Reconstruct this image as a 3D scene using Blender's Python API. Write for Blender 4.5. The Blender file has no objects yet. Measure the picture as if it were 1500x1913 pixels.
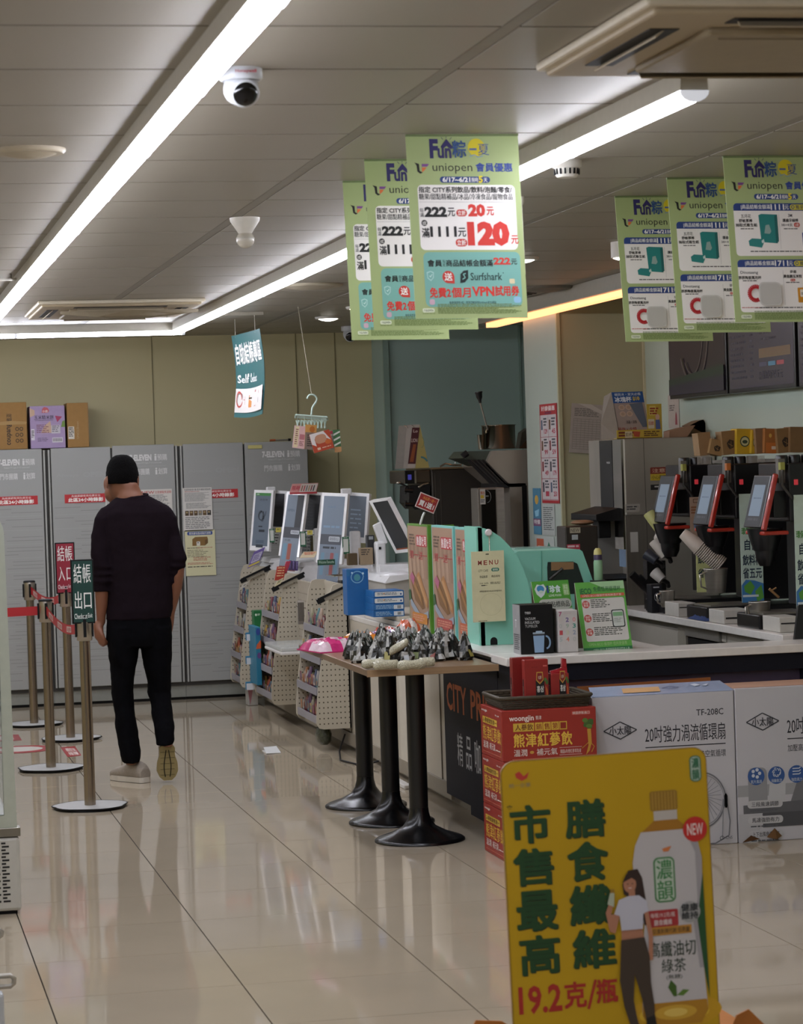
import bpy, bmesh, math, random
from mathutils import Vector, Matrix
random.seed(7)
S = bpy.context.scene
COL = S.collection
# ------------------------------------------------------------------ camera, world, exposure
FPX, YAW, PITCH, ROLL, CAMH = 4857.5, .2058, -.0194, -.0323, 1.6076
_f = Vector((math.sin(YAW)*math.cos(PITCH), math.cos(YAW)*math.cos(PITCH), math.sin(PITCH)))
_r0 = Vector((math.cos(YAW), -math.sin(YAW), 0)); _u0 = _r0.cross(_f)
_r = math.cos(ROLL)*_r0 + math.sin(ROLL)*_u0; _u = -math.sin(ROLL)*_r0 + math.cos(ROLL)*_u0
cd = bpy.data.cameras.new('camera'); cam = bpy.data.objects.new('camera', cd); COL.objects.link(cam)
cam.matrix_world = Matrix(((_r.x, _u.x, -_f.x, 0), (_r.y, _u.y, -_f.y, 0), (_r.z, _u.z, -_f.z, CAMH), (0, 0, 0, 1)))
cd.sensor_fit = 'HORIZONTAL'; cd.sensor_width = 36; cd.lens = FPX/1500*36
cd.clip_start = .05; cd.clip_end = 100
cd.dof.use_dof = True; cd.dof.focus_distance = 12.5; cd.dof.aperture_fstop = 13.0
S.camera = cam
w = bpy.data.worlds.new('world'); S.world = w; w.use_nodes = True
w.node_tree.nodes['Background'].inputs[0].default_value = (.6, .62, .66, 1)
w.node_tree.nodes['Background'].inputs[1].default_value = .05
S.view_settings.view_transform = 'Standard'; S.view_settings.look = 'None'
S.view_settings.gamma = 1; S.view_settings.use_curve_mapping = False
S.view_settings.exposure = EXPOSURE = 0.08
S.cycles.use_denoising = True; S.cycles.max_bounces = 8; S.cycles.diffuse_bounces = 4
S.cycles.glossy_bounces = 4; S.cycles.sample_clamp_indirect = 3; S.cycles.caustics_reflective = False
LIGHT_E = 33.0
LED_E = 2.6       # warm LED strip under the bulkhead

# a pixel of the 1500x1913 frame turned into a point on a real plane (depth Y, side X or height z)
def _ray(x, y): return (x-750)/FPX*_r - (y-956.5)/FPX*_u + _f
def A(x, y, Y): d = _ray(x, y); t = Y/d.y; return Vector((t*d.x, Y, CAMH+t*d.z))
def B(x, y, X): d = _ray(x, y); t = X/d.x; return Vector((X, t*d.y, CAMH+t*d.z))
def D(x, y, z): d = _ray(x, y); t = (z-CAMH)/d.z; return Vector((t*d.x, t*d.y, z))

# ------------------------------------------------------------------ materials
def lin(c):
    if isinstance(c, str): c = [int(c[i:i+2], 16)/255 for i in (0, 2, 4)]
    return tuple(((v+.055)/1.055)**2.4 if v > .04045 else v/12.92 for v in c[:3])
_M = {}
def mat(c, rough=.5, metal=0., var=.06, scale=30., bump=0., emit=0., trans=0., alpha=1., coat=0., bscale=None, spec=.5, stretch=None):
    key = (str(c), rough, metal, var, scale, bump, emit, trans, alpha, coat, bscale, spec, stretch)
    if key in _M: return _M[key]
    m = bpy.data.materials.new('mat_%d' % len(_M)); m.use_nodes = True; nt = m.node_tree
    b = nt.nodes['Principled BSDF']; L = lin(c)
    b.inputs['Base Color'].default_value = (*L, 1); b.inputs['Roughness'].default_value = rough
    b.inputs['Metallic'].default_value = metal; b.inputs['Specular IOR Level'].default_value = spec
    if trans: b.inputs['Transmission Weight'].default_value = trans; b.inputs['IOR'].default_value = 1.2
    if alpha < 1: b.inputs['Alpha'].default_value = alpha
    if coat: b.inputs['Coat Weight'].default_value = coat
    if emit: b.inputs['Emission Color'].default_value = (*L, 1); b.inputs['Emission Strength'].default_value = emit
    if var or bump:
        tc = nt.nodes.new('ShaderNodeTexCoord'); mp = nt.nodes.new('ShaderNodeMapping'); n = nt.nodes.new('ShaderNodeTexNoise')
        n.inputs['Scale'].default_value = scale; n.inputs['Detail'].default_value = 3
        if stretch: mp.inputs['Scale'].default_value = stretch
        nt.links.new(tc.outputs['Object'], mp.inputs[0]); nt.links.new(mp.outputs[0], n.inputs['Vector'])
        if var:
            mx = nt.nodes.new('ShaderNodeMix'); mx.data_type = 'RGBA'
            mx.inputs[6].default_value = (*[v*(1-var*1.6) for v in L], 1); mx.inputs[7].default_value = (*[min(1, v*(1+var*1.6)) for v in L], 1)
            nt.links.new(n.outputs['Fac'], mx.inputs[0]); nt.links.new(mx.outputs[2], b.inputs['Base Color'])
        if bump:
            bp = nt.nodes.new('ShaderNodeBump'); bp.inputs['Strength'].default_value = bump; bp.inputs['Distance'].default_value = .01
            if bscale:
                n2 = nt.nodes.new('ShaderNodeTexNoise'); n2.inputs['Scale'].default_value = bscale; n2.inputs['Detail'].default_value = 4
                nt.links.new(mp.outputs[0], n2.inputs['Vector']); nt.links.new(n2.outputs['Fac'], bp.inputs['Height'])
            else: nt.links.new(n.outputs['Fac'], bp.inputs['Height'])
            nt.links.new(bp.outputs[0], b.inputs['Normal'])
    _M[key] = m; return m
def ink(c): return mat(c, .55, 0, 0)
def glow(c, e):
    key = ('glow', c, e)
    if key in _M: return _M[key]
    m = bpy.data.materials.new('glow_%d' % len(_M)); m.use_nodes = True; nt = m.node_tree; nt.nodes.clear()
    o = nt.nodes.new('ShaderNodeOutputMaterial'); em = nt.nodes.new('ShaderNodeEmission')
    em.inputs[0].default_value = (*lin(c), 1); em.inputs[1].default_value = e
    nt.links.new(em.outputs[0], o.inputs[0]); _M[key] = m; return m
def screen(c, e=.5, rough=.12):
    return mat(c, rough, 0, 0, emit=e)
WHITE = mat('d8d6cf', .4); WHITEP = mat('dcdad6', .3, coat=.2); BLACK = mat('0c0c0d', .5, spec=.25); BLACKG = mat('08080a', .15)
STEEL = mat('aaa59b', .35, .75, .12, 6, stretch=(1, 1, 12)); STEELD = mat('827c72', .4, .6, .12, 5, stretch=(8, 8, 1)); CHROME = mat('c8c4bc', .15, 1.)
CARD = mat('9a7440', .75); GREYP = mat('8f8f8c', .5)

# ------------------------------------------------------------------ objects
WM = {}
def wm(o): return WM.get(o.name, Matrix.Identity(4)) if o else Matrix.Identity(4)
def tag(o, label=None, cat=None, group=None, kind=None):
    if label: o['label'] = label
    if cat: o['category'] = cat
    if group: o['group'] = group
    if kind: o['kind'] = kind
    return o
def thing(name, label, cat, loc=(0, 0, 0), rz=0., group=None):
    o = bpy.data.objects.new(name, None); o.empty_display_size = .05; COL.objects.link(o)
    M = Matrix.Translation(Vector(loc)) @ Matrix.Rotation(rz, 4, 'Z'); o.location = loc; o.rotation_euler = (0, 0, rz)
    WM[o.name] = M; return tag(o, label, cat, group)
class MB:
    def __init__(s): s.v = []; s.f = []; s.m = []; s.ms = []; s.sm = []
    def mi(s, m):
        if m not in s.ms: s.ms.append(m)
        return s.ms.index(m)
    def add(s, vs, fs, m, smooth=False):
        b = len(s.v); s.v += [Vector(v) for v in vs]; i = s.mi(m)
        for f in fs: s.f.append([b+k for k in f]); s.m.append(i); s.sm.append(smooth)
        return s
    def box(s, x0, x1, y0, y1, z0, z1, m):
        x0, x1 = sorted((x0, x1)); y0, y1 = sorted((y0, y1)); z0, z1 = sorted((z0, z1))
        return s.add([(x, y, z) for x in (x0, x1) for y in (y0, y1) for z in (z0, z1)],
                     [(0, 1, 3, 2), (4, 6, 7, 5), (0, 4, 5, 1), (2, 3, 7, 6), (0, 2, 6, 4), (1, 5, 7, 3)], m)
    def obox(s, c, ax, ay, az, m):      # oriented box: centre and three half-axis vectors
        c, ax, ay, az = map(Vector, (c, ax, ay, az))
        if ax.cross(ay).dot(az) < 0: az = -az
        return s.add([c+i*ax+j*ay+k*az for i in (-1, 1) for j in (-1, 1) for k in (-1, 1)],
                     [(0, 1, 3, 2), (4, 6, 7, 5), (0, 4, 5, 1), (2, 3, 7, 6), (0, 2, 6, 4), (1, 5, 7, 3)], m)
    def lathe(s, c, prof, m, n=24, smooth=True, axis=None, capb=True):   # prof: (r, h) along axis from c
        c = Vector(c); ax = Vector(axis or (0, 0, 1)).normalized()
        a = ax.orthogonal().normalized() if axis else Vector((1, 0, 0)); b = ax.cross(a)
        vs = [c + ax*h + (a*math.cos(2*math.pi*i/n) + b*math.sin(2*math.pi*i/n))*r for r, h in prof for i in range(n)]
        fs = [(j*n+i, j*n+(i+1) % n, (j+1)*n+(i+1) % n, (j+1)*n+i) for j in range(len(prof)-1) for i in range(n)]
        s.add(vs, fs, m, smooth)
        k = len(prof)-1
        if capb: s.add([vs[i] for i in range(n)], [tuple(range(n-1, -1, -1))], m); s.add([vs[k*n+i] for i in range(n)], [tuple(range(n))], m)
        return s
    def cyl(s, c, r, h, m, n=20, axis=None): return s.lathe(c, [(r, 0), (r, h)], m, n, True, axis)
    def tube(s, pts, r, m, n=8, closed=False):
        pts = [Vector(p) for p in pts]; rs = r if isinstance(r, (list, tuple)) else [r]*len(pts); vs = []; N = len(pts); up = None
        for i, p in enumerate(pts):
            t = (pts[min(i+1, N-1)] - pts[max(i-1, 0)]).normalized()
            if up is None: up = t.orthogonal().normalized()
            up = (up - t*up.dot(t)).normalized(); sd = t.cross(up)
            vs += [p + (up*math.cos(2*math.pi*k/n) + sd*math.sin(2*math.pi*k/n))*rs[i] for k in range(n)]
        fs = [(j*n+i, j*n+(i+1) % n, (j+1)*n+(i+1) % n, (j+1)*n+i) for j in range(N-1) for i in range(n)]
        s.add(vs, fs, m, True); s.add(vs[:n], [tuple(range(n-1, -1, -1))], m); s.add(vs[-n:], [tuple(range(n))], m); return s
    def prism(s, poly, ext, m, smooth=False):        # poly: 3-D outline, extruded by vector ext
        p = [Vector(q) for q in poly]; e = Vector(ext); n = len(p)
        nn = Vector((0, 0, 0))
        for i in range(n): nn += (p[i]-p[0]).cross(p[(i+1) % n]-p[0])
        if nn.dot(e) > 0: p = p[::-1]
        s.add(p+[q+e for q in p], [tuple(range(n)), tuple(range(2*n-1, n-1, -1))], m)
        s.add(p+[q+e for q in p], [(i, n+i, n+(i+1) % n, (i+1) % n) for i in range(n)], m, smooth); return s
    def rings(s, rings, m, n=20, cap=True):          # rings: (centre, a-vector, b-vector)
        vs = [Vector(c)+Vector(a)*math.cos(2*math.pi*i/n)+Vector(b)*math.sin(2*math.pi*i/n) for c, a, b in rings for i in range(n)]
        R = len(rings)
        s.add(vs, [(j*n+i, j*n+(i+1) % n, (j+1)*n+(i+1) % n, (j+1)*n+i) for j in range(R-1) for i in range(n)], m, True)
        if cap: s.add(vs[:n], [tuple(range(n-1, -1, -1))], m); s.add(vs[-n:], [tuple(range(n))], m)
        return s
    def ball(s, c, rx, ry, rz, m, n=16, k=10):
        c = Vector(c)
        return s.rings([(c+Vector((0, 0, -rz*math.cos(math.pi*j/k))), (rx*max(.01, math.sin(math.pi*j/k)), 0, 0), (0, ry*max(.01, math.sin(math.pi*j/k)), 0)) for j in range(k+1)], m, n)
    def build(s, name, parent=None, bev=0., label=None, cat=None, group=None, kind=None, org=None, fix=False, seg=2):
        M = wm(parent) if parent else (Matrix.Translation(Vector(org)) if org is not None else Matrix.Identity(4))
        Mi = M.inverted(); me = bpy.data.meshes.new(name)
        me.from_pydata([Mi @ v for v in s.v], [], s.f)
        for m in s.ms: me.materials.append(m)
        me.polygons.foreach_set('material_index', s.m); me.polygons.foreach_set('use_smooth', s.sm)
        if fix:
            bm = bmesh.new(); bm.from_mesh(me); bmesh.ops.remove_doubles(bm, verts=bm.verts, dist=1e-5); bmesh.ops.recalc_face_normals(bm, faces=bm.faces); bm.to_mesh(me); bm.free()
        me.update(); o = bpy.data.objects.new(name, me); COL.objects.link(o)
        if parent: o.parent = parent
        elif org is not None: o.location = org
        WM[o.name] = M
        if bev:
            md = o.modifiers.new('bevel', 'BEVEL'); md.width = bev; md.segments = seg; md.limit_method = 'ANGLE'
        return tag(o, label, cat, group, kind)
def copy_tree(o, parent=None, loc=None, rz=None, label=None, group=None, top=True):
    c = o.copy(); COL.objects.link(c)
    if parent: c.parent = parent
    if loc is not None: c.location = loc
    if rz is not None: c.rotation_euler = (0, 0, rz)
    if label: c['label'] = label
    if group: c['group'] = group
    for ch in KIDS(o): copy_tree(ch, c)
    if loc is not None: WM[c.name] = Matrix.Translation(Vector(loc)) @ Matrix.Rotation(c.rotation_euler.z, 4, 'Z')
    return c
def KIDS(o): return list(o.children)
def BX(name, label, cat, x0, x1, y0, y1, z0, z1, m, bev=.002, group=None):
    return MB().box(x0, x1, y0, y1, z0, z1, m).build(name, None, bev, label, cat, group, org=((x0+x1)/2, (y0+y1)/2, min(z0, z1)))

# ------------------------------------------------------------------ flat print
_TC = bpy.data.curves.new('type', 'FONT'); _TC.resolution_u = 2; _TO = bpy.data.objects.new('type', _TC); _TM = {}
def glyphs(s, bold):
    cjk = any(ord(ch) > 0x2e80 for ch in s); k = (s, bold)
    if k not in _TM:
        _TC.body = s; _TC.offset = 0 if cjk else bold
        me = bpy.data.meshes.new_from_object(_TO)
        v = [(p.co.x, p.co.y, 0) for p in me.vertices]; f = [tuple(p.vertices) for p in me.polygons]
        bpy.data.meshes.remove(me)
        if cjk and bold >= .01:      # heavier strokes: the glyph laid over itself a little to each side
            q = bold*.62; n = len(v); v0, f0 = v, f; v = []; f = []
            for i, (dx, dy) in enumerate(((-q, -q), (q, -q), (-q, q), (q, q)) if bold > .02 else ((-q, 0), (q, 0))):
                v = v+[(a+dx, b+dy, i) for a, b, _z in v0]; f = f+[tuple(i*n+z for z in t) for t in f0]
        xs = [a[0] for a in v] or [0, 1]; ys = [a[1] for a in v] or [0, 1]
        _TM[k] = (v, f, min(xs), max(xs), min(ys), max(ys))
    return _TM[k]
EPS = .0005
class Print:
    """flat artwork in its own design units (u right, v down), fitted to a rectangle with corner O and edge vectors U, V"""
    def __init__(s, O, U, V, N, W, H, fn=None): s.O, s.U, s.V, s.N, s.W, s.H = Vector(O), Vector(U), Vector(V), Vector(N).normalized(), W, H; s.ops = []; s.bb = []; s.fn = fn
    def _lay(s, x0, y0, x1, y1):
        l = 1
        for a, b, c, d, k in s.bb:
            if k >= l and a < x1 and c > x0 and b < y1 and d > y0: l = k+1
        s.bb.append((x0, y0, x1, y1, l)); return l
    def poly(s, pts, c):
        xs = [p[0] for p in pts]; ys = [p[1] for p in pts]
        a = sum(pts[i][0]*pts[(i+1) % len(pts)][1]-pts[(i+1) % len(pts)][0]*pts[i][1] for i in range(len(pts)))
        if a > 0: pts = pts[::-1]
        s.ops.append((pts, [tuple(range(len(pts)))], c, s._lay(min(xs), min(ys), max(xs), max(ys)))); return s
    def r(s, x0, y0, x1, y1, c): return s.poly([(x0, y0), (x1, y0), (x1, y1), (x0, y1)], c)
    def rr(s, x0, y0, x1, y1, c, rad):
        p = []
        for cx, cy, a0 in ((x1-rad, y0+rad, -90), (x1-rad, y1-rad, 0), (x0+rad, y1-rad, 90), (x0+rad, y0+rad, 180)):
            for k in range(5): a = math.radians(a0+22.5*k); p.append((cx+rad*math.cos(a), cy+rad*math.sin(a)))
        return s.poly(p, c)
    def e(s, cx, cy, rx, ry, c, n=24): return s.poly([(cx+rx*math.cos(2*math.pi*k/n), cy+ry*math.sin(2*math.pi*k/n)) for k in range(n)], c)
    def ln(s, pts, wd, c):
        for (x0, y0), (x1, y1) in zip(pts, pts[1:]):
            d = math.hypot(x1-x0, y1-y0) or 1; nx, ny = -(y1-y0)/d*wd/2, (x1-x0)/d*wd/2
            s.poly([(x0+nx, y0+ny), (x1+nx, y1+ny), (x1-nx, y1-ny), (x0-nx, y0-ny)], c)
        return s
    def arc(s, cx, cy, rx, ry, wd, c, a0=0, a1=360, n=20):
        return s.ln([(cx+rx*math.cos(math.radians(a0+(a1-a0)*k/n)), cy+ry*math.sin(math.radians(a0+(a1-a0)*k/n))) for k in range(n+1)], wd, c)
    def t(s, x0, y0, x1, y1, txt, c, bold=.0):
        v, f, a, b, d, e = glyphs(txt, bold)
        if not f: return s
        pts = [(x0+(p-a)/(b-a)*(x1-x0), y1-(q-d)/max(1e-6, e-d)*(y1-y0), z) for p, q, z in v]
        s.ops.append((pts, f, c, s._lay(x0, y0, x1, y1))); return s
    def lines(s, x0, y0, x1, y1, n, c, fill=.55, seed=1, ragged=.3):
        R = random.Random(seed); h = (y1-y0)/n; vs = []; fs = []
        for i in range(n):
            x = x0; xe = x1-(x1-x0)*ragged*R.random()
            while x < xe:
                ww = h*R.uniform(.8, 3.0); a, b = x, min(xe, x+ww); y = y0+i*h
                k = len(vs); vs += [(a, y), (a, y+h*fill), (b, y+h*fill), (b, y)]; fs.append((k, k+1, k+2, k+3)); x = b+h*R.uniform(.2, .5)
        s.ops.append((vs, fs, c, s._lay(x0, y0, x1, y1))); return s
    def build(s, name='print', parent=None, label=None, m=None):
        mb = MB()
        for pts, fs, c, l0 in s.ops:
            vs = []
            for pt in pts:
                u, v = pt[0], pt[1]; l = l0 + (pt[2]*.12 if len(pt) > 2 else 0)
                if s.fn: vs.append(s.fn(u/s.W, v/s.H, l*EPS))
                else: vs.append(s.O+s.U*(u/s.W)+s.V*(v/s.H)+s.N*(l*EPS))
            mb.add(vs, fs, c if not isinstance(c, str) else (m(c) if m else ink(c)))
        return mb.build(name, parent, label=label)
def front(x0, x1, z0, z1, Y, W, H): return Print((x0, Y, z1), (x1-x0, 0, 0), (0, 0, z0-z1), (0, -1, 0), W, H)       # faces the camera side (-Y)
def side(X, yfar, ynear, z0, z1, W, H): return Print((X, yfar, z1), (0, ynear-yfar, 0), (0, 0, z0-z1), (-1, 0, 0), W, H)  # faces -X
def quadp(TL, TR, BL, W, H):
    TL, TR, BL = map(Vector, (TL, TR, BL)); U = TR-TL; V = BL-TL
    return Print(TL, U, V, V.cross(U), W, H)
# ------------------------------------------------------------------ the setting
CEIL = 2.548
XR = 4.52          # right wall with the menu screens
M_TILE = mat('a99c87', .05, 0, .05, 2.5, spec=.5)
M_GROUT = mat('2b2622', .8)
M_PANEL = mat('928b7d', .42, 0, .03, 3)
M_GAP = mat('2a2622', .9)
M_BEIGE = mat('c2b88f', .6, 0, .04, 1.5); M_GREEN = mat('a6bbb2', .5, 0, .05, 1.5, spec=.3); M_GREENL = mat('a5b2a4', .45, 0, .05, 1.5); M_TAN = mat('a49f80', .5, 0, .05, 1.5)
fl = MB().box(-3, 6.4, -1.5, 18.6, -.1, -.008, M_GROUT).build('floor', kind='structure')
tile0 = None
for i in range(-6, 10):
    for j in range(-6, 18):
        x0 = .5141+.6*i; y0 = 7.9829+.6*j; cx, cy = x0+.3, y0+.3
        sx = (cx*_r.x+cy*_r.y); d = cx*_f.x+cy*_f.y
        if j > -7 and (d < 6.6 or abs(sx/d) > .21 or (cx > 3.2 and 11 < cy) or cy > 18.4): continue
        g = .0022
        if tile0 is None:
            tile0 = MB().box(-.3+g, .3-g, -.3+g*.6, .3-g*.6, -.012, 0, M_TILE).build('floor_tile', fl); o = tile0
        else: o = tile0.copy(); COL.objects.link(o)
        o.location = (cx, cy, 0)
# the rest of the floor, outside the view: one joined sheet of the same tile
mb = MB()
for i in range(-6, 10):
    for j in range(-16, 18):
        x0 = .5141+.6*i; y0 = 7.9829+.6*j; cx, cy = x0+.3, y0+.3
        sx = (cx*_r.x+cy*_r.y); d = cx*_f.x+cy*_f.y
        if j > -7 and (d < 6.6 or abs(sx/d) > .21 or (cx > 3.2 and 11 < cy) or cy > 18.4) or j <= -7: mb.box(x0+.0016, x0+.5984, y0+.001, y0+.599, -.012, 0, M_TILE)
mb.build('tile_field', fl, kind='stuff')

ce = MB().box(-3, 6.4, -1.5, 18.6, CEIL+.03, CEIL+.1, M_GAP).build('ceiling', kind='structure')
pan0 = None
rest = MB()
for i in range(-4, 5):
    for j in range(-12, 22):
        x0 = 1.4303+1.2385*i; y0 = 5.5173+.6*j; g = .005
        cx, cy = x0+.62, y0+.3; d = cx*_f.x+cy*_f.y; sx = cx*_r.x+cy*_r.y
        if d < 3.4 or abs(sx)-.7 > .16*d or x0 > 5 or cy > 18.5:
            rest.box(x0+.02, x0+1.2185, y0+g, y0+.6-g, CEIL, CEIL+.02, M_PANEL); continue
        if pan0 is None:
            pm = MB().box(.02, 1.2185, g, .6-g, .0015, .02, M_GAP).box(.022, 1.2165, g+.002, .6-g-.002, 0, .0016, M_PANEL); pan0 = pm.build('ceiling_panel', ce); o = pan0  # dark sides put the shade of the joint gaps into the panel colour
        else: o = pan0.copy(); COL.objects.link(o)
        o.location = (x0, y0, CEIL)
rest.build('panel_field', ce, kind='stuff')
M_TEE = mat('827c70', .5)
for i in range(-3, 5):
    x0 = 1.4303+1.2385*i
    MB().box(x0-.0195, x0+.0195, -1.5, 18.5, CEIL+.001, CEIL+.03, M_TEE).build('joint_strip', ce)

def wall(name, x0, x1, y0, y1, z0, z1, m): return MB().box(x0, x1, y0, y1, z0, z1, m).build(name, kind='structure')
wall('wall_back', -3, 3.66, 18.4, 18.55, 0, CEIL+.1, M_BEIGE)
wall('wall_back_service', 3.66, 6.4, 17.9, 18.55, 0, CEIL+.1, M_GREEN)
wall('wall_right', XR, XR+.12, 6.0, 14.62, 0, CEIL+.1, M_GREENL)
wall('wall_right_store', 6.3, 6.4, -1.5, 6.0, 0, CEIL+.1, M_BEIGE)
wall('wall_right_return', XR, 6.4, 5.9, 6.0, 0, CEIL+.1, M_BEIGE)
wall('wall_left', -3.1, -3, -1.5, 18.55, 0, CEIL+.1, M_BEIGE)
wall('wall_front', -3, 6.4, -1.6, -1.5, 0, CEIL+.1, M_BEIGE)
wall('wall_alcove_right', 5.0, 5.1, 15.3, 17.9, 0, CEIL+.1, M_GREEN)
pl = MB().box(4.0, 5.1, 14.58, 15.33, 0, CEIL+.05, M_TAN).build('wall_pillar', kind='structure')
MB().box(3.992, 4.0, 14.59, 15.33, 0, CEIL, mat('a9b3a8', .45, 0, .04, 1.5)).build('cladding', pl)
MB().box(3.992, 4.012, 14.565, 14.59, 0, CEIL, mat('a9a583', .5)).build('corner_bead', pl)
MB().box(XR-.012, XR, 14.56, 14.6, 0, CEIL, mat('b9b394', .5)).build('trim_1', kind='structure')
for k, x in enumerate((3.655,)):
    MB().box(x-.02, x+.02, 17.87, 17.9, 0, CEIL, mat('8aa094', .4)).build('trim_2', kind='structure')
MB().box(4.62, 4.635, 17.885, 17.9, 0, CEIL, mat('8aa094', .4)).build('trim_3', kind='structure')
for k, px in enumerate((283, 552, 625)):
    p = A(px, 640, 18.4); MB().box(p.x-.003, p.x+.003, 18.394, 18.4, 1.2, CEIL, mat('7d7450', .6)).build('trim_%d' % (4+k), kind='structure')
# bulkhead over the staff area: grey fascia with a warm LED strip along its lower edge
bk = MB().box(3.9, 3.99, 6.05, 16.5, 2.465, CEIL, mat('a39d90', .4)).box(3.9, 4.02, 16.44, 16.5, 2.455, CEIL, mat('a39d90', .4)).build('trim_7', kind='structure')
MB().box(3.925, 3.992, 6.1, 16.0, 2.436, 2.464, mat('ee9c68', .4, emit=LED_E)).build('led_strip', bk)
# slot grille in the ceiling beside the bulkhead
g = thing('slot_grille', 'dark slotted air grille set in the ceiling beside the warm lit bulkhead', 'vent', (3.6, 14.5, CEIL))
MB().box(3.3, 3.86, 14.2, 14.75, CEIL-.006, CEIL, mat('8b8578', .5)).build('frame', g)
for k in range(5): MB().box(3.34, 3.82, 14.24+k*.1, 14.27+k*.1, CEIL-.01, CEIL-.005, BLACK).build('slot', g)

# ------------------------------------------------------------------ strip lights
M_BODY = mat('b7b2a6', .4); M_DIFF = glow('f1f3ff', LIGHT_E)
def strip(name, label, x, y0, y1, axis='Y', n=None):
    L = y1-y0; n = n or max(1, round(L/1.19)); s = L/n
    t = thing(name, label, 'light', ((x, (y0+y1)/2, CEIL) if axis == 'Y' else ((y0+y1)/2, x, CEIL)), group=None)
    def P(a, l, z): return (a, l, z) if axis == 'Y' else (l, a, z)
    MB().prism([P(x-.033, y0, CEIL), P(x+.033, y0, CEIL), P(x+.036, y0, CEIL-.05), P(x-.036, y0, CEIL-.05)], P(0, L, 0), M_BODY).build('housing', t)
    for k in range(n):
        a, b = y0+k*s+.006, y0+(k+1)*s-.006
        ring = [P(x+.034*math.cos(math.pi*q/8), a, CEIL-.052-.025*math.sin(math.pi*q/8)) for q in range(9)]
        MB().prism(ring, P(0, b-a, 0), M_DIFF, True).build('diffuser', t)
        MB().prism([P(x+.0365*math.cos(math.pi*q/8), b-.003, CEIL-.051-.028*math.sin(math.pi*q/8)) for q in range(9)], P(0, .018, 0), mat('cfd2da', .3, emit=.6)).build('end_cap', t)  # plain plastic cap; a weak glow is put into its material
    MB().prism([P(x+.0365*math.cos(math.pi*q/8), y0-.006, CEIL-.051-.028*math.sin(math.pi*q/8)) for q in range(9)], P(0, .012, 0), mat('cfd2da', .3, emit=.6)).build('end_cap', t)  # first cap, with the same glow added to the plastic
    return t
strip('strip_light', 'long lit white strip light running from top of frame down to left edge', .80, .2, 16.66)
strip('strip_light', 'shorter lit white strip light passing behind the hanging green banners on the right', 2.05, 6.13, 16.66)
strip('strip_light', 'lit white strip light running level along the back above the lockers', 16.72, -2.2, 2.09, 'X')
strip('strip_light', 'white strip light over the left half of the shop outside the frame', -1.2, 1, 14.0)  # unseen lamp added to light the left half of the shop
strip('strip_light', 'white strip light over the staff aisle behind the green banners', 4.3, .3, 5.2)  # another added lamp, out of view to the right of the camera

# ------------------------------------------------------------------ things on the ceiling
def dn(p, zz=CEIL): return Vector((p.x, p.y, zz))
def camera_dome(p, label, face, s=1., small=False):
    t = thing('security_camera', label, 'camera', p); W1 = mat('c9ccd0', .35)
    MB().lathe(p, [(.062*s, 0), (.062*s, -.028*s), (.055*s, -.034*s)], W1, 28).build('base', t)
    c = Vector(p)+Vector((0, 0, -.055*s)); d = Vector(face).normalized()
    MB().ball(c, .05*s, .05*s, .05*s, W1, 24, 14).build('housing', t)
    MB().lathe(c+d*.022*s, [(.042*s, 0), (.042*s, .024*s), (.036*s, .027*s)], W1, 24, axis=d).build('bezel', t)
    MB().lathe(c+d*.046*s, [(.036*s, 0), (.033*s, .008*s), (.02*s, .014*s), (.004, .016*s)], BLACKG, 24, axis=d).build('lens_dome', t)
    return t
c = camera_dome(dn(D(449, 129, CEIL)), 'white dome security camera with black lens beside the left strip light', (.12, -1, -.5), .84)
q_ = dn(D(449, 129, CEIL)); front(q_.x-.02, q_.x+.03, CEIL-.018, CEIL-.008, q_.y-.053, 10, 2).t(0, 0, 10, 2, 'Honeywell', 'b03040', .02).build('lettering', c)
camera_dome(dn(D(653, 610, CEIL)), 'small white dome camera above the corner of beige and green walls', (-.1, -1, -.5), .95)
camera_dome(dn(D(808, 604, CEIL)), 'small white dome camera just below the front hanging banner', (-.2, -1, -.4), .95)
p = dn(D(457, 407, CEIL))
t = thing('sensor', 'white ceiling sensor with flared base and round bulb', 'sensor', p)
MB().lathe(p, [(.058, 0), (.056, -.012), (.034, -.045), (.025, -.06)], mat('cfcac0', .4), 28).build('base', t)
MB().ball(p+Vector((0, 0, -.082)), .034, .034, .034, mat('b9b2a4', .25), 24, 14).build('bulb', t)
MB().lathe(p+Vector((0, 0, -.08)), [(.035, 0), (.035, .004)], mat('a9a396', .4), 24).build('rim', t)
p = dn(D(1058, 300, CEIL))
t = thing('smoke_detector', 'white slotted detector on ceiling below the right strip light', 'detector', p)
MB().lathe(p, [(.048, 0), (.048, -.02), (.042, -.024)], mat('c9c5bb', .45), 28).build('base', t)
MB().lathe(p+Vector((0, 0, -.022)), [(.04, 0), (.036, -.026), (.03, -.032)], mat('c9c5bb', .45), 28).build('cap', t)
for k in range(16):
    a = 2*math.pi*k/16; q = p+Vector((.0385*math.cos(a), .0385*math.sin(a), -.036)); MB().obox(q, (.003*math.cos(a), .003*math.sin(a), 0), (-.0028*math.sin(a), .0028*math.cos(a), 0), (0, 0, .009), BLACK).build('slot', t)
def disc(name, px, label, r, cat, m, glowm=None):
    p = dn(D(px[0], px[1], CEIL)); t = thing(name, label, cat, p)
    MB().lathe(p, [(r, 0), (r, -.006), (r*.92, -.014)], m, 36).build('rim', t)
    MB().lathe(p+Vector((0, 0, -.012)), [(r*.8, 0), (r*.5, -.01), (.01, -.016)], glowm or m, 36).build('cover' if not glowm else 'lamp', t); return t
disc('ceiling_speaker', (55, 279), 'round beige ceiling disc left of the long strip light', .105, 'speaker', mat('a89c86', .5))
disc('ceiling_speaker', (580, 532), 'round ceiling disc behind the string of the peg hanger', .17, 'speaker', mat('a89f8a', .5))
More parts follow.
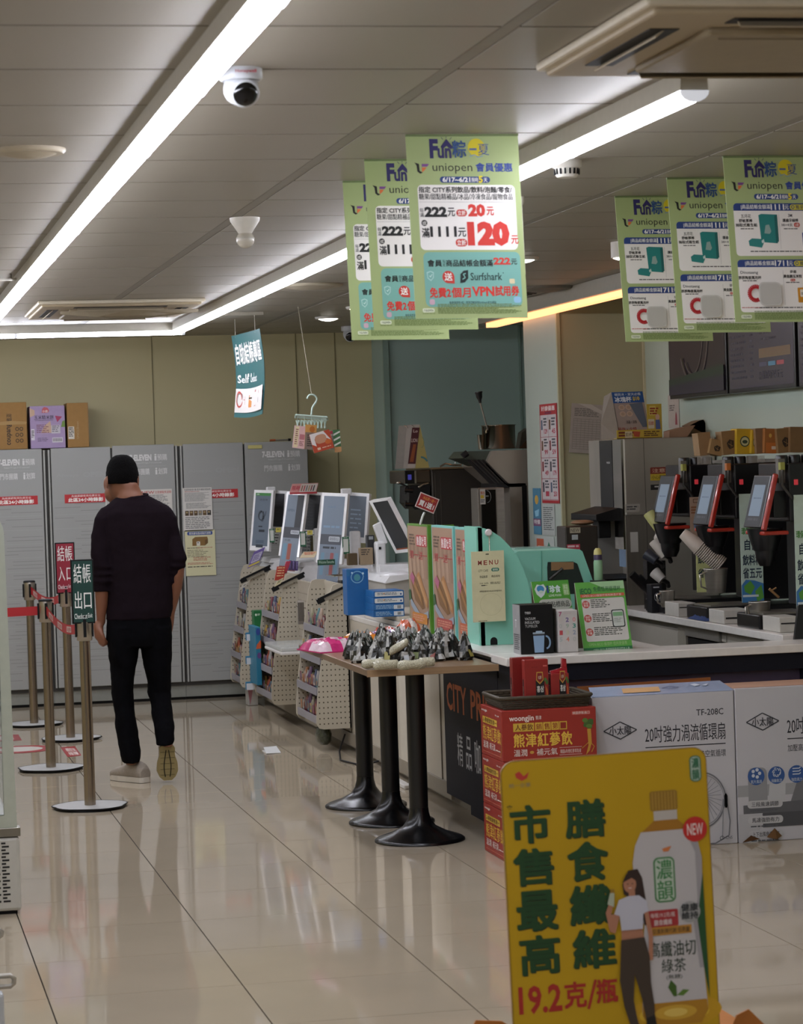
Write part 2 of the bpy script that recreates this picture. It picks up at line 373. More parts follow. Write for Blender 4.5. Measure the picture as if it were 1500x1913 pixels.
disc('ceiling_speaker', (1020, 537), 'dark round ceiling disc near the warm lit bulkhead', .17, 'speaker', mat('6e685c', .5))
DG = glow('fff8ea', 9)
disc('downlight', (613, 592), 'lit round downlight on ceiling left of the banners near the back wall', .085, 'light', mat('c9c5bb', .4), DG)
disc('downlight', (672, 573), 'lit round downlight partly hidden behind the rearmost left banner', .085, 'light', mat('c9c5bb', .4), DG)
disc('downlight', (975, 481), 'lit downlight peeking out right of the front left banner', .08, 'light', mat('c9c5bb', .4), DG)
p = dn(D(1172, 452, CEIL)); t = thing('downlight', 'white cylinder downlight beside the rear right banner', 'light', p)
MB().lathe(p, [(.075, 0), (.075, -.07)], mat('cfcac0', .4), 28).build('housing', t); MB().lathe(p+Vector((0, 0, -.071)), [(.066, 0), (.05, -.006)], DG, 28).build('lamp', t)

M_AC = mat('a8997f', .5, 0, .03, 4)
def cassette(label, x0, x1, y0, y1, curved=False):
    t = thing('air_conditioner', label, 'air conditioner', ((x0+x1)/2, (y0+y1)/2, CEIL)); z = CEIL-.035
    MB().box(x0, x1, y0, y1, z+.014, CEIL, mat('c5bba6', .45)).build('rim', t, .008)
    MB().box(x0+.02, x1-.02, y0+.02, y1-.02, z, z+.016, M_AC).build('frame', t, .01)
    w = x1-x0; h = y1-y0
    MB().box(x0+.2*w, x1-.2*w, y0+.2*h, y1-.2*h, z-.016, z+.002, mat('93856c', .5)).build('intake_grille', t, .008)
    for k in range(1): MB().box(x0+.24*w, x1-.24*w, y0+(.25+.09*k)*h, y0+(.255+.09*k)*h, z-.019, z-.015, mat('7d705a', .6)).build('grille_bar', t)
    for s, (a0, a1, b0, b1) in enumerate(((.07, .14, .22, .78), (.86, .93, .22, .78), (.22, .78, .07, .14), (.22, .78, .86, .93))):
        MB().box(x0+a0*w, x0+a1*w, y0+b0*h, y0+b1*h, z-.002, z+.001, BLACK).build('outlet', t)
        if s < 2: MB().obox((x0+(a0+a1)/2*w, y0+.5*h, z-.004), (.016, 0, .012), (0, .26*h, 0), (0, 0, .002), M_AC).build('louvre', t)
        else: MB().obox((x0+.5*w, y0+(b0+b1)/2*h, z-.004), (.26*w, 0, 0), (0, .016, .012), (0, 0, .002), M_AC).build('louvre', t)
    return t
cassette('large near ceiling air conditioner cassette cut by the top right corner', 1.62, 2.57, 5.13, 6.03)
t = cassette('far ceiling air conditioner cassette above the lockers with a curved wind deflector', 1.0, 1.92, 14.3, 15.5)
a, b = 1.12, 1.88
mb = MB(); n = 12
mb.prism([(a+(b-a)*k/n, 14.32-.04*math.sin(math.pi*k/n), CEIL-.075-.03*math.sin(math.pi*k/n)) for k in range(n+1)]+[(a+(b-a)*k/n, 14.32-.04*math.sin(math.pi*k/n), CEIL-.06-.0*math.sin(math.pi*k/n)) for k in range(n, -1, -1)], (0, .01, 0), mat('7c6f58', .5)).build('wind_deflector', t)
cassette('ceiling air conditioner cassette cut by the left edge of frame', -.35, .6, 11.2, 12.1)
q = dn(D(220, 563, CEIL)); t = thing('ceiling_track', 'short white hanging bar in front of the far air conditioner', 'rail', q)
MB().box(q.x-.085, q.x+.085, q.y-.02, q.y+.02, CEIL-.05, CEIL-.038, mat('bdb9ae', .4)).build('bar', t, .002)
for s in (-.03, .03): MB().cyl((q.x+s, q.y, CEIL-.04), .005, .04, mat('8a867c', .4), 8).build('bracket', t)
q = dn(D(20, 512, CEIL)); t = thing('ceiling_track', 'short white bracket on the ceiling beside the left air conditioner', 'rail', q)
MB().box(q.x-.08, q.x+.06, q.y-.02, q.y+.02, CEIL-.03, CEIL-.02, mat('bdb9ae', .4)).build('bar', t, .002); MB().cyl((q.x, q.y, CEIL-.02), .005, .02, mat('8a867c', .4), 8).build('bracket', t)

# ------------------------------------------------------------------ hanging banners
GRN = 'a4b47c'
def head(p):       # banner design: 330 x 520 units taken from the front banner
    p.e(212, 36, 26, 26, 'd8c81e')
    p.t(70, 12, 96, 68, 'F', '2a2560', .05); p.t(94, 38, 135, 68, 'un', '2a2560', .03)
    p.poly([(104, 34), (122, 12), (140, 34), (136, 42), (122, 32), (108, 42)], '2a2560'); p.ln([(122, 10), (122, 2)], 1.5, '2a2560'); p.ln([(112, 14), (106, 7)], 1.5, '2a2560'); p.ln([(132, 14), (138, 7)], 1.5, '2a2560')
    p.t(138, 16, 180, 66, '粽', '2c4f86', .03); p.t(190, 38, 212, 44, '一', '5a6a9a'); p.t(216, 26, 250, 58, '夏', '45548e', .01)
    p.ln([(190, 62), (205, 57), (215, 64), (230, 60)], 2, '6f9ad0')
    p.poly([(22, 80), (36, 84), (37, 104), (46, 109), (38, 112), (30, 106), (28, 88)], '141414')
    p.poly([(44, 84), (66, 84), (60, 92), (44, 92)], '7a4a8c'); p.poly([(44, 94), (58, 94), (52, 102), (44, 108)], 'd8703c')
    p.t(76, 82, 196, 112, 'uniopen', '161616', .0); p.t(206, 80, 318, 106, '會員優惠', '2b4390', .04)
    p.rr(96, 120, 248, 138, '27407f', 9); p.t(104, 122, 188, 136, '6/17~6/21', 'f2f2ee', .03); p.t(192, 123, 212, 136, '限時', 'f2f2ee', .02); p.t(213, 118, 226, 138, '5', 'e6d21f', .04); p.t(228, 124, 240, 136, '天', 'f2f2ee', .02)
def foot(p, y=500):
    p.rr(22, y, 58, y+12, 'dfe6cb', 4); p.t(26, y+3, 54, y+9, '7-ELEVEN', '3c5a3c', .01); p.lines(22, y+14, 64, y+18, 1, '7c8f55', seed=4)
    p.lines(68, y-12, 330, y+17, 7, '71854c', .6, seed=9)
def art_save(p):
    head(p)
    p.rr(27, 144, 322, 332, 'efece8', 14)
    p.t(30, 149, 312, 167, '指定 CITY系列飲品/飲料/泡麵/零食/', '1b1b1b', .03); p.t(30, 169, 314, 187, '糖果/甜點精補品/冰品/冷凍食品/寵物食品', '1b1b1b', .02); p.lines(30, 193, 314, 195, 1, 'a9a9a9')
    p.t(30, 211, 42, 237, '每\n滿', '1b1b1b', .01); p.t(44, 207, 112, 237, '222', '141414', .06); p.t(114, 210, 136, 235, '元', '141414', .03)
    p.rr(140, 215, 172, 235, 'c8382c', 9); p.t(144, 218, 168, 232, '立折', 'f4f0ea', .03); p.t(176, 199, 228, 236, '20', 'd2342a', .06); p.t(232, 207, 254, 232, '元', 'd2342a', .03)
    p.e(42, 254, 9, 9, '1b1b1b'); p.t(36, 249, 48, 260, '或', 'f4f0ea'); p.t(33, 268, 56, 296, '滿', '141414', .03); p.t(58, 264, 138, 294, '1111', '141414', .035); p.t(142, 268, 166, 294, '元', '141414', .03)
    p.t(170, 249, 298, 321, '120', 'd2342a', .07); p.t(302, 290, 324, 315, '元', 'd2342a', .03); p.rr(133, 300, 168, 322, 'c8382c', 10); p.t(137, 303, 164, 319, '立折', 'f4f0ea', .03)
    p.rr(33, 338, 326, 496, '78b0a6', 16); p.t(44, 360, 88, 380, '會員', '141414', .03); p.t(90, 360, 98, 380, '指\n定', '141414'); p.t(100, 360, 242, 380, '商品結帳金額滿', '141414', .03); p.t(244, 354, 296, 375, '222', 'cf3a30', .05); p.t(298, 358, 316, 375, '元', '141414', .03)
    p.poly([(40, 396), (52, 392), (62, 396), (61, 412), (52, 422), (42, 414)], 'a9cfca'); p.poly([(43, 399), (52, 395), (59, 399), (58, 411), (52, 418), (44, 412)], '78b0a6'); p.ln([(48, 406), (51, 410), (56, 402)], 1.5, 'dff0ee')
    p.e(105, 410, 18, 18, 'c8382c'); p.poly([(105, 410), (123, 410), (123, 429), (108, 428)], 'c8382c'); p.t(93, 398, 117, 421, '送', 'f4f0ea', .03)
    p.poly([(142, 402), (152, 392), (166, 390), (165, 414), (154, 426), (140, 428)], '10201f'); p.ln([(158, 400), (150, 402), (156, 412), (147, 417)], 3, '78b0a6')
    p.t(172, 398, 268, 420, 'Surfshark', '16302f', .01); p.e(272, 399, 1.6, 1.6, '16302f'); p.t(46, 440, 110, 470, '免費2', 'd2342a', .04); p.t(112, 440, 170, 470, '個月', 'd2342a', .04); p.t(174, 438, 242, 466, 'VPN', 'd2342a', .04); p.t(244, 436, 318, 466, '試用券', 'd2342a', .04)
    p.rr(290, 416, 306, 430, 'd8cba4', 3); p.rr(44, 474, 60, 490, 'c9a9b8', 5); p.rr(300, 468, 322, 486, '8fbcd8', 6)
    p.t(104, 480, 246, 488, '每會員限享1組・獎項活動詳見Surfshark官方網站', '2a3c3a'); foot(p)
def art_gift(p):
    head(p)
    for y, num, yy in ((150, '1111', 172), (330, '1711', 352)):
        p.rr(22, y, 330, y+168, 'efece8', 12); p.rr(22, y, 330, y+30, '27407f', 12); p.r(22, y+14, 330, y+25, '27407f')
        p.r(22, y+24, 330, y+30, 'efece8')
        p.t(48, y+4, 148, y+21, '|商品結帳金額滿', 'f0f0ee', .02); p.t(150, y+3, 196, y+21, num, 'f0f0ee', .025); p.t(198, y+5, 212, y+20, '元', 'f0f0ee', .02)
        p.rr(216, y+4, 328, y+21, 'd3c937', 8); p.e(226, y+12, 6, 6, '27407f'); p.e(226, y+12, 3.5, 3.5, 'd3c937'); p.t(235, y+6, 318, y+19, '獨享2選1兌換', '1b2a5c', .01)
        p.lines(70, y+152, 318, y+158, 1, '4a4a4a', seed=3); p.ln([(176, y+34), (176, y+146)], .8, 'a9a9a9')
    p.t(46, 185, 80, 197, '五月花', '1d2430', .01); p.t(38, 200, 84, 211, '舒敏厚棒', '141414', .03); p.t(26, 214, 100, 225, '抽取式衛生紙', '141414', .03); p.lines(42, 230, 88, 235, 1, '3a3a3a')
    p.poly([(106, 188), (116, 184), (170, 186), (166, 278), (110, 274)], '1f7f7c'); p.poly([(160, 190), (170, 186), (170, 272), (160, 278)], '16605f'); p.poly([(122, 246), (128, 220), (140, 218), (146, 240), (140, 248)], '8fa9a4')
    p.poly([(66, 270), (78, 262), (112, 264), (118, 276), (110, 292), (68, 286)], '27817e'); p.poly([(110, 270), (118, 264), (120, 274), (112, 278)], 'c9dcd8')
    p.t(208, 184, 222, 194, '3M', '1d2430', .02); p.t(188, 199, 242, 210, '護齒牙線棒', '141414', .03); p.t(182, 214, 222, 224, '38+4支', '141414', .02); p.rr(226, 212, 246, 226, 'c0392b', 6); p.t(229, 214, 243, 224, '2款', 'f2f2ee'); p.lines(190, 230, 240, 235, 1, '3a3a3a')
    p.rr(262, 182, 300, 240, 'b9b9c4', 4); p.r(252, 244, 312, 290, '2c3f92'); p.e(282, 272, 22, 16, 'c9ccd8'); p.ln([(258, 262), (270, 252), (284, 262), (300, 252)], 3, 'e8e8f0')
    p.t(30, 366, 90, 378, 'Dinotaeng', '1d2430', .01); p.t(22, 382, 100, 393, '胖胖陶瓷萬用杯', '141414', .03); p.lines(36, 396, 86, 401, 1, '3a3a3a')
    p.arc(76, 438, 22, 22, 13, 'b3202a', 60, 300, 18); p.rr(86, 402, 162, 478, 'c9c7c2', 16); p.rr(90, 406, 158, 474, 'bcbab4', 14)
    p.lines(26, 482, 90, 486, 1, 'b0453c'); p.t(200, 364, 222, 374, '夢鄉', '141414', .02); p.t(176, 378, 240, 389, '黃金脆玉米粒', '141414', .03); p.rr(200, 392, 216, 400, 'c0392b', 3); p.t(202, 393, 214, 399, '3入', 'f2f2ee'); p.lines(184, 402, 232, 407, 1, '3a3a3a')
    for x, y in ((246, 372), (222, 420), (270, 420), (290, 372)):
        p.rr(x, y, x+40, y+48, 'c98a1c', 3); p.rr(x+8, y+6, x+32, y+30, 'e6e0d2', 3); p.r(x+24, y, x+34, y+9, 'c0392b'); p.lines(x+11, y+16, x+29, y+24, 2, '555555')
    foot(p, 506)
def banner(label, group, x0, y, art, tilt):
    z1 = CEIL; W, H = .334, .53
    t = thing('hanging_banner', label, 'banner', (x0+W/2, y, z1-H), group=None)
    U = Vector((W, 0, -.004)); V = Vector((.03*tilt, .012*tilt, -H)); O = Vector((x0, y, z1))
    N = V.cross(U).normalized()
    sh_ = MB().prism([O, O+U, O+U+V, O+V], -N*.002, ink(GRN)).build('sheet', t)
    MB().box(x0, x0+W, y-.006, y+.006, z1-.006, z1, mat('6f7f52', .5)).build('top_rail', t)
    P = Print(O, U, V, N, 340, 530); art(P); P.build('print', sh_)
for k, (px, py, art, lab) in enumerate((
    ((757, 250), 7.34, art_save, 'green banner of discount prices, nearest and fully seen of the three on the left'),
    ((680, 296), 7.93, art_save, 'green discount banner, middle of the three on the left'),
    ((640, 340), 8.53, art_save, 'green discount banner, rearmost of the three on the left'),
    ((1350, 290), 7.92, art_gift, 'green gift banner, nearest of the three at the right edge'),
    ((1245, 332), 8.53, art_gift, 'green gift banner, middle of the three on the right'),
    ((1148, 366), 9.12, art_gift, 'green gift banner, rearmost of the three on the right'))):
    q = A(px[0], px[1], py); banner(lab, None, q.x, py, art, .5 if k < 3 else 1.)
q = A(975, 375, 9.1)
t = thing('hook_string', 'thin white hook and string hanging right of the front left banner', 'string', (q.x, q.y, CEIL-.4))
MB().tube([(q.x, 9.1, CEIL), (q.x, 9.1, CEIL-.02), (q.x+.004, 9.1, CEIL-.28)], .0018, mat('b9b4a8', .5)).build('string', t)
MB().lathe((q.x, 9.1, CEIL-.03), [(.004, 0), (.009, .01), (.009, .03)], mat('c9c5bb', .3), 10).build('hook', t)
# ------------------------------------------------------------------ lockers along the back
YL = 17.98
M_LK = mat('9a9b98', .42, 0, .03, 2); M_LKS = mat('a3a4a2', .4); M_LKD = mat('75746f', .5)
seams = [.376, .826, 1.276, 1.722, 2.188, 2.645, 3.10]
ZT = [1.775, 1.775, 1.775, 1.78, 1.777, 1.775]
for k in range(6):
    x0, x1 = seams[k]+(.03 if k in (2, 4) else .006), seams[k+1]-(.03 if k in (1, 3) else .006)
    even = k in (2, 4)
    lab = ['grey locker cut by the left frame edge', 'grey locker with white shop lettering under the brown box at left edge', 'grey locker with faint Always OPEN lettering left of the man',
           'grey locker with white lettering directly behind the man', 'grey locker with two paper notices right of the man', 'grey locker with white lettering at the right end of the row'][k]
    t = thing('locker', lab, 'locker', ((x0+x1)/2, YL+.3, 0), group=None)
    MB().box(seams[k]+.001, seams[k+1]-.001, YL+.021, YL+.38, .1, 1.765, mat('3c3a36', .6)).build('cabinet', t)
    dr = MB().box(x0, x1, YL, YL+.02, .125, ZT[k], M_LK).build('door', t, .004)
    for wide, s in ((k in (2, 4), (x0-.02, x0-.008)), (k in (1, 3), (x1+.008, x1+.02))):
        if wide: MB().box(s[0], s[1], YL-.002, YL+.02, .125, ZT[k]-.01, mat('a9aaa6', .35, .2)).build('edge_profile', t, .002)
    MB().box(seams[k]+.001, seams[k+1]-.001, YL+.03, YL+.36, .02, .1, mat('85867f', .5)).build('plinth', t)
    MB().box(seams[k]+.001, seams[k+1]-.001, YL+.05, YL+.36, 0, .02, BLACK).build('foot_strip', t)
    P = front(x0, x1, .125, ZT[k], YL, 430, 1650); R = random.Random(k)
    for i in range(52):
        y = 360+i*24
        if y > 1630: break
        a, b = (14, 416) if i % 4 == 0 else ((14, R.choice((150, 200, 240))) if R.random() < .5 else (R.choice((160, 200)), 416))
        P.r(a, y, b, y+(4 if i % 4 == 0 else 3), '9fa09e' if i % 4 == 0 else '7f807d')
    if even:
        P.t(34, 176, 196, 206, 'Always', '9d9e9c', .02); P.t(226, 168, 396, 206, 'OPEN', '9d9e9c', .05)
    else:
        P.t(118, 66, 270, 110, '7-ELEVEN', 'd4d4d2', .05); P.t(290, 64, 306, 110, 'i', 'd4d4d2', .02); P.t(310, 66, 378, 110, '預購', 'd4d4d2', .01)
        P.t(160, 118, 340, 132, 'https://711go.7-11.com.tw/', 'c4c4c2'); P.r(130, 146, 366, 148, 'a9a9a7')
        P.t(130, 162, 254, 206, '門市團購', 'd4d4d2', .015); P.t(294, 160, 308, 206, 'i', 'd4d4d2', .02); P.t(314, 162, 378, 206, '划算', 'd4d4d2', .01)
    P.build('lettering', dr)
    if k != 5:
        Q = front(x0+.085, x0+.375, 1.395, 1.455, YL-.002, 290, 60); Q.r(0, 0, 290, 60, 'b3262b')
        Q.t(46, 5, 246, 20, '為維護顧客與包裹安全', 'ecd8d4', .01); Q.t(24, 25, 264, 53, '此區24小時錄影', 'f2efe9', .04); Q.build('red_sticker', dr)
MB().box(-2.9, .36, YL, YL+.4, 0, 1.77, M_LK).build('locker', None, .004, 'plain grey locker bank left of the frame', 'locker', org=(-1.2, YL+.2, 0))
q = A(455, 828, YL-.01); BX('label_strip', 'small yellow label strip on top corner of right end locker', 'label', q.x+.03, q.x+.13, YL-.009, YL-.006, 1.73, 1.755, mat('c8bf7a', .6))
def notice(name, label, px0, py0, px1, py1, col, Y=YL-.008):
    a, b = A(px0, py0, Y), A(px1, py1, Y); t = thing(name, label, 'notice', ((a.x+b.x)/2, Y, b.z))
    MB().box(a.x, b.x, Y, Y+.003, b.z, a.z, ink(col)).build('paper', t)
    return t, front(a.x, b.x, b.z, a.z, Y, 100, 100*(a.z-b.z)/(b.x-a.x))
t, P = notice('paper_notice', 'white printed notice with row of photos on locker right of the man', 341, 912, 398, 991, 'cfccc6'); H = P.H
P.t(5, 3, 96, 10, '可超商取貨 新/取件櫃使用說明', '23272c', .01); P.lines(6, 12, 60, 15, 1, 'a03a34'); P.lines(6, 17, 95, 48, 11, '555a5e', .4, 3); P.lines(10, 52, 96, 72, 6, '555a5e', .4, 5)
for k in range(6): P.r(6+15.2*k, 78, 19+15.2*k, 95, ('4a3a24', '5c452a', '4f3d27', '77736a', '5e4828', '2c2a26')[k]); P.e(12+15.2*k, 84, 4, 3, 'a08b66')
P.lines(6, 100, 95, H-6, 7, '5a5e60', .4, 8); P.build('print', t)
t, P = notice('paper_notice', 'pale yellow notice with picture of a brown parcel on locker right of the man', 345, 991, 404, 1074, 'cfcba4'); H = P.H
P.rr(8, 5, 92, 17, '29468c', 4); P.t(14, 7, 86, 15, '賣貨便包裝材取件說明', 'e2e2d8', .02); P.poly([(24, 30), (34, 23), (74, 23), (76, 30), (76, 44), (66, 52), (24, 52)], '80602f'); P.poly([(66, 34), (76, 30), (76, 44), (66, 52)], '664b22')
P.rr(38, 38, 50, 52, 'd6d2c8', 2); P.e(43, 42, 2, 2, '2a2a2a'); P.lines(6, 58, 60, 62, 1, '3c3a34'); P.lines(40, 58, 92, 61, 1, 'a8433c'); P.lines(6, 66, 80, 92, 5, '5e5a48', .35, 2); P.lines(26, 90, 88, 104, 3, 'a8433c', .4, 4)
P.lines(6, 108, 96, 116, 2, 'a8433c', .4, 5); P.lines(6, 120, 92, 126, 1, '4c4a40', .5); P.build('print', t)
t, P = notice('paper_notice', 'white notice with red title on locker beside right shoulder of the man', 262, 915, 324, 1000, 'cdc9c2')
P.t(4, 5, 44, 14, 'NEW', 'b0342c', .01); P.t(46, 5, 97, 14, '交貨便取件說明', 'b0342c', .02); P.lines(5, 18, 95, 80, 14, '5a5e60', .4, 6); P.build('print', t)
t, P = notice('paper_notice', 'plain white notice on locker behind the head of the man', 196, 905, 222, 985, 'c9c7c0')
P.lines(8, 10, 92, 200, 20, '6a6e70', .4, 7); P.build('print', t)

# ------------------------------------------------------------------ cartons on top of the lockers
def carton(label, px0, py0, px1, py1, m, Y=YL+.04, dep=.26):
    a, b = A(px0, py0, Y), A(px1, py1, Y); b.z = 1.777; t = thing('carton', label, 'box', ((a.x+b.x)/2, Y+dep/2, b.z))
    MB().box(a.x, b.x, Y, Y+dep, b.z, a.z, m).build('box', t, .004)
    return t, front(a.x, b.x, b.z, a.z, Y, 100, 100*(a.z-b.z)/(b.x-a.x)), a, b
t, P, a, b = carton('brown carton with vertical shop name and care symbols, leftmost on lockers', -30, 753, 52, 836, CARD)
P.r(0, 48, 100, 50, 'b8975f'); P.poly([(0, 45), (30, 47), (60, 44), (98, 47), (98, 53), (0, 54)], 'a88650')
P2 = Print(Vector((a.x+(b.x-a.x)*.52, P.O.y, a.z-.31*(a.z-b.z)+0)), Vector((0, 0, 0)), Vector((1, 0, 0)), (0, -1, 0), 1, 1)
O = Vector((a.x+.5*(b.x-a.x), P.O.y, b.z+.03)); V = Print(O, Vector((0, 0, .22)), Vector((.045, 0, 0)), (0, -1, 0), 100, 20); V.t(0, 2, 66, 18, 'coupang', '2a2014', .02); V.t(72, 2, 98, 18, '酷澎', '2a2014', .02); V.build('lettering', t)
for k in range(2):
    for j in range(3): P.arc(76+10*k, 64+14*j, 3.5, 4, 1.6, '3a2c1a')
P.build('print', t)
t, P, a, b = carton('lilac carton printed with corn snack lettering between two brown cartons', 55, 759, 123, 834, mat('a48fb4', .6))
P.poly([(0, 5), (14, 12), (14, 26), (0, 32)], 'c9a98f'); P.poly([(36, 8), (42, 3), (52, 6), (56, 14), (52, 20), (34, 20)], 'c05b62'); P.t(36, 12, 52, 19, '小農', 'e6dcd8', .02)
P.t(12, 27, 68, 39, '玉米糙米餅', '2c2436', .02); P.ln([(14, 42), (66, 41)], 1, '2c2436'); P.poly([(72, 29), (92, 32), (78, 48)], 'a3375c'); P.poly([(88, 62), (92, 46), (99, 42), (100, 62)], '6b8a3c')
P.poly([(30, 78), (40, 58), (58, 44), (62, 78)], 'c4a48c'); P.lines(18, 54, 56, 80, 5, '7a4a58', .4, 2); P.rr(60, 56, 86, 80, 'c2bcc4', 2); P.lines(62, 58, 84, 78, 4, '55505a', .4); P.lines(20, 92, 50, 104, 3, '5a4a66', .4)
P.r(62, 92, 92, 106, 'cfcbd0'); [P.r(64+3*k, 94, 65.4+3*k, 103, '2a2a2a') for k in range(9)]; P.r(2, 66, 12, 98, 'd2ccd2'); P.lines(3, 70, 11, 92, 5, '4a4a4a'); P.build('print', t)
t, P, a, b = carton('brown carton with pale side print, rightmost of three on lockers', 124, 753, 167, 832, CARD)
V = Print(Vector((a.x+.42*(b.x-a.x), P.O.y, b.z+.06)), Vector((0, 0, .12)), Vector((.018, 0, 0)), (0, -1, 0), 100, 20); V.t(0, 2, 100, 18, 'UNCLEbean', 'b39a70'); V.build('lettering', t)
P.r(4, 110, 32, 168, 'd2ccc0'); P.lines(6, 114, 30, 160, 6, '3a3a3a'); P.r(96, 0, 100, 184, '80602f'); P.build('print', t)
q = A(505, 820, YL+.02); t = thing('pen', 'thin tool with orange grip lying on top of right end locker', 'tool', (q.x, YL+.05, 1.777))
MB().cyl((q.x, YL+.05, 1.786), .008, .04, mat('b5623a', .4), 10, (1, 0, 0)).build('grip', t); MB().cyl((q.x+.04, YL+.05, 1.785), .006, .09, mat('8f8a80', .3, .5), 10, (1, 0, 0)).build('shaft', t); MB().cyl((q.x+.13, YL+.05, 1.786), .009, .02, BLACK, 10, (1, 0, 0)).build('tip', t)

# ------------------------------------------------------------------ hanging checkout sign (curved sheet)
a, b = A(432, 628, 16.6), A(485, 624, 15.75); zt, zb = a.z, A(460, 776, 16.1).z
Ls = []
def cur(u, v, off):
    bow = math.sin(math.pi*v)*.022
    ux = a.x+(b.x-a.x)*(1-(1-u)**1.6)+bow; uy = a.y+(b.y-a.y)*u
    return Vector((ux-off*.95, uy-off*.3, zt+(zb-zt)*v - .012*math.sin(math.pi*u)*(1 if v > .5 else 0)))
t = thing('hanging_sign', 'curved teal self checkout sign hanging on two strings near the lockers', 'sign', ((a.x+b.x)/2, 16.1, zb))
vs = [cur(i/16, j/10, 0) for j in range(11) for i in range(17)]; vb = [v+Vector((.003, .001, 0)) for v in vs]
fs = [(j*17+i, j*17+i+1, (j+1)*17+i+1, (j+1)*17+i) for j in range(10) for i in range(16)]
m = MB(); m.add(vs, [f[::-1] for f in fs], mat('2f6468', .35), True); m.add(vb, fs, mat('2f6468', .35), True); m.build('sheet', t)
P = Print((0, 0, 0), (1, 0, 0), (0, 0, 1), (0, 0, 1), 100, 100, fn=lambda u, v, o: cur(u, v, o+.002))
P.t(6, 11, 94, 37, '自助結帳專區', 'e8e8e4', .03); P.t(6, 49, 44, 58, 'Self', 'dfe4e2', .02); P.t(48, 49, 70, 58, 'Checkout', 'dfe4e2', .02)
for i in range(12): P.r(1+8*i, 65, 9.05+8*i, 94, 'd6d2ce')
P.arc(16, 78, 9, 9, 2, 'c05048'); P.rr(46, 73, 60, 88, 'd08a4a', 2); P.r(46, 76, 60, 78, '4a3a2a'); P.t(28, 74, 44, 84, '卡+', 'b0403a', .02); P.t(66, 68, 76, 76, '電子', 'b0403a', .02); P.t(66, 80, 76, 88, '支付', 'b0403a', .02); P.t(80, 78, 94, 86, 'Pay', '2a2a2e', .02); P.t(80, 69, 94, 73, 'icash', 'b0403a', .01); P.build('print', t)
for u in (.12, .8):
    p = cur(u, 0.03, 0); MB().tube([p, (p.x, p.y, CEIL)], .0016, mat('b9b6aa', .5), 6).build('string', t)
q = dn(D(452, 583, CEIL)); MB().box(q.x-.13, q.x+.13, q.y-.012, q.y+.012, CEIL-.02, CEIL, mat('a9a496', .4)).build('ceiling_rail', t)

# ------------------------------------------------------------------ peg hanger with snack packs
YH = 15.0; h = A(580, 740, YH); t = thing('peg_hanger', 'pale green plastic peg hanger hanging from a long string', 'hanger', (h.x, YH, A(580, 785, YH).z)); MP = mat('b9cfc4', .35)
def HP(x, y, dy=0): return A(x, y, YH+dy)
top = HP(582, 737); MB().tube([(top.x-.012, YH+.3, CEIL), (top.x, YH, top.z)], .0018, mat('a9a390', .6), 6).build('string', t)
MB().tube([HP(574, 745), HP(575, 741), HP(578, 738), HP(582, 737), HP(587, 738), HP(591, 742), HP(592, 747), HP(590, 752), HP(586, 757), HP(583, 762), HP(582, 775)], .0055, MP, 10).build('hook', t)
L, Rr = HP(551, 776, .16), HP(612, 781, -.16); mb = MB(); c = (L+Rr)/2
for k in range(5): f = -.16+.08*k; mb.tube([HP(552+abs(f)*8, 775+k*1.2, f), HP(611-abs(f)*8, 779+k*1.2, f)], .005, MP)
mb.tube([HP(553, 775, -.16), HP(552, 780, .16)], .006, MP); mb.tube([HP(610, 779, -.16), HP(612, 784, .16)], .006, MP); mb.build('frame', t)
for k in range(9):
    x = 556+6.4*k; f = (-.14, .1, -.05, .13, -.1, .04, .12, -.13, .02)[k]
    MB().tube([HP(x, 779, f), HP(x, 786, f)], .0012, MP, 5).tube([HP(x-2.2, 785, f), HP(x, 793, f), HP(x-1, 800, f)], .0045, MP, 6).tube([HP(x+2.2, 785, f), HP(x, 793, f), HP(x+1, 800, f)], .0045, MP, 6).build('peg', t)
packs = [((539, 797, 562, 838), 'c9a6a6', 'pink snack card clipped at left end of the peg hanger', 8), ((560, 795, 582, 840), 'b98a4a', 'gold and brown snack card clipped on the peg hanger', 5), ((604, 806, 620, 840), 'c8c4bc', 'white and red snack pack clipped on right of peg hanger', -6),
         ((613, 804, 627, 845), '3f6a44', 'green striped snack pack at right end of the peg hanger', -3), ((572, 808, 611, 842), 'a8432a', 'orange red snack pack tilted at front of the peg hanger', -14)]
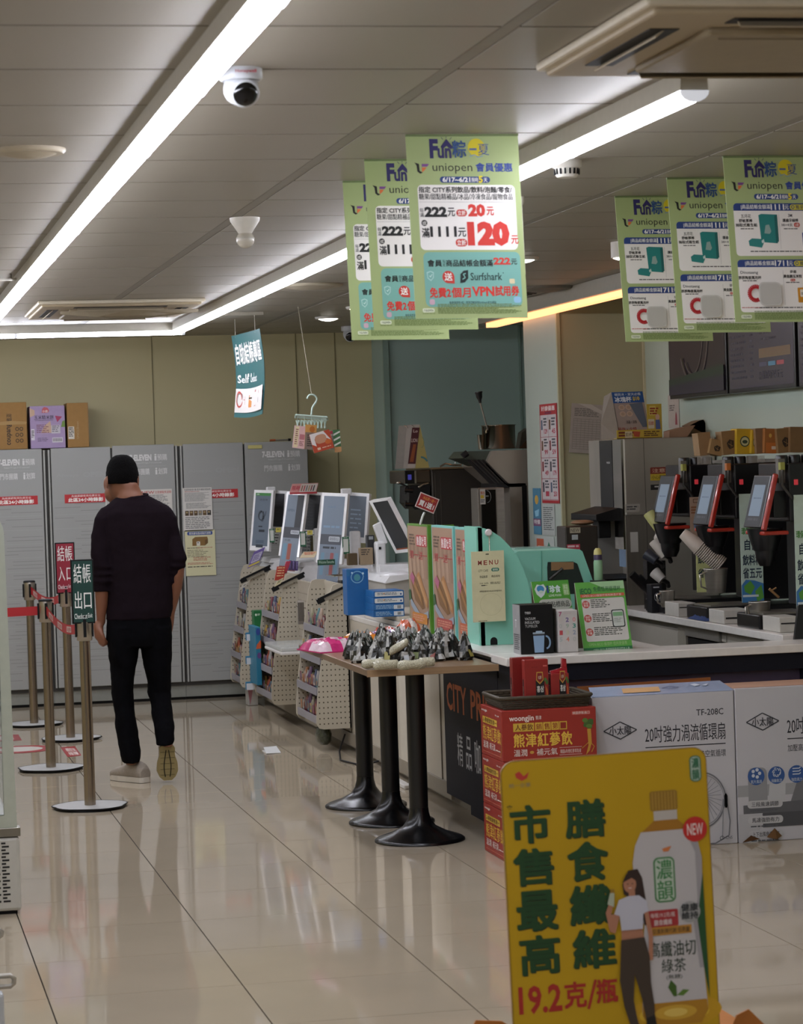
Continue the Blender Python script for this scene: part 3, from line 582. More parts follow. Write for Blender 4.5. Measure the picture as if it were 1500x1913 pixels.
for i, ((x0, y0, x1, y1), cl, lab, rot) in enumerate(packs):
    a, b = HP(x0, y0, -.02*i), HP(x1, y1, -.02*i); cx, cz = (a.x+b.x)/2, (a.z+b.z)/2; W, H = abs(b.x-a.x), abs(a.z-b.z); r = math.radians(-rot)
    U = Vector((math.cos(r), 0, math.sin(r)))*W; V = Vector((math.sin(r), 0, -math.cos(r)))*H; O = Vector((cx, YH-.17-.02*i, cz))-U/2-V/2
    t2 = thing('snack_pack', lab, 'snack', O+V)
    MB().prism([O, O+U, O+U+V, O+V], (0, .012, 0), mat(cl, .3)).build('packet', t2, .004)
    P = Print(O, U, V, (0, -1, 0), 100, 110)
    if i == 0: P.r(6, 4, 40, 106, 'cfc39a'); P.lines(12, 16, 36, 96, 8, '8a5a5a'); P.rr(50, 40, 94, 66, 'a86a72', 4); P.lines(52, 74, 92, 100, 4, '7a4a4a')
    if i == 1: P.r(0, 34, 100, 110, '75675c'); P.e(60, 20, 24, 14, 'a5601c'); P.lines(20, 44, 80, 100, 6, '3a302a')
    if i == 2: P.r(0, 0, 100, 18, 'a5324a'); P.lines(14, 30, 86, 90, 6, '77808a')
    if i == 3: [P.poly([(0, 20+26*k), (100, 6+26*k), (100, 14+26*k), (0, 30+26*k)], 'cfd2ca') for k in range(4)]; P.r(0, 84, 100, 110, 'b98a5a')
    if i == 4: P.poly([(0, 0), (70, 0), (96, 60), (60, 30), (18, 34), (20, 76), (0, 60)], 'd2ccc8'); P.rr(20, 14, 76, 66, 'b58468', 20); P.e(80, 66, 16, 14, 'c0622a'); P.rr(20, 86, 36, 100, 'd8b9a4', 2); P.lines(44, 90, 90, 98, 1, 'd8b9a4')
    P.build('print', t2)

# ------------------------------------------------------------------ queue posts, belts, standing signs
M_POST = mat('9a8e80', .26, 1., .1, 8, stretch=(1, 1, .2))
posts = [(1.035, 12.46), (.972, 14.16), (1.2, 15.69), (1.05, 16.71)]
labs = ['steel queue post nearest the camera carrying the green exit sign', 'second steel queue post from the camera with red belt going left', 'steel queue post carrying the red entrance sign', 'farthest steel queue post, without a sign']
M_BASE = mat('b4b4b2', .35)
for k, (x, y) in enumerate(posts):
    t = thing('queue_post', labs[k], 'post', (x, y, 0)); R = random.Random(k+3)
    n = 40; ring = [(x+(.176+.008*math.sin(5*a+k)+R.uniform(-.003, .003))*math.cos(a), y+(.176+.008*math.sin(4*a+k))*math.sin(a), .012) for a in [2*math.pi*i/n for i in range(n)]]
    MB().prism(ring, (0, 0, .003), M_BASE).build('paper_cover', t)
    MB().tube([Vector(q)+Vector((0, 0, .001)) for q in ring+[ring[0]]], .0035, BLACK, 6).build('black_rim', t)
    MB().lathe((x, y, 0), [(.17, 0), (.17, .008), (.165, .0118)], BLACK, 40).build('base', t)
    MB().lathe((x, y, .014), [(.027, 0), (.026, .8)], M_POST, 28).build('pole', t)
    MB().lathe((x, y, .80), [(.027, 0), (.037, .004), (.037, .11), (.036, .114)], mat('b0a99e', .3, .95, .08, 8), 28).build('collar', t)
    MB().lathe((x, y, .914), [(.038, 0), (.038, .008), (.03, .012)], BLACK, 28).build('cap', t)
    for dx, dy in ((-.037, 0), (0, -.037), (.037, 0)): MB().box(x+dx-.007, x+dx+.007, y+dy-.007, y+dy+.007, .82, .905, BLACK).build('belt_slot', t)
def belt(label, p, q, prints=True, z=.865):
    p, q = Vector((*p, z)), Vector((*q, z)); d = (q-p); L = d.length; d.normalize(); p += d*.04; q -= d*.04; L = (q-p).length; n = d.cross(Vector((0, 0, 1)))
    if n.y > 0: n = -n
    t = thing('queue_belt', label, 'belt', (p+q)/2); N = 14
    def at(u, v, o): return p+(q-p)*u+Vector((0, 0, .024-.048*v-.05*math.sin(math.pi*u)*(1 if prints else .1)))+n*o
    m = MB(); vs = [at(i/N, j, o) for o in (.0008, -.0008) for j in (0, 1) for i in range(N+1)]; M1 = N+1
    fs = [(i, i+1, M1+i+1, M1+i) for i in range(N)]+[(2*M1+i, 3*M1+i, 3*M1+i+1, 2*M1+i+1) for i in range(N)]
    m.add(vs, fs, mat('ae2026', .5)); m.build('webbing', t)
    if prints:
        P = Print((0, 0, 0), (1, 0, 0), (0, 0, 1), (0, 0, 1), 100, 10, fn=lambda u, v, o: at(u, v, o+.001))
        for k in range(4): P.r(8+25*k, 2, 20+25*k, 8, 'd8c9c4'); P.t(9+25*k, 3, 19+25*k, 7.2, '7-ELEVEN', 'ae2026', .02)
        P.build('print', t)
belt('red belt between the farthest post and the entrance sign post', posts[3], posts[2]); belt('red belt between the second post and the exit sign post', posts[1], posts[0])
belt('plain red belt running left from the second post out of frame', posts[1], (-.3, 14.1), False)
def post_sign(label, x, y, px, rows, col, art):
    a, b = A(px[0], px[1], y-.03), A(px[2], px[3], y-.03); t = thing('post_sign', label, 'sign', ((a.x+b.x)/2, y-.03, b.z))
    MB().box(a.x, b.x, y-.034, y-.02, b.z, a.z, BLACK).build('frame', t, .003)
    MB().box(a.x+.007, b.x-.007, y-.037, y-.033, b.z+.007, a.z-.007, mat(col, .4)).build('panel', t)
    MB().cyl(((a.x+b.x)/2, y-.026, .92), .006, b.z-.92, BLACK, 10).build('stem', t)
    P = front(a.x+.007, b.x-.007, b.z+.007, a.z-.007, y-.037, 100, 250); art(P); P.build('lettering', t)
def ex(P): P.t(6, 12, 46, 90, '結', 'e6e6e2', .01); P.t(52, 12, 92, 90, '帳', 'e6e6e2', .01); P.t(8, 124, 44, 196, '出', 'e6e6e2', .02); P.t(54, 130, 92, 194, '口', 'e6e6e2', .02); P.t(4, 214, 68, 236, 'Checkout', 'dfe4e0', .01); P.t(72, 214, 94, 232, 'Exit', 'dfe4e0', .01)
def en(P): P.t(6, 12, 46, 90, '結', 'e6e6e2', .01); P.t(52, 12, 92, 90, '帳', 'e6e6e2', .01); P.t(8, 118, 46, 190, '入', 'e6e6e2', .02); P.t(56, 124, 92, 188, '口', 'e6e6e2', .02); P.t(4, 210, 60, 232, 'Checkout', 'dfd0d0', .01); P.t(64, 210, 96, 228, 'Entrance', 'dfd0d0', .01)
post_sign('dark green checkout exit sign in black frame on nearest post', 1.035, 12.46, (131, 1046, 178, 1164), 2, '0f3a34', ex)
post_sign('dark red checkout entrance sign in black frame behind the green sign', 1.2, 15.69, (102, 1014, 142, 1108), 2, '8e1f33', en)
# floor stickers and litter
def sticker(label, pts, col, art=None):
    g = [D(x, y, .0012) for x, y in pts]; c = sum(g, Vector())/len(g); t = thing('floor_sticker', label, 'sticker', c)
    MB().prism(g, (0, 0, -.001), mat(col, .3)).build('film', t)
    if art:
        P = Print(g[0], g[1]-g[0], g[3]-g[0], (0, 0, 1), 100, 40); art(P); P.build('print', t)
sticker('small red floor sticker with white lettering beside the nearest post', [(113, 1396), (140, 1394), (152, 1411), (126, 1414)], '9c2a30', lambda P: (P.t(22, 6, 88, 20, '請在此', 'd8c4bc', .03), P.t(22, 22, 88, 36, '排隊', 'd8c4bc', .03)))
c = D(38, 1400, .001); t = thing('floor_sticker', 'round red and white floor sticker at left frame edge', 'sticker', c)
MB().lathe(c, [(.2, 0), (.2, .0012)], mat('a3333a', .3), 36).build('film', t); MB().lathe(c+Vector((0, 0, .0012)), [(.13, 0), (.13, .0006)], mat('c9c4ba', .3), 36).build('centre', t)
c = D(25, 1378, .001); t = thing('floor_sticker', 'red square floor sticker seen between posts at left edge', 'sticker', c); MB().box(c.x-.16, c.x+.04, c.y-.18, c.y+.18, .0002, .0014, mat('8e2a30', .3)).build('film', t); MB().box(c.x-.12, c.x, c.y-.1, c.y+.1, .0014, .0019, mat('b9a9a0', .3)).build('print', t)
q = D(507, 1405, 0); t = thing('paper_scrap', 'small folded white paper lying on the floor tiles', 'paper', q)
MB().prism([(q.x-.045, q.y-.1, .006), (q.x+.04, q.y-.09, .004), (q.x+.045, q.y+.1, .022), (q.x-.03, q.y+.09, .02)], (0, 0, -.003), mat('c9c9c6', .6)).box(q.x-.04, q.x+.035, q.y-.08, q.y+.08, 0, .004, mat('c9c9c6', .6)).build('sheet', t)
# ------------------------------------------------------------------ the man
YP = 13.4
SKIN = mat('7a4e38', .5, 0, .06, 20); SWE = mat('1a1318', .95, 0, .1, 60, .25, bscale=14, spec=.05); TRO = mat('0a0a0d', .9, 0, .1, 50, .2, bscale=12, spec=.05); HAIR = mat('060505', .95, 0, .15, 200, .8, bscale=160, spec=.1)
def pp(x, y, d=0): return A(x, y, YP+d)
PXM = FPX/YP*1.02
def limb(mb, seq, m=None, n=20):      # seq: x, y, dy, half width px, half depth m ; rings level with the floor
    mb.rings([(pp(x, y, d), (hw/PXM, 0, 0), (0, hd, 0)) for x, y, d, hw, hd in seq][::-1], m or SKIN, n)
def remesh(mb, name, parent, vox, smooth=2, noise=None):
    o = mb.build(name, parent, fix=False)
    r = o.modifiers.new('r', 'REMESH'); r.mode = 'VOXEL'; r.voxel_size = vox; r.use_smooth_shade = True
    if smooth: s = o.modifiers.new('s', 'SMOOTH'); s.iterations = smooth; s.factor = .5
    if noise:
        tx = bpy.data.textures.new('folds', 'CLOUDS'); tx.noise_scale = noise[1]
        d = o.modifiers.new('d', 'DISPLACE'); d.texture = tx; d.strength = noise[0]; d.mid_level = .5
    dg = bpy.context.evaluated_depsgraph_get(); me = bpy.data.meshes.new_from_object(o.evaluated_get(dg)); o.modifiers.clear()
    old = o.data; me.materials.clear(); [me.materials.append(x) for x in mb.ms]; o.data = me; bpy.data.meshes.remove(old); me.name = name
    me.polygons.foreach_set('use_smooth', [True]*len(me.polygons)); return o
foot0 = D(270, 1452, 0)
man = thing('person', 'man in dark brown sweater, black trousers and pale trainers walking away with head bowed', 'person', (foot0.x, YP, 0))
# body: one continuous figure under the clothes
bd = MB()
hd = pp(226, 897, .05)   # head, bowed forward and turned a little left
bd.rings([(hd+Vector((0, 0, .118*math.cos(t_))), (.079*max(.03, math.sin(t_))*(1 if t_ < 1.7 else .9), -.0, 0), (0, .096*max(.03, math.sin(t_)), 0)) for t_ in [math.pi*k/12 for k in range(12, -1, -1)]], SKIN, 24)
jaw = pp(213, 922, .09); bd.ball(jaw, .05, .055, .052, SKIN); bd.ball(pp(204, 905, .12), .03, .05, .05, SKIN)
bd.ball(pp(198, 908, .165), .014, .02, .014, SKIN)                                # nose, hidden side
limb(bd, [(233, 893, .02, 19, .062), (238, 905, .0, 20, .064), (241, 916, .0, 22, .066), (244, 927, -.01, 25, .068), (250, 940, .0, 36, .075), (252, 955, .0, 60, .09), (254, 975, .0, 66, .1), (257, 1050, .0, 56, .09), (262, 1110, .0, 54, .09), (262, 1150, 0, 56, .1), (260, 1178, 0, 54, .1)])
limb(bd, [(200, 958, 0, 14, .05), (193, 1000, .0, 15, .05), (191, 1050, -.01, 14, .045), (190, 1085, -.01, 13, .04), (190, 1105, -.01, 13, .036), (190, 1130, .0, 11.5, .032), (189, 1150, .01, 9, .026), (189, 1166, .02, 8, .024)])
limb(bd, [(308, 955, 0, 14, .05), (322, 1000, .0, 14, .05), (333, 1050, -.02, 13, .045), (331, 1075, -.02, 13, .04), (328, 1100, .0, 12, .035), (323, 1125, .02, 10, .03), (319, 1145, .04, 8, .026), (316, 1165, .05, 9, .03), (313, 1182, .06, 9, .03)])
limb(bd, [(236, 1165, 0, 26, .09), (231, 1220, .0, 22, .07), (229, 1280, .0, 17, .06), (233, 1340, .0, 15, .055), (243, 1400, -.02, 10, .04), (244, 1428, -.03, 10, .045)])
limb(bd, [(288, 1165, 0, 28, .09), (293, 1220, .0, 22, .07), (299, 1280, .0, 17, .06), (303, 1320, -.04, 15, .05), (308, 1365, -.12, 11, .04), (313, 1395, -.16, 10, .04)])
# left hand: palm, curled fingers and thumb
def hand_at(h, s=1):
    bd.rings([(h+Vector((0, 0, .035)), (.024, 0, 0), (0, .022, 0)), (h, (.026*1., 0, 0), (0, .04, 0)), (h+Vector((.002*s, 0, -.045)), (.024, 0, 0), (0, .043, 0)), (h+Vector((.004*s, 0, -.058)), (.018, 0, 0), (0, .036, 0))][::-1], SKIN, 16)
    for k, L in enumerate((.9, 1., .95, .8)):
        y = .033-.022*k; b = h+Vector((.002*s, y, -.05))
        bd.tube([b, b+Vector((.004*s, 0, -.026*L)), b+Vector((.018*s, .0, -.040*L)), b+Vector((.034*s, 0, -.034*L)), b+Vector((.036*s, 0, -.014*L))], [.0105, .0102, .0098, .009, .0075], SKIN, 10)
    b = h+Vector((.006*s, -.034, -.006)); bd.tube([b, b+Vector((.008*s, -.016, -.026)), b+Vector((.018*s, -.014, -.05)), b+Vector((.026*s, -.004, -.066))], [.013, .0125, .011, .008], SKIN, 10)
hand_at(pp(184, 1174, .02), 1)
remesh(bd, 'body', man, .0075, 2)
# ears
for x, y, s in ((201, 901, -1), (256, 899, 1)):
    e = pp(x, y, .0); MB().rings([(e+Vector((s*.004*k, 0, 0)), (0, .02*(1-.12*k), 0), (0, 0, .034*(1-.1*k))) for k in range(3)], SKIN, 14).build('ear', man, fix=True)
# hair: cropped cap
hb = MB(); hc = hd+Vector((.006, -.012, .01))
hb.rings([(hc+Vector((0, -.004*(1 if t_ > 1.3 else 0), .122*math.cos(t_))), (.086*max(.03, math.sin(t_))**.72, 0, 0), (0, .1*max(.03, math.sin(t_))**.72, 0)) for t_ in [math.pi*k/14 for k in range(8, -1, -1)]], HAIR, 26)
hb.rings([(pp(x_, y_, d_), (w_/PXM, 0, 0), (0, h_, 0)) for x_, y_, d_, w_, h_ in ((240, 910, .0, 14, .045), (237, 903, .012, 21, .064), (231, 894, .03, 29, .088), (229, 882, .045, 24, .085))], HAIR, 22)
remesh(hb, 'hair', man, .006, 5, (.004, .012))
# sweater
sb = MB()
limb(sb, [(250, 926, -.005, 27, .075), (250, 934, .0, 42, .088), (253, 945, .0, 60, .1), (255, 958, .0, 70, .115), (257, 985, .0, 72, .125), (258, 1030, .0, 66, .12), (260, 1080, .0, 62, .12), (262, 1120, .0, 62, .125), (261, 1140, .0, 63, .13), (260, 1150, 0, 61, .125), (259, 1156, 0, 62, .125)], SWE, 28)
limb(sb, [(204, 948, 0, 15, .05), (196, 968, 0, 20, .07), (190, 1000, .0, 20, .068), (189, 1035, -.01, 20, .062), (191, 1052, -.015, 20, .06), (194, 1059, -.01, 23.5, .07), (192, 1065, -.01, 19, .056), (195, 1072, -.01, 24, .07), (192, 1078, -.01, 18.5, .056), (194, 1085, -.01, 23, .068), (192, 1091, -.01, 17.5, .054), (191, 1096, -.01, 17, .05), (191, 1105, -.01, 16, .046)], SWE)
limb(sb, [(303, 948, 0, 15, .05), (311, 966, 0, 18, .066), (319, 1000, .0, 17, .062), (326, 1030, -.02, 18, .06), (330, 1044, -.025, 19, .062), (328, 1051, -.02, 16.5, .055), (329, 1058, -.02, 18.5, .06), (327, 1064, -.01, 15.5, .052), (327, 1071, -.01, 16.5, .054), (326, 1078, -.005, 14.5, .047), (325, 1090, .0, 13.5, .042)], SWE)
remesh(sb, 'sweater', man, .007, 1, (.013, .09))
nb = MB(); cN = pp(248, 929, -.005); nb.tube([cN+Vector((.075*math.cos(a)+.0, .072*math.sin(a), .012*math.cos(a-.4))) for a in [2*math.pi*k/24 for k in range(25)]], .0075, SWE, 8); nb.build('collar', man)
# trousers
tb = MB()
limb(tb, [(259, 1140, 0, 58, .115), (260, 1165, 0, 62, .128), (260, 1190, 0, 63, .13), (260, 1206, 0, 61, .12)], TRO, 28)
limb(tb, [(232, 1170, 0, 31, .12), (231, 1200, 0, 31, .115), (230, 1235, 0, 26, .1), (229, 1270, .0, 22.5, .085), (229, 1290, .0, 20.5, .08), (231, 1320, -.0, 19, .075), (235, 1350, -.01, 20, .075), (240, 1385, -.02, 20.5, .072), (244, 1412, -.03, 19, .07), (245, 1424, -.03, 16.5, .07)], TRO)
limb(tb, [(290, 1170, 0, 32, .12), (291, 1200, 0, 31, .115), (294, 1240, .0, 26, .1), (298, 1275, .0, 22.5, .085), (297, 1292, .0, 22.5, .08), (300, 1310, -.03, 20, .072), (303, 1335, -.07, 20, .07), (307, 1360, -.11, 20, .068), (308, 1383, -.14, 17.5, .062), (306, 1392, -.15, 14, .06)], TRO)
remesh(tb, 'trousers', man, .007, 1, (.014, .08))
# shoes
UP = mat('948a7e', .8, 0, .06, 90, .3); SOLE = mat('c9c2b6', .6); SOLEB = mat('8a7c52', .6)
g = D(240, 1451, 0); gx, gy = g.x, YP-.02
sh = MB()     # left shoe: flat, toe to the left and away
L0 = Vector((gx+.045, gy-.03, 0)); dirn = Vector((-.5, .86, 0)).normalized(); wv = Vector((.86, .5, 0)).normalized()
prof = [(-.025, .034, .07, .04), (.0, .042, .095, .0), (.05, .044, .11, .0), (.1, .045, .095, .0), (.16, .048, .075, .0), (.22, .044, .058, .0), (.258, .026, .045, .0)]
sh.rings([(L0+dirn*d+Vector((0, 0, .006+h/2)), wv*w_, Vector((0, 0, h/2))) for d, w_, h, _ in prof], UP, 20); remesh(sh, 'shoe', man, .006, 2)
sl = MB(); out = [L0+dirn*d+wv*w_*s for s, seq in ((1, [(-.032, .02), (-.02, .036), (.05, .04), (.15, .047), (.22, .042), (.266, .018)]), (-1, [(.266, .018), (.22, .042), (.15, .047), (.05, .04), (-.02, .036), (-.032, .02)])) for d, w_ in seq]
sl.prism([o_+Vector((0, 0, .002)) for o_ in out], (0, 0, .026), SOLE).build('sole', man, .006, label='off-white shoe sole')
for k in range(8): MB().box(-.002, .002, -.05, .05, .003, .018, BLACK)
# right shoe: heel lifted, sole towards the camera, toe on the floor
tx, ty = pp(318, 1460, -.2), 0
toe = Vector((pp(317, 1462, -.2).x, D(317, 1462, 0).y, .012)); heel = pp(311, 1388, -.12); heel.y = toe.y-.03
ax = (heel-toe); Ls = ax.length; ax.normalize(); nrm = Vector((0, -1, 0)); nrm = (nrm-ax*nrm.dot(ax)).normalized(); wv = ax.cross(nrm).normalized()
so = [(0, .018), (.02, .036), (.06, .047), (.1, .046), (.15, .036), (.19, .034), (.225, .036), (.25, .03), (Ls, .014)] if Ls > .26 else [(0, .018), (.02, .036), (.05, .047), (.09, .045), (.13, .034), (Ls*.75, .034), (Ls*.88, .034), (Ls, .016)]
so = [(d_, w_*1.16) for d_, w_ in so]; out = [toe+ax*d+wv*w_ for d, w_ in so]+[toe+ax*d-wv*w_ for d, w_ in so[::-1]]
MB().prism([o_ for o_ in out], -nrm*.024, SOLEB).build('sole', man, .006, label='yellowish tread of the lifted sole')
mbg = MB()
for s in (-1, 1): mbg.tube([toe+ax*(.02+k*.02)+wv*s*(.012+.006*math.sin(k*.6))+nrm*.001 for k in range(int(Ls/.02)-1)], .0022, BLACK, 6)
for k in range(5): mbg.tube([toe+ax*(.03+k*.03)-wv*.036+nrm*.001, toe+ax*(.03+k*.03)+wv*.036+nrm*.001], .0012, mat('5c5236', .8), 5)
mbg.build('tread_groove', man)
sh = MB(); sh.rings([(toe+ax*d-nrm*(.02+h/2), wv*w_, nrm*h/2) for d, w_, h in [(.0, .025, .03), (.04, .044, .045), (.1, .043, .06), (Ls*.6, .038, .085), (Ls*.85, .038, .09), (Ls, .034, .08), (Ls+.02, .026, .06)]], UP, 20); remesh(sh, 'shoe', man, .006, 2)
MB().ball(heel+Vector((.0, .02, .02)), .03, .035, .04, UP).build('heel_tab', man)
# ------------------------------------------------------------------ checkout counter
M_CW = mat('b9b1a1', .4, 0, .03, 2); M_TOP = mat('d9d5ce', .25); M_KICK = mat('8d8474', .5); M_NAVY = mat('14151f', .6, spec=.2)
CHK = t = thing('checkout_counter', 'long cream checkout counter with navy coffee panel running back to the lockers', 'counter', (3.0, 14.2, 0))
MB().box(2.66, 3.25, 10.73, 17.75, .1, .735, M_CW).build('body', t)
MB().box(2.69, 3.2, 10.9, 17.7, .0, .1, M_KICK).build('kick', t)
MB().box(2.66, 3.3, 10.73, 17.78, .735, .764, M_TOP).build('worktop', t, .004)
for y in (11.98, 12.75, 13.4, 14.3, 15.6, 16.9): MB().box(2.655, 2.662, y-.004, y+.004, .1, .735, mat('6f675a', .6)).build('panel_joint', t)
MB().box(2.65, 2.66, 12.72, 12.9, .1, .735, mat('c9c2b2', .4)).build('edge_profile', t)
MB().box(2.646, 2.66, 11.75, 17.74, .03, .1, M_KICK).build('kick_plate', t)
MB().box(2.632, 2.659, 10.73, 11.78, .06, .735, M_NAVY).build('panel', t)
MB().box(2.632, 2.659, 10.73, 11.3, .02, .06, M_NAVY).build('panel', t)
P = side(2.632, 11.78, 10.52, .0, .735, 126, 74)
P.t(6, 15, 46, 28, 'CITY', 'c4652c', .02); P.t(54, 15, 112, 28, 'PRIMA', 'c4652c', .02)
for i, ch in enumerate('精品咖啡'): P.t(25+17*i, 37, 36+17*i, 52, ch, 'b9bcc0', .01)
P.build('lettering', t)
# front counter, running right
t = thing('front_counter', 'white topped navy counter running right behind the fan boxes', 'counter', (4.0, 10.6, 0))
MB().box(2.634, 3.9, 10.49, 10.62, .0, .675, mat('4c3d52', .5)).build('lower_panel', t)
MB().box(2.632, 3.9, 10.45, 10.70, .675, .745, M_NAVY).box(2.632, 2.66, 10.45, 10.72, .02, .675, M_NAVY).build('upper_panel', t)
MB().box(2.60, 4.5, 10.43, 10.70, .745, .78, M_TOP).box(3.9, 4.5, 10.45, 10.7, 0, .745, M_NAVY).build('worktop', t, .004)
MB().box(2.60, 3.35, 10.70, 11.5, .765, .78, M_TOP).build('worktop_return', t, .003)
MB().box(2.66, 3.9, 10.62, 10.70, .0, .675, M_NAVY).build('carcass', t)

# ------------------------------------------------------------------ pegboard racks on the counter front
M_PEG = mat('b3ab99', .5, 0, .03, 3); M_HOLE = mat('4a4436', .8); M_SHELF = mat('8f8c92', .35, coat=.1)
RK = random.Random(11)
CN = ['brick red', 'mustard', 'teal', 'maroon', 'beige', 'olive', 'grey', 'navy', 'tan', 'plum', 'cream', 'wine']
PCOL = ['94503c', 'a88c4a', '56787c', '6a3a40', 'b09c8c', '6a7450', 'a09c98', '4c5670', '9c6a48', '6a506c', 'a8a28c', '7c4852']
def profile(xr, y):      # side outline: narrow at the top, deeper below
    o = [(xr, .935), (xr-.06, .938), (xr-.085, .93), (xr-.105, .88), (xr-.145, .62), (xr-.185, .36), (xr-.2, .2), (xr-.2, .16), (xr-.185, .135), (xr-.16, .13), (xr, .13)]
    return [(a, y, b) for a, b in o]
def rack(label, ynear, yfar, holder=True):
    t = thing('pegboard_rack', label, 'shelf', (2.56, (ynear+yfar)/2, .13)); xr = 2.655
    for k, y in enumerate((ynear, yfar-.02)):
        MB().prism(profile(xr, y), (0, .02, 0), M_PEG).build('side_panel', t, .003)
        nx = 8; hb = MB()
        for i in range(nx):
            for j in range(25):
                x = xr-.014-.024*i; z = .16+.030*j
                lim = .2 if z < .36 else .2-(z-.36)*.17
                if xr-x > lim-.012 or z > .91: continue
                hb.lathe((x, y+.0005, z), [(.0042, -.0015), (.0042, 0)], M_HOLE, 7, axis=(0, 1, 0))
        hb.build('peg_hole_field', t, kind='stuff')
    MB().box(xr-.012, xr-.002, ynear, yfar, .13, .93, M_PEG).build('back_panel', t)
    for j, z in enumerate((.17, .33, .50, .66)):
        d = .19-.17*max(0, z-.36)
        MB().box(xr-d, xr-.01, ynear+.02, yfar-.02, z-.006, z, M_SHELF).build('shelf', t)
        MB().box(xr-d-.004, xr-d+.001, ynear+.02, yfar-.02, z-.012, z+.03, M_SHELF).build('price_rail', t)
    if holder:       # slanted sign holder on top of the near panel
        MB().obox((xr-.075, ynear-.006, .885), (.098, 0, .042), (0, .012, 0), (-.006, 0, .014), mat('8f897a', .4)).build('sign_holder', t)
        MB().obox((xr-.075, ynear-.02, .898), (.1, 0, .043), (0, .004, 0), (-.003, 0, .006), BLACK).build('holder_rail', t)
        MB().obox((xr-.16, ynear-.021, .85), (.02, 0, .009), (0, .005, 0), (-.006, 0, .012), BLACK).build('holder_tip', t)
        MB().obox((xr-.0, ynear-.021, .918), (.02, 0, .009), (0, .005, 0), (-.006, 0, .012), BLACK).build('holder_tip', t)
    return t
SHADE = [('candy', 'small colourful snack packet standing on '), ]
def stock(rk, ynear, yfar, grp, rows=(.17, .33, .50, .66)):
    xr = 2.655
    for j, z in enumerate(rows):
        y = ynear+.05; d = .185-.17*max(0, z-.36)
        while y < yfar-.09:
            w_ = RK.uniform(.05, .085); h_ = RK.uniform(.07, .125); c1, c2 = RK.sample(PCOL, 2); x = xr-d+.03
            cc = Vector((x, y+w_/2, z)); ln = RK.uniform(.0, .02)
            m = MB(); m.rings([(cc+Vector((ln*q, 0, h_*q+.001)), (.004+.016*math.sin(math.pi*min(.93, q+.07)), 0, 0), (0, w_/2*(1.0 if q in (0, 1) else .93), 0)) for q in (0, .12, .35, .6, .88, 1)], mat(c1, .3), 10)
            o = m.build('snack_packet', None, label='%s snack packet with %s label, %s shelf of %s' % (CN[PCOL.index(c1)], CN[PCOL.index(c2)], ('lowest', 'second', 'third', 'top')[j], grp), cat='snack', group='snack packets on '+grp, org=cc)
            P = Print(cc+Vector((-.0235, w_*.36, h_*.8)), (0, -w_*.72, 0), (-.0, 0, -h_*.5), (-1, 0, 0), 10, 10); P.r(0, 0, 10, 10, c2); P.e(5, 5, 3, 3, PCOL[RK.randrange(12)]); WM[o.name] = Matrix.Translation(cc)
            P.build('print', o); y += w_+RK.uniform(.004, .014)
rack('far pegboard rack of snack shelves beside the lockers', 17.2, 17.68); stock(None, 17.2, 17.68, 'the far pegboard rack')
rack('middle pegboard rack of snack shelves between the two others', 15.85, 16.55); stock(None, 15.85, 16.55, 'the middle pegboard rack')
rack('near pegboard rack of snack shelves behind the table', 14.25, 14.95); stock(None, 14.25, 14.95, 'the near pegboard rack')
# second pegboard sheets between racks, with hooks and goods
for lab, y0, y1 in (('bare pegboard wall panel between far and middle racks', 16.62, 17.12), ('bare pegboard wall panel between middle and near racks', 15.05, 15.8)):
    t = CHK; sheet_ = MB().box(2.63, 2.65, y0, y1, .2, .9, mat('9d9484', .5)).build('pegboard_sheet', t)
    hb = MB()
    for i in range(int((y1-y0)/.05)):
        for j in range(14): hb.lathe((2.63, y0+.03+.05*i, .24+.045*j), [(.004, -.001), (.004, .0005)], M_HOLE, 6, axis=(1, 0, 0))
    hb.build('peg_hole_field', sheet_, kind='stuff')
# goods in the gaps
q = A(420, 1185, 17.0)
def fbox(label, px, Y, dep, m, name='box', cat='box', art=None, bev=.003, zb=None, W=100):
    a, b = A(px[0], px[1], Y), A(px[2], px[3], Y)
    if zb is not None: b.z = zb
    t = thing(name, label, cat, ((a.x+b.x)/2, Y+dep/2, b.z)); bo = MB().box(a.x, b.x, Y, Y+dep, b.z, a.z, m).build('body', t, bev)
    if art:
        P = front(a.x, b.x, b.z, a.z, Y, W, W*(a.z-b.z)/(b.x-a.x)); art(P); P.build('print', bo)
    return t, a, b
fbox('green payment terminal box on small white ledge between racks', (474, 1141, 494, 1157), 16.75, .1, mat('1d6a38', .4), 'card_box', 'box', lambda P: (P.e(20, 40, 10, 12, 'cfe0cf'), P.lines(34, 30, 60, 50, 2, 'cfe0cf')), zb=.53)
t = thing('ledge', 'small white ledge holding the green box between far racks', 'shelf', (2.58, 16.82, .52)); MB().box(2.5, 2.63, 16.68, 16.95, .5, .529, WHITEP).build('tray', t, .006)
t = thing('ledge', 'white clear-lidded ledge on the pegboard between middle and near racks', 'shelf', (2.55, 15.4, .5)); MB().box(2.4, 2.63, 15.1, 15.72, .49, .51, WHITEP).box(2.4, 2.63, 15.1, 15.72, .512, .535, mat('c9ccc8', .2, alpha=.5)).build('tray', t, .006)
fbox('blue and orange snack carton hanging low between far and middle racks', (477, 1172, 490, 1280), 16.3, .3, mat('1f6f8c', .4), 'snack_carton', 'box', lambda P: (P.e(50, 90, 40, 70, '23408c'), P.poly([(20, 340), (100, 250), (100, 420), (0, 430)], 'c4562a'), P.e(60, 560, 40, 60, '5a3a7a')))
for k, y in enumerate((1196, 1240, 1288)):
    fbox('white price card on blue backing hanging between racks, %s' % ('uppermost', 'middle one', 'lowest')[k], (459, y-14, 476, y), 16.55, .02, mat('2a6f90', .4), 'price_card', 'card', lambda P: P.r(8, 18, 100, 92, 'c9ccd0'))
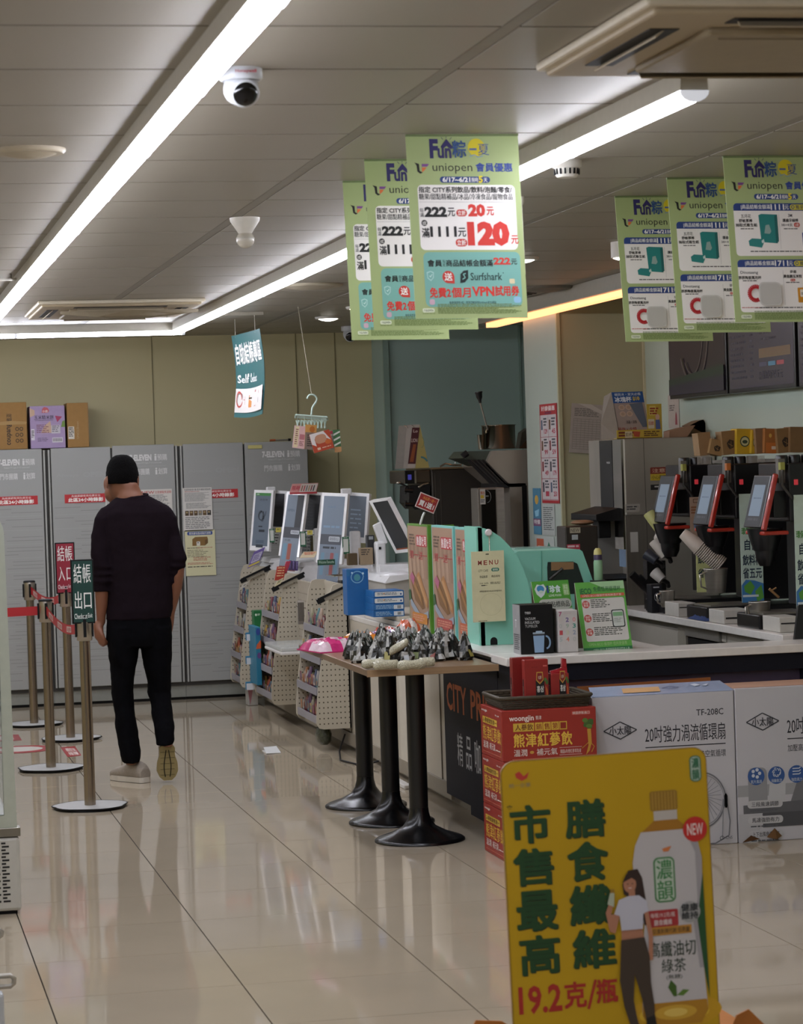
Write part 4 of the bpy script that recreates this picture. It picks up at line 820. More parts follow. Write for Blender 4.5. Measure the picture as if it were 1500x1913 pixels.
fbox('red snack bag hanging behind the table corner', (576, 1177, 598, 1212), 14.98, .03, mat('a8322a', .3), 'snack_bag', 'snack', lambda P: (P.arc(35, 30, 22, 20, 8, 'd9b0a0'), P.poly([(40, 90), (90, 70), (95, 90), (50, 110)], 'e6dcd0'), P.lines(20, 120, 90, 150, 2, 'd9a0a0')))
fbox('pack of grey tubes hanging between middle and near racks', (556, 1122, 569, 1166), 15.1, .02, mat('77716a', .3), 'tube_pack', 'pack', lambda P: (P.r(0, 0, 100, 30, 'b9b2aa'), [P.r(8+24*k, 40, 22+24*k, 330, '4a443c') for k in range(4)]))
for k in range(5):
    a = B(583+9*k, 1090+1.0*k, 2.7); a = Vector((2.66+.028*k, 14.62-.03*k, .945)); t = thing('hanging_pouch', 'black pouch hanging from a wire bar behind the near rack', 'pouch', a, group='black pouches on the wire bar')
    MB().prism([(a.x, a.y, .83), (a.x+.006, a.y, .94), (a.x+.012, a.y-.09, .945), (a.x+.006, a.y-.09, .82)], (.008, 0, 0), mat('101012', .35)).build('pouch', t, .002)
t = thing('wire_bar', 'chrome wire bar rack above the near pegboard shelves', 'rack', (2.75, 14.6, .95))
mb = MB()
for k in range(4): mb.tube([(2.62, 14.5+.06*k, .97), (2.785, 14.5+.06*k, .97), (2.785, 14.5+.06*k, .93)], .0025, CHROME, 6)
mb.tube([(2.62, 14.46, .97), (2.62, 14.72, .97)], .003, CHROME, 6).tube([(2.785, 14.46, .97), (2.785, 14.72, .97)], .003, CHROME, 6).tube([(2.785, 14.7, .97), (2.785, 14.7, .766)], .003, CHROME, 6); mb.build('wire', t)
MB().tube([(2.63, 15.11, .76), (2.52, 15.11, .765), (2.5, 15.11, .78)], .003, CHROME, 6).build('peg_hook', CHK)
t = thing('hanging_bag', 'dark green clear bag of goods hanging under the near rack', 'bag', (2.5, 14.45, .02)); MB().rings([(Vector((2.52, 14.42, z_)), (r_*.5, 0, 0), (0, r_, 0)) for z_, r_ in ((.03, .05), (.05, .085), (.09, .09), (.125, .07))], mat('3c4030', .25, 0, .5, 60, .6, bscale=50, coat=.4), 14).build('bag', t)
t = thing('power_cable', 'black power cable looping on the floor beside the counter', 'cable', (2.58, 13.9, 0)); MB().tube([(2.62, 14.3, .09), (2.55, 14.1, .02), (2.5, 13.8, .006), (2.56, 13.5, .006), (2.64, 13.45, .03)], .005, BLACK, 8).build('cable', t)
fbox('small white and pink carton on the floor beside the far rack', (463, 1289, 482, 1304), 17.3, .12, mat('b3b0aa', .5), 'small_carton', 'box', lambda P: P.poly([(0, 0), (50, 0), (20, P.H)], 'a87078'), zb=.001)
t = thing('cable_box', 'white plug strip with black cable at foot of the counter', 'plug', (2.6, 12.7, 0)); MB().box(2.57, 2.61, 12.45, 12.8, 0, .02, WHITEP).build('strip', t, .004); MB().tube([(2.59, 12.8, .012), (2.57, 12.9, .01), (2.62, 13.0, .02)], .006, BLACK, 8).build('cable', t)
# packets on top of the racks
def slab(label, c, U, V, th, col, art=None, name='snack_packet', cat='snack'):
    c, U, V = Vector(c), Vector(U), Vector(V); n = V.cross(U).normalized(); O = c-U/2-V/2; t = thing(name, label, cat, c-Vector((0, 0, abs(V.z)/2)))
    MB().prism([O, O+U, O+U+V, O+V], -n*th, mat(col, .35)).build('body', t, .003)
    if art: P = Print(O, U, V, n, 100, 100*V.length/U.length); art(P); P.build('print', t)
    return t
slab('purple and white candy bag leaning on top of the far rack', A(479, 1042, 17.2), (.075, 0, .03), (-.05, 0, -.11), .02, '6a5a98', lambda P: (P.rr(10, 30, 90, 110, 'b9b4c8', 8), P.lines(16, 40, 80, 100, 6, '5a4a8c'), P.r(0, 120, 100, 140, 'c4b44a')))
slab('red packet standing on top of the middle rack', A(524, 1071, 15.9), (.055, 0, .0), (-.02, 0, -.085), .02, 'a83a2c', lambda P: [P.lines(10, 12+30*k, 90, 30+30*k, 1, 'd8b98a') for k in range(4)])
slab('narrow red pink packet between the others on the middle rack', A(535, 1060, 15.95), (.028, 0, .0), (-.03, 0, -.075), .015, 'b03a50')
for k in range(3): slab('purple snack box on top of the middle rack, %s of three' % ('left', 'middle', 'right')[k], A(542+6.2*k, 1056+.6*k, 16.0), (.017, 0, 0), (-.004, 0, -.06), .03, '4d3d70', lambda P: P.lines(30, 20, 70, 300, 6, '9a8fc0'))
slab('yellow white candy pouch at tip of the middle rack holder', A(521, 1088, 15.82), (.04, 0, .02), (-.02, 0, -.035), .012, 'c4bc9a', lambda P: P.lines(20, 10, 80, 60, 2, '5a5a3a'))
slab('white candy pouch at tip of the far rack holder', A(456, 1094, 17.14), (.04, 0, .025), (-.02, 0, -.03), .012, 'bdbab0', lambda P: P.e(50, 30, 20, 14, '4a4a4a'))

# ------------------------------------------------------------------ self checkout kiosks
KW = mat('dedede', .3, coat=.3); SCR = mat('39424c', .12); SCD = mat('1a1b1e', .15)
def kiosk(label, X0, Y0, TL, TR, BL, TL2, TR2, BL2, art1, art2, light2=False):
    t = thing('checkout_kiosk', label, 'kiosk', (X0+.1, Y0, .765))
    def leaf(tl, tr, bl, art, col, nm):
        tl, tr, bl = map(Vector, (tl, tr, bl)); U = tr-tl; V = bl-tl; n = V.cross(U).normalized()
        fr_ = MB().prism([tl, tr, tr+V, bl], -n*.022, KW).build(nm, t, .006)
        i = .09; W = U.length; H = V.length; fu = .018/W; fv = .02/H
        o = tl+U*fu+V*fv; P = Print(o, U*(1-2*fu), V*(1-2.6*fv), n, 100, 100*H*(1-2.6*fv)/(W*(1-2*fu))); P.r(0, 0, 100, P.H, col); art(P)
        P.build('screen' if nm == 'screen_frame' else 'rear_screen', fr_)
    leaf(TL, TR, BL, art1, '5c6773', 'screen_frame'); leaf(TL2, TR2, BL2, art2, '5c656f' if light2 else '26272b', 'rear_frame')
    bx, by = X0, Y0
    MB().prism([(bx-.03, by+.02, .765), (bx-.03, by+.02, .90), (bx+.02, by+.02, .965), (bx+.42, by+.02, .98), (bx+.42, by+.02, .765)], (0, .5, 0), KW).build('base', t, .02)
    MB().prism([(bx-.02, by+.06, .955), (bx+.0, by+.06, .985), (bx+.3, by+.06, 1.0), (bx+.3, by+.06, .97)], (0, .36, 0), KW).build('tray', t, .012)
    MB().box(bx+.1, bx+.16, by+.1, by+.16, .97, 1.2, KW).build('stand', t, .01)
    ch = (Vector(TR)*.35+Vector(TL2)*.65); MB().box(ch.x-.03, ch.x+.03, ch.y-.01, ch.y+.04, ch.z-.015, ch.z+.024, KW).build('camera_head', t, .006)
    return t
def s1(P): P.r(0, 0, 100, 14, '3f7a40'); P.t(8, 3, 24, 11, '結帳', 'cfe0cf'); P.t(28, 28, 80, 38, '請選擇', '3a4148'); P.arc(48, 110, 16, 22, 4, '20262c'); P.ln([(66, 90), (60, 140)], 4, '20262c'); P.ln([(76, 88), (72, 112), (62, 118)], 3, '20262c'); P.lines(34, 160, 60, 170, 1, '20262c'); P.lines(38, 178, 84, 192, 1, '20262c', .8); P.r(24, 228, 76, 244, '4a5866'); P.lines(26, 250, 74, 268, 1, '2a323a', .8); [P.lines(26, 290+8*k, 78, 296+8*k, 1, '2a323a', .6) for k in range(3)]
def s2(P): P.r(60, 0, 100, 150, '2a2c30'); P.r(0, 0, 60, 150, '626c77'); P.t(8, 66, 50, 78, 'OPEN', '3a4a58', .01); P.r(0, 150, 100, 200, '3a3c42'); P.rr(44, 164, 96, 182, 'a9adb2', 4); P.t(48, 167, 92, 179, '請掃描商品', '26282c'); P.r(0, 200, 100, 330, '6f7883'); P.t(14, 206, 50, 216, '付款', '30343a'); [P.rr(10+28*k, 226, 32+28*k, 300, ('5f7f92', '8a4a3c', '6a7480')[k], 3) for k in range(3)]; P.r(0, 330, 100, 352, '6a3030')
def s3(P): P.r(0, 0, 100, 150, '6a7684'); P.t(24, 36, 60, 46, 'icash', '5a7088'); P.lines(10, 116, 90, 128, 1, '6f87a0', .7); P.r(0, 150, 100, 190, '44484f'); P.rr(40, 158, 92, 178, 'aab0b6', 4); P.t(44, 161, 88, 175, '請掃描商品', '26282c'); P.r(0, 190, 100, 330, '6c7785'); P.lines(16, 198, 80, 210, 1, '30343a', .7); [P.rr(10+22*k, 222, 26+22*k, 310, ('5f7f92', '6a7480', '8a4a4a', '5f7f92')[k], 3) for k in range(4)]; P.r(0, 330, 100, 352, '50586a')
def blank(P): P.lines(14, 40, 86, 300, 16, '2e3034', .3)
def blank2(P): P.lines(20, 60, 80, 240, 9, '7d8d9c', .3)
def KP(x, y, Y): return A(x, y, Y)
kiosk('farthest self checkout kiosk with tall white framed screen beside the lockers', 2.70, 17.2, KP(475, 915, 17.42), KP(511, 916, 17.28), KP(466, 1028, 17.34), KP(504, 916, 17.5), KP(536, 917, 17.38), KP(499, 992, 17.46), s1, blank)
kiosk('middle self checkout kiosk with pink price poster clipped on top', 2.74, 16.25, KP(536, 918, 16.42), KP(574, 920, 16.28), KP(520, 1038, 16.34), KP(567, 918, 16.5), KP(604, 920, 16.38), KP(558, 998, 16.46), s2, blank)
kiosk('nearest self checkout kiosk with two pale lit screens side by side', 2.78, 15.2, KP(602, 920, 15.4), KP(650, 922, 15.26), KP(590, 1051, 15.32), KP(646, 919, 15.5), KP(690, 922, 15.38), KP(640, 1011, 15.46), s3, blank2, True)
slab('pink price poster clipped above the middle kiosk', A(568, 912, 16.3), (.17, 0, 0), (-.02, 0, -.06), .004, 'c9908c', lambda P: (P.r(36, 2, 98, 34, 'c9c2bc'), [P.r(40+9*k, 8, 44+9*k, 30, ('8a5a3a', 'b03a3a', '6a6a6a', 'a98a5a', '7a3a3a', '2a2a2a')[k]) for k in range(6)], P.t(4, 8, 34, 26, '限時', 'b03a4a', .03)), 'poster', 'poster')
slab('red strip poster along the top frame of the middle kiosk', A(567, 921, 16.24), (.175, 0, 0), (0, 0, -.012), .004, 'a8323a', None, 'poster', 'poster')
for k, (x0, y0, x1, y1, Y, w_) in enumerate(((503, 988, 513, 1013, 17.2, 'farthest'), (560, 993, 572, 1021, 16.2, 'middle'), (639, 1003, 653, 1035, 15.2, 'nearest'))):
    fbox('small green payment code sign hanging from the %s kiosk' % w_, (x0, y0, x1, y1), Y, .004, mat('1f5a3c', .5), 'payment_sign', 'sign', lambda P: (P.r(14, 30, 86, P.H-30, 'c4c8c0'), P.lines(20, 10, 80, 22, 1, 'c4d0c4')), bev=0)
    if k < 2: fbox('tiny yellow tag beside the green code sign of the %s kiosk' % w_, (x1+2, y0-2, x1+12, y0+6), Y, .004, mat('c9bd5a', .5), 'tag', 'tag', lambda P: P.lines(20, 20, 80, 50, 2, '4a4a30'), bev=0)
fbox('green welcome strip under the nearest kiosk screen', (593, 1046, 626, 1055), 15.18, .004, mat('1a4a34', .5), 'label_strip', 'sign', lambda P: P.t(6, 5, 94, 22, 'Welcome Favourite', 'a9c4b0', .01), bev=0)
slab('small pink and cream leaflet on the tray beside nearest kiosk', A(577, 1036, 15.6), (.09, 0, 0), (-.03, -.02, -.035), .003, 'c9b99a', lambda P: [P.lines(8+6*k, 6+9*k, 90-4*k, 12+9*k, 1, 'b8482e', .8) for k in range(3)], 'leaflet', 'leaflet')
# cashier screen, tilted, facing the staff side
t = thing('cashier_screen', 'white framed dark cashier screen tilted away on a white column', 'screen', A(716, 1056, 14.4))
tl, tr, bl = A(689, 936, 14.5), A(722, 931, 14.3), A(739, 1034, 14.4); U = tr-tl; V = bl-tl; n = V.cross(U).normalized()
MB().prism([tl, tr, tr+V, bl], -n*.03, KW).build('frame', t, .006)
P = Print(tl+U*.16+V*.04, U*.84, V*.9, n, 100, 300); P.r(0, 0, 100, 300, '24272a'); P.r(0, 292, 100, 300, '8a4a30'); P.build('screen', t)
c = A(709, 1052, 14.45); MB().box(c.x-.028, c.x+.03, 14.4, 14.47, .97, 1.16, KW).build('column', t, .012); MB().box(c.x-.012, c.x+.002, 14.395, 14.4, 1.115, 1.13, BLACK).build('scanner_eye', t)
MB().obox((c.x+.01, 14.46, 1.2), (.02, 0, .01), (0, .02, 0), (-.02, 0, .06), KW).build('arm', t, .005)
# white machine body under it
a = A(640, 1066, 14.3); t = thing('checkout_machine', 'large white and grey checkout machine body behind the blue boxes', 'machine', (3.05, 14.2, .765))
MB().prism([(2.80, 13.9, .765), (2.80, 13.9, .95), (2.93, 13.9, .965), (3.1, 13.9, .99), (3.3, 13.9, .97), (3.3, 13.9, .765)], (0, .7, 0), mat('a8a49b', .4)).build('body', t, .006)
MB().prism([(2.79, 13.88, .945), (2.82, 13.88, .985), (2.95, 13.88, .99), (3.08, 13.88, 1.015), (3.31, 13.88, .99), (3.31, 13.88, .97), (3.1, 13.88, .985), (2.93, 13.88, .965)], (0, .74, 0), KW).build('top_cover', t, .008)
MB().ball((2.9, 14.1, .975), .09, .16, .03, KW, 20, 8).build('dome_cover', t)
for k, (x0, y0, x1, y1, c_, lab, nm) in enumerate(((650, 1034, 668, 1044, '4a3a20', 'small dark brown box on the checkout machine', 'box'), (672, 1024, 697, 1042, '8f7c62', 'small brown printed packet leaning on the checkout machine', 'packet'))):
    fbox(lab, (x0, y0, x1, y1), 14.42, .05, mat(c_, .5), nm, 'box', (lambda P: P.lines(10, 10, 80, 60, 3, '4a4036')) if k else None, zb=1.031)
fbox('grey black card reader standing behind the cashier column', (686, 1000, 700, 1018), 14.5, .06, mat('202124', .4), 'card_reader', 'device', lambda P: P.r(20, 16, 80, 60, '8f9498'), zb=1.031)
MB().box(2.86, 3.3, 14.38, 14.6, .96, 1.03, KW).build('rear_riser', t, .008)
# lower white plinth with counter step
t = thing('counter_riser', 'low cream riser box on the counter under the blue boxes', 'box', (2.86, 13.4, .765)); MB().box(2.67, 3.25, 12.9, 13.85, .765, .79, M_TOP).box(2.68, 3.25, 13.0, 13.86, .79, .815, M_CW).build('body', t, .004)
# stack of blue boxes
BL = mat('1f5f9c', .35)
def bb(P): P.r(4, 14, 96, 86, 'c9ced2') if False else None
zs = .815; Yb = 13.05
a0, b0 = A(660, 1143, Yb), A(718, 1131, Yb)
for k in range(4):
    a, b = A(660+.6*k, 0, Yb), A(718.5, 0, Yb); z0 = zs+.0335*k; t = thing('blue_box', 'flat blue carton in the stack on the counter, %s' % ('lowest of four', 'second from the bottom', 'third from the bottom with white label', 'topmost of four with white label')[k], 'box', ((a.x+b.x)/2, Yb+.1, z0))
    MB().box(a.x, b.x, Yb, Yb+.22, z0, z0+.0325, BL).build('body', t, .0015)
    P = front(a.x, b.x, z0, z0+.0325, Yb, 100, 21)
    if k > 1: P.rr(4, 3, 97, 18, 'd0d2d0', 3); P.lines(12, 6, 80, 15, 2, '5a6a7a', .5, k); P.e(34, 9, 2, 2, 'c98a4a'); P.e(90, 12, 3, 3, '2a4a8c')
    else: P.lines(8, 4, 66, 18, 3, '8fb0c8', .5, k); P.r(66, 4, 97, 18, 'c9cfd4'); [P.r(78+2*q, 6, 79+2*q, 16, '1a1a1a') for q in range(6)]
    P.build('print', t)
fbox('upright blue carton with pale round picture behind the stack', (647, 1064, 690, 1140), 13.3, .12, BL, 'blue_box', 'box', lambda P: (P.arc(48, 36, 28, 26, 4, '7fb4d4'), P.e(48, 38, 15, 16, '4a8f9c'), P.e(24, 16, 4, 4, 'b9d8e6'), P.e(74, 20, 5, 5, 'b9d8e6'), P.r(0, 0, 16, 30, '2a6a9a')), zb=.815)
fbox('blue carton standing behind right of the stack', (702, 1104, 728, 1140), 13.3, .1, mat('2368a4', .35), 'blue_box', 'box', lambda P: P.arc(30, 60, 44, 50, 8, '7fb4d4', -60, 70), zb=.815)

# ------------------------------------------------------------------ table with snacks
M_WD = mat('7a6248', .3, 0, .25, 3, stretch=(12, 1, 1))
t = thing('bistro_table', 'long wood-topped table on three black pedestals beside the counter', 'table', (2.28, 11.35, 0))
MB().box(2.035, 2.585, 10.53, 12.25, .722, .75, M_WD).build('tabletop', t, .003)
MB().box(2.03, 2.59, 10.525, 10.53, .722, .75, mat('93785a', .4, 0, .15, 4, stretch=(1, 1, 20))).build('edge_band', t)
for y in (10.76, 11.35, 11.95):
    MB().lathe((2.28, y, 0), [(.192, 0), (.192, .008), (.18, .016), (.12, .036), (.07, .062), (.05, .09), (.042, .12), (.04, .14)], mat('0b0b0c', .25, 0, .05), 44).build('base', t)
    MB().lathe((2.28, y, .13), [(.04, 0), (.04, .59)], mat('0b0b0c', .35), 28).build('pedestal', t)
    MB().box(2.13, 2.43, y-.15, y+.15, .714, .722, BLACK).build('top_plate', t)
RB = random.Random(5)
def ball_pack(i):      # triangular rice ball in clear and black film, twisted top
    m = MB(); n = 14; w_, h_ = .036, .088+.014*RB.random(); cols = [mat('9a9a96', .18, .1, .3, 60, .4), mat('10100e', .2, 0, .3, 60, .4), mat('a9a9a4', .12, .1, .3, 80, .5), mat('34342e', .18, .1, .4, 70, .5)]
    prof = [(0, 1.0), (.1, 1.06), (.3, 1.0), (.5, .84), (.68, .6), (.82, .36), (.92, .26), (1.0, .16)]
    vs = []
    for q, s_ in prof:
        for k in range(n):
            a = 2*math.pi*k/n; r = s_*(1+RB.uniform(-.16, .16)); vs.append((w_*r*math.cos(a), w_*.75*r*math.sin(a), h_*(q*(1+RB.uniform(-.05, .05)) if 0 < q else 0)))
    for j in range(len(prof)-1):
        for k in range(n): m.add([vs[j*n+k], vs[j*n+(k+1) % n], vs[(j+1)*n+(k+1) % n], vs[(j+1)*n+k]], [(0, 1, 2, 3)], cols[(RB.choice((0, 0, 2, 3)) if j > 4 else RB.choice((1, 1, 3, 1, 2, 3, 0)))])
    return m
protos = []
for i in range(5):
    t = thing('rice_ball', 'black and silver wrapped rice ball packet standing in the crowd on table', 'food', (0, 0, 0), group='wrapped rice balls on the table')
    ball_pack(i).build('wrapper', t); MB().obox((0, -.028, .024), (.010, 0, 0), (0, .0015, 0), (0, .006, .012), mat(('b5b6b2', '8f8640', 'a9adb0', '6a7440', '7a3a30')[i], .4)).build('label', t); protos.append(t)
spots = []
for r_ in range(6):
    for c_ in range(9):
        y = 10.86+r_*.12+RB.uniform(-.03, .03); x = 2.03+c_*.066+(.0 if r_ % 2 else .03)+RB.uniform(-.01, .01)-.0
        if x > 2.555 or x < 2.075: continue
        if r_ > 3 and c_ < 2: continue
        spots.append((x, y))
for k, (x, y) in enumerate(spots):
    pick_ = RB.randrange(5); o = protos[k] if k < 5 else copy_tree(protos[pick_])
    o.location = (x, y, .751); o.rotation_euler = (0, 0, RB.uniform(-.8, .8)); s_ = RB.uniform(1., 1.25); o.scale = (s_, s_, s_*RB.uniform(.95, 1.15)); q_ = protos.index(o) if o in protos else pick_; o['label'] = 'wrapped rice ball with %s sticker, %s row from the near table edge' % (('white', 'yellow', 'grey', 'green', 'red')[q_], ('first', 'second', 'third', 'fourth', 'fifth', 'sixth')[min(5, int((y-10.8)/.12))])
for k, (px, lab) in enumerate((((700, 1247), 'white puffed grain roll in clear wrap, leftmost on near table edge'), ((724, 1249), 'white puffed grain roll in clear wrap, second from the left on near table edge'), ((772, 1249), 'white puffed grain roll in clear wrap, third from left on near table edge'), ((800, 1244), 'small puffed grain roll in clear wrap, right end of the rolls'), ((748, 1236), 'puffed grain roll lying across two others on near table edge'))):
    c = D(px[0], px[1]-5, .77); c.y += .03; c.z = .75+(.036 if k == 4 else 0); L_ = (.05, .055, .06, .035, .05)[k]; t = thing('grain_roll', lab, 'food', c); m = MB(); R_ = random.Random(k); ax = Vector((1, .1, .0)) if k != 4 else Vector((.85, .1, .4))
    if k == 4: c.z += .01
    m.rings([(c+Vector((0, 0, .023))+ax*L_*q, Vector((0, .9, 0))*.022*s_*(1+R_.uniform(-.1, .1)), Vector((0, 0, .9))*.022*s_*(1+R_.uniform(-.1, .1))) for q, s_ in ((-1, .5), (-.85, 1), (-.5, 1.05), (0, .95), (.5, 1.05), (.85, 1), (1, .5))], mat('bdb89e', .35, 0, .6, 260, 1., bscale=180, coat=.6), 14).build('roll', t)
def cushion(label, c, L_, W_, H_, col, rz=0, art=None, name='snack_bag'):
    t = thing(name, label, 'snack', c); c = Vector(c); R_ = random.Random(len(label)); ux = Vector((math.cos(rz), math.sin(rz), 0)); uy = Vector((-math.sin(rz), math.cos(rz), 0)); n = 12; vs = []
    for j in range(n+1):
        for i in range(n+1):
            u, v = i/n*2-1, j/n*2-1; h = H_*max(0, (1-u**4)*(1-v**4))**.6*(1+R_.uniform(-.12, .12)); vs.append(c+ux*u*L_/2+uy*v*W_/2+Vector((0, 0, .006+h)))
    m = MB(); cl = (lambda u, v: col[0]) if len(col) == 1 else (lambda u, v: col[1] if ((u*2.2+v) % 1.1) < .5 else col[0])
    for j in range(n):
        for i in range(n): a = j*(n+1)+i; m.add([vs[a], vs[a+1], vs[a+n+2], vs[a+n+1]], [(0, 1, 2, 3)], mat(cl(i/n, j/n), .22, 0, .15, 40, .3, coat=.5), True)
    m.build('film', t); MB().box(-L_/2*.9, L_/2*.9, -W_/2*.9, W_/2*.9, .001, .008, mat(col[0], .4)); 
    b = MB(); pts = [c+ux*a_*L_/2+uy*b_*W_/2 for a_, b_ in ((-1, -1), (1, -1), (1, 1), (-1, 1))]; b.prism(pts, (0, 0, .006), mat(col[0], .4)).build('underside', t)
    return t
q = D(598, 1213, .75)
cushion('pink and white snack bag lying at the left corner of the table', D(596, 1216, .75)+Vector((.06, .0, 0)), .23, .3, .05, ('b9286a', 'c9b0b8'), .2)
cushion('orange snack bag lying among the packets on the table', D(684, 1205, .75)+Vector((0, .05, .0)), .13, .3, .05, ('c9761c',), .2)
cushion('clear and orange bag beside the orange snack bag', D(664, 1207, .75)+Vector((0, .0, .0)), .1, .3, .035, ('b8aaa0', 'c9a07a'), -.2)
cushion('purple snack packet resting at the back of the table', Vector((A(727, 1175, 12.0).x, 12.0, .75)), .12, .3, .06, ('5a2a72',), .3)
cushion('white bun in printed wrapper near the poster stands', Vector((2.52, 11.75, .75)), .11, .14, .06, ('bfb3a4', 'b0805a'), .3)
cushion('orange printed snack pack standing by the green poster board', Vector((2.53, 12.05, .75)), .12, .12, .10, ('b8522c', 'c9c0b8'), .1)
cushion('red and white snack pack behind the rice balls', Vector((2.42, 12.05, .75)), .12, .12, .07, ('b0463a', 'c9c0b8'), .1)
# ------------------------------------------------------------------ poster boards and mint display on the counter corner
MINT = mat('80c2ae', .35, 0, .03, 3)
def food_art(P, k):
    P.r(0, 0, 100, P.H, '9c7f68'); H = P.H
    for i, (c_, n_) in enumerate((('8f745e', 5), ('a88c74', 4))):
        for j in range(n_): P.poly([(5+20*j, H*.12+40*i), (16+20*j, H*.1+40*i), (20+20*j, H*.5), (8+20*j, H*.5)], c_)
    P.rr(44, H*.085, 98, H*.195, 'b02c34', 4)
    for i, ch in enumerate('熱壓吐司'): P.t(47+12.5*i, H*.095, 58+12.5*i, H*.185, ch, 'd9c9c4', .05)
    P.lines(8, H*.08, 40, H*.2, 4, '5c4a3a', .5, k); P.t(10, H*.24, 98, H*.32, '買一送一', 'a83038', .01)
    P.poly([(10, H*.52), (22, H*.44), (60, H*.6), (80, H*.78), (66, H*.8), (30, H*.72)], '7c5a34'); P.poly([(40, H*.48), (54, H*.44), (96, H*.7), (94, H*.78), (84, H*.76)], 'a87848'); P.poly([(44, H*.5), (52, H*.48), (90, H*.72), (86, H*.75)], 'b98e5e'); P.poly([(14, H*.53), (22, H*.5), (62, H*.68), (70, H*.77)], '9a7040')
    P.poly([(8, H*.5), (20, H*.45), (34, H*.5), (26, H*.58)], 'a9607a'); P.poly([(6, H*.68), (20, H*.74), (60, H*.86), (98, H*.8), (98, H*.87), (50, H*.9), (10, H*.78)], '8f9aa6'); P.poly([(0, H*.64), (10, H*.62), (14, H*.72), (2, H*.74)], '3a5c34')
    P.rr(16, H*.84, 92, H*.94, ('b8782c', 'a84a44', 'b8603c')[k], 5); P.lines(22, H*.86, 88, H*.925, 3, 'c98a70', .6, k)
for k, (x0, x1, yb0, yb1, e_, lab) in enumerate(((764, 802, 978, 1188, '51801f', 'tall sandwich poster board with bright green edge, leftmost of three'), (809, 849, 981, 1196, '74b8b0', 'tall sandwich poster board with aqua edge, middle of three'), (853, 885, 985, 1210, '74b8b0', 'tall sandwich poster board fixed to the mint display, rightmost of three'))):
    X = 2.70; f, nr = B(x0, 1100, X), B(x1, 1100, X); z1 = B(x0, yb0, X).z; t = thing('poster_board', lab, 'poster', (X, (f.y+nr.y)/2, .79))
    MB().box(X, X+.03, nr.y, f.y, .767, z1, mat(e_, .4)).build('board', t, .002)
    if k < 2: MB().box(X-.001, X+.13, nr.y-.012, nr.y+.012, .767, z1-.003, mat(e_, .4)).build('side_wing', t)
    P = side(X, f.y-.012, nr.y+.01, .775, z1-.01, 100, 100*(z1-.785)/((f.y-nr.y-.022))*1.9); food_art(P, k); P.build('print', t)
MB_ = MB
t = thing('mint_display', 'mint green display panel with quarter-round top and cable hole', 'display', (2.9, 11.2, .78))
def mp(x, y): return A(x, y, 11.2)
bl_ = mp(897, 1218); z0 = .781; zt = mp(880, 984).z; x0 = 2.672; pts = [(x0, z0)]
out = [(897, 1216), (888, 985), (905, 987), (918, 992), (935, 1003), (951, 1019), (966, 1040), (978, 1063), (987, 1090), (992, 1118), (994, 1216)]
poly = [mp(*p) for p in out]; poly[0].z = poly[-1].z = .781; poly[0].x = poly[1].x = 2.672
MB().prism([(p.x, 11.2, p.z) for p in poly], (0, .02, 0), MINT).build('front_panel', t, .003)
MB().box(2.68, 2.699, 11.2, 11.46, .781, poly[1].z, MINT).build('corner_strip', t)
h = mp(923, 1210); MB().prism([(h.x-.016, 11.199, .782), (h.x-.016, 11.199, .8)]+[(h.x-.016*math.cos(math.pi*k/8), 11.199, .8+.016*math.sin(math.pi*k/8)) for k in range(1, 8)]+[(h.x+.016, 11.199, .8), (h.x+.016, 11.199, .782)], (0, .002, 0), BLACK).build('cable_hole', t)
h = mp(912, 995); MB().lathe((h.x, 11.2, h.z), [(.016, 0), (.016, .008), (.012, .012)], mat('cfc6c6', .3), 24, axis=(0, -1, 0)).build('hook_knob', t)
q = B(872, 990, 2.695); MB().obox((2.69, q.y, q.z-.02), (.004, 0, 0), (0, .012, .0), (0, .004, .04), BLACK).build('clip', t, .002)
# hanging menu card
t = thing('menu_card', 'cream MENU card hanging from the white knob on mint display', 'card', mp(912, 1162))
tl, tr, bl = A(880, 1031, 11.15), A(941, 1028, 11.15), A(884, 1163, 11.15); U = tr-tl; V = bl-tl; n = V.cross(U).normalized()
MB().prism([tl, tr, tr+V, bl], -n*.004, mat('c9c49e', .5)).build('card', t, .002)
P = Print(tl, U, V, n, 100, 216)
for i, ch in enumerate('MENU'): P.t(20+17*i, 28, 31+17*i, 42, ch, '8c2f2c', .02)
P.t(20, 56, 50, 63, 'CITY CAFE', '4a4a3a'); P.rr(60, 52, 84, 63, '3c7a66', 5); P.t(64, 54.5, 80, 61, '現萃茶', 'd8dccc', .01)
P.t(24, 74, 48, 82, '珍品奶茶', '33332a', .02); P.t(60, 74, 86, 81, '精品咖啡', '33332a'); P.t(24, 95, 50, 100, 'ice cafe', '33332a'); P.lines(28, 103, 46, 108, 1, '33332a'); P.lines(56, 95, 88, 103, 2, '77775f'); P.t(22, 120, 90, 125, '掃碼查看更多商品及熱量資訊', '33332a', .01)
P.arc(56, 163, 34, 34, 1, 'b5b18c'); P.lines(16, 212, 44, 215, 1, '4a4a3a'); P.r(44, 8, 54, 11, '3a3a2a'); P.build('print', t)
MB().tube([mp(911, 1002)+Vector((0, -.03, 0)), mp(911, 1014)+Vector((0, -.03, 0)), mp(911, 1031)+Vector((0, -.04, 0))], .003, CHROME, 6).build('chain', t)
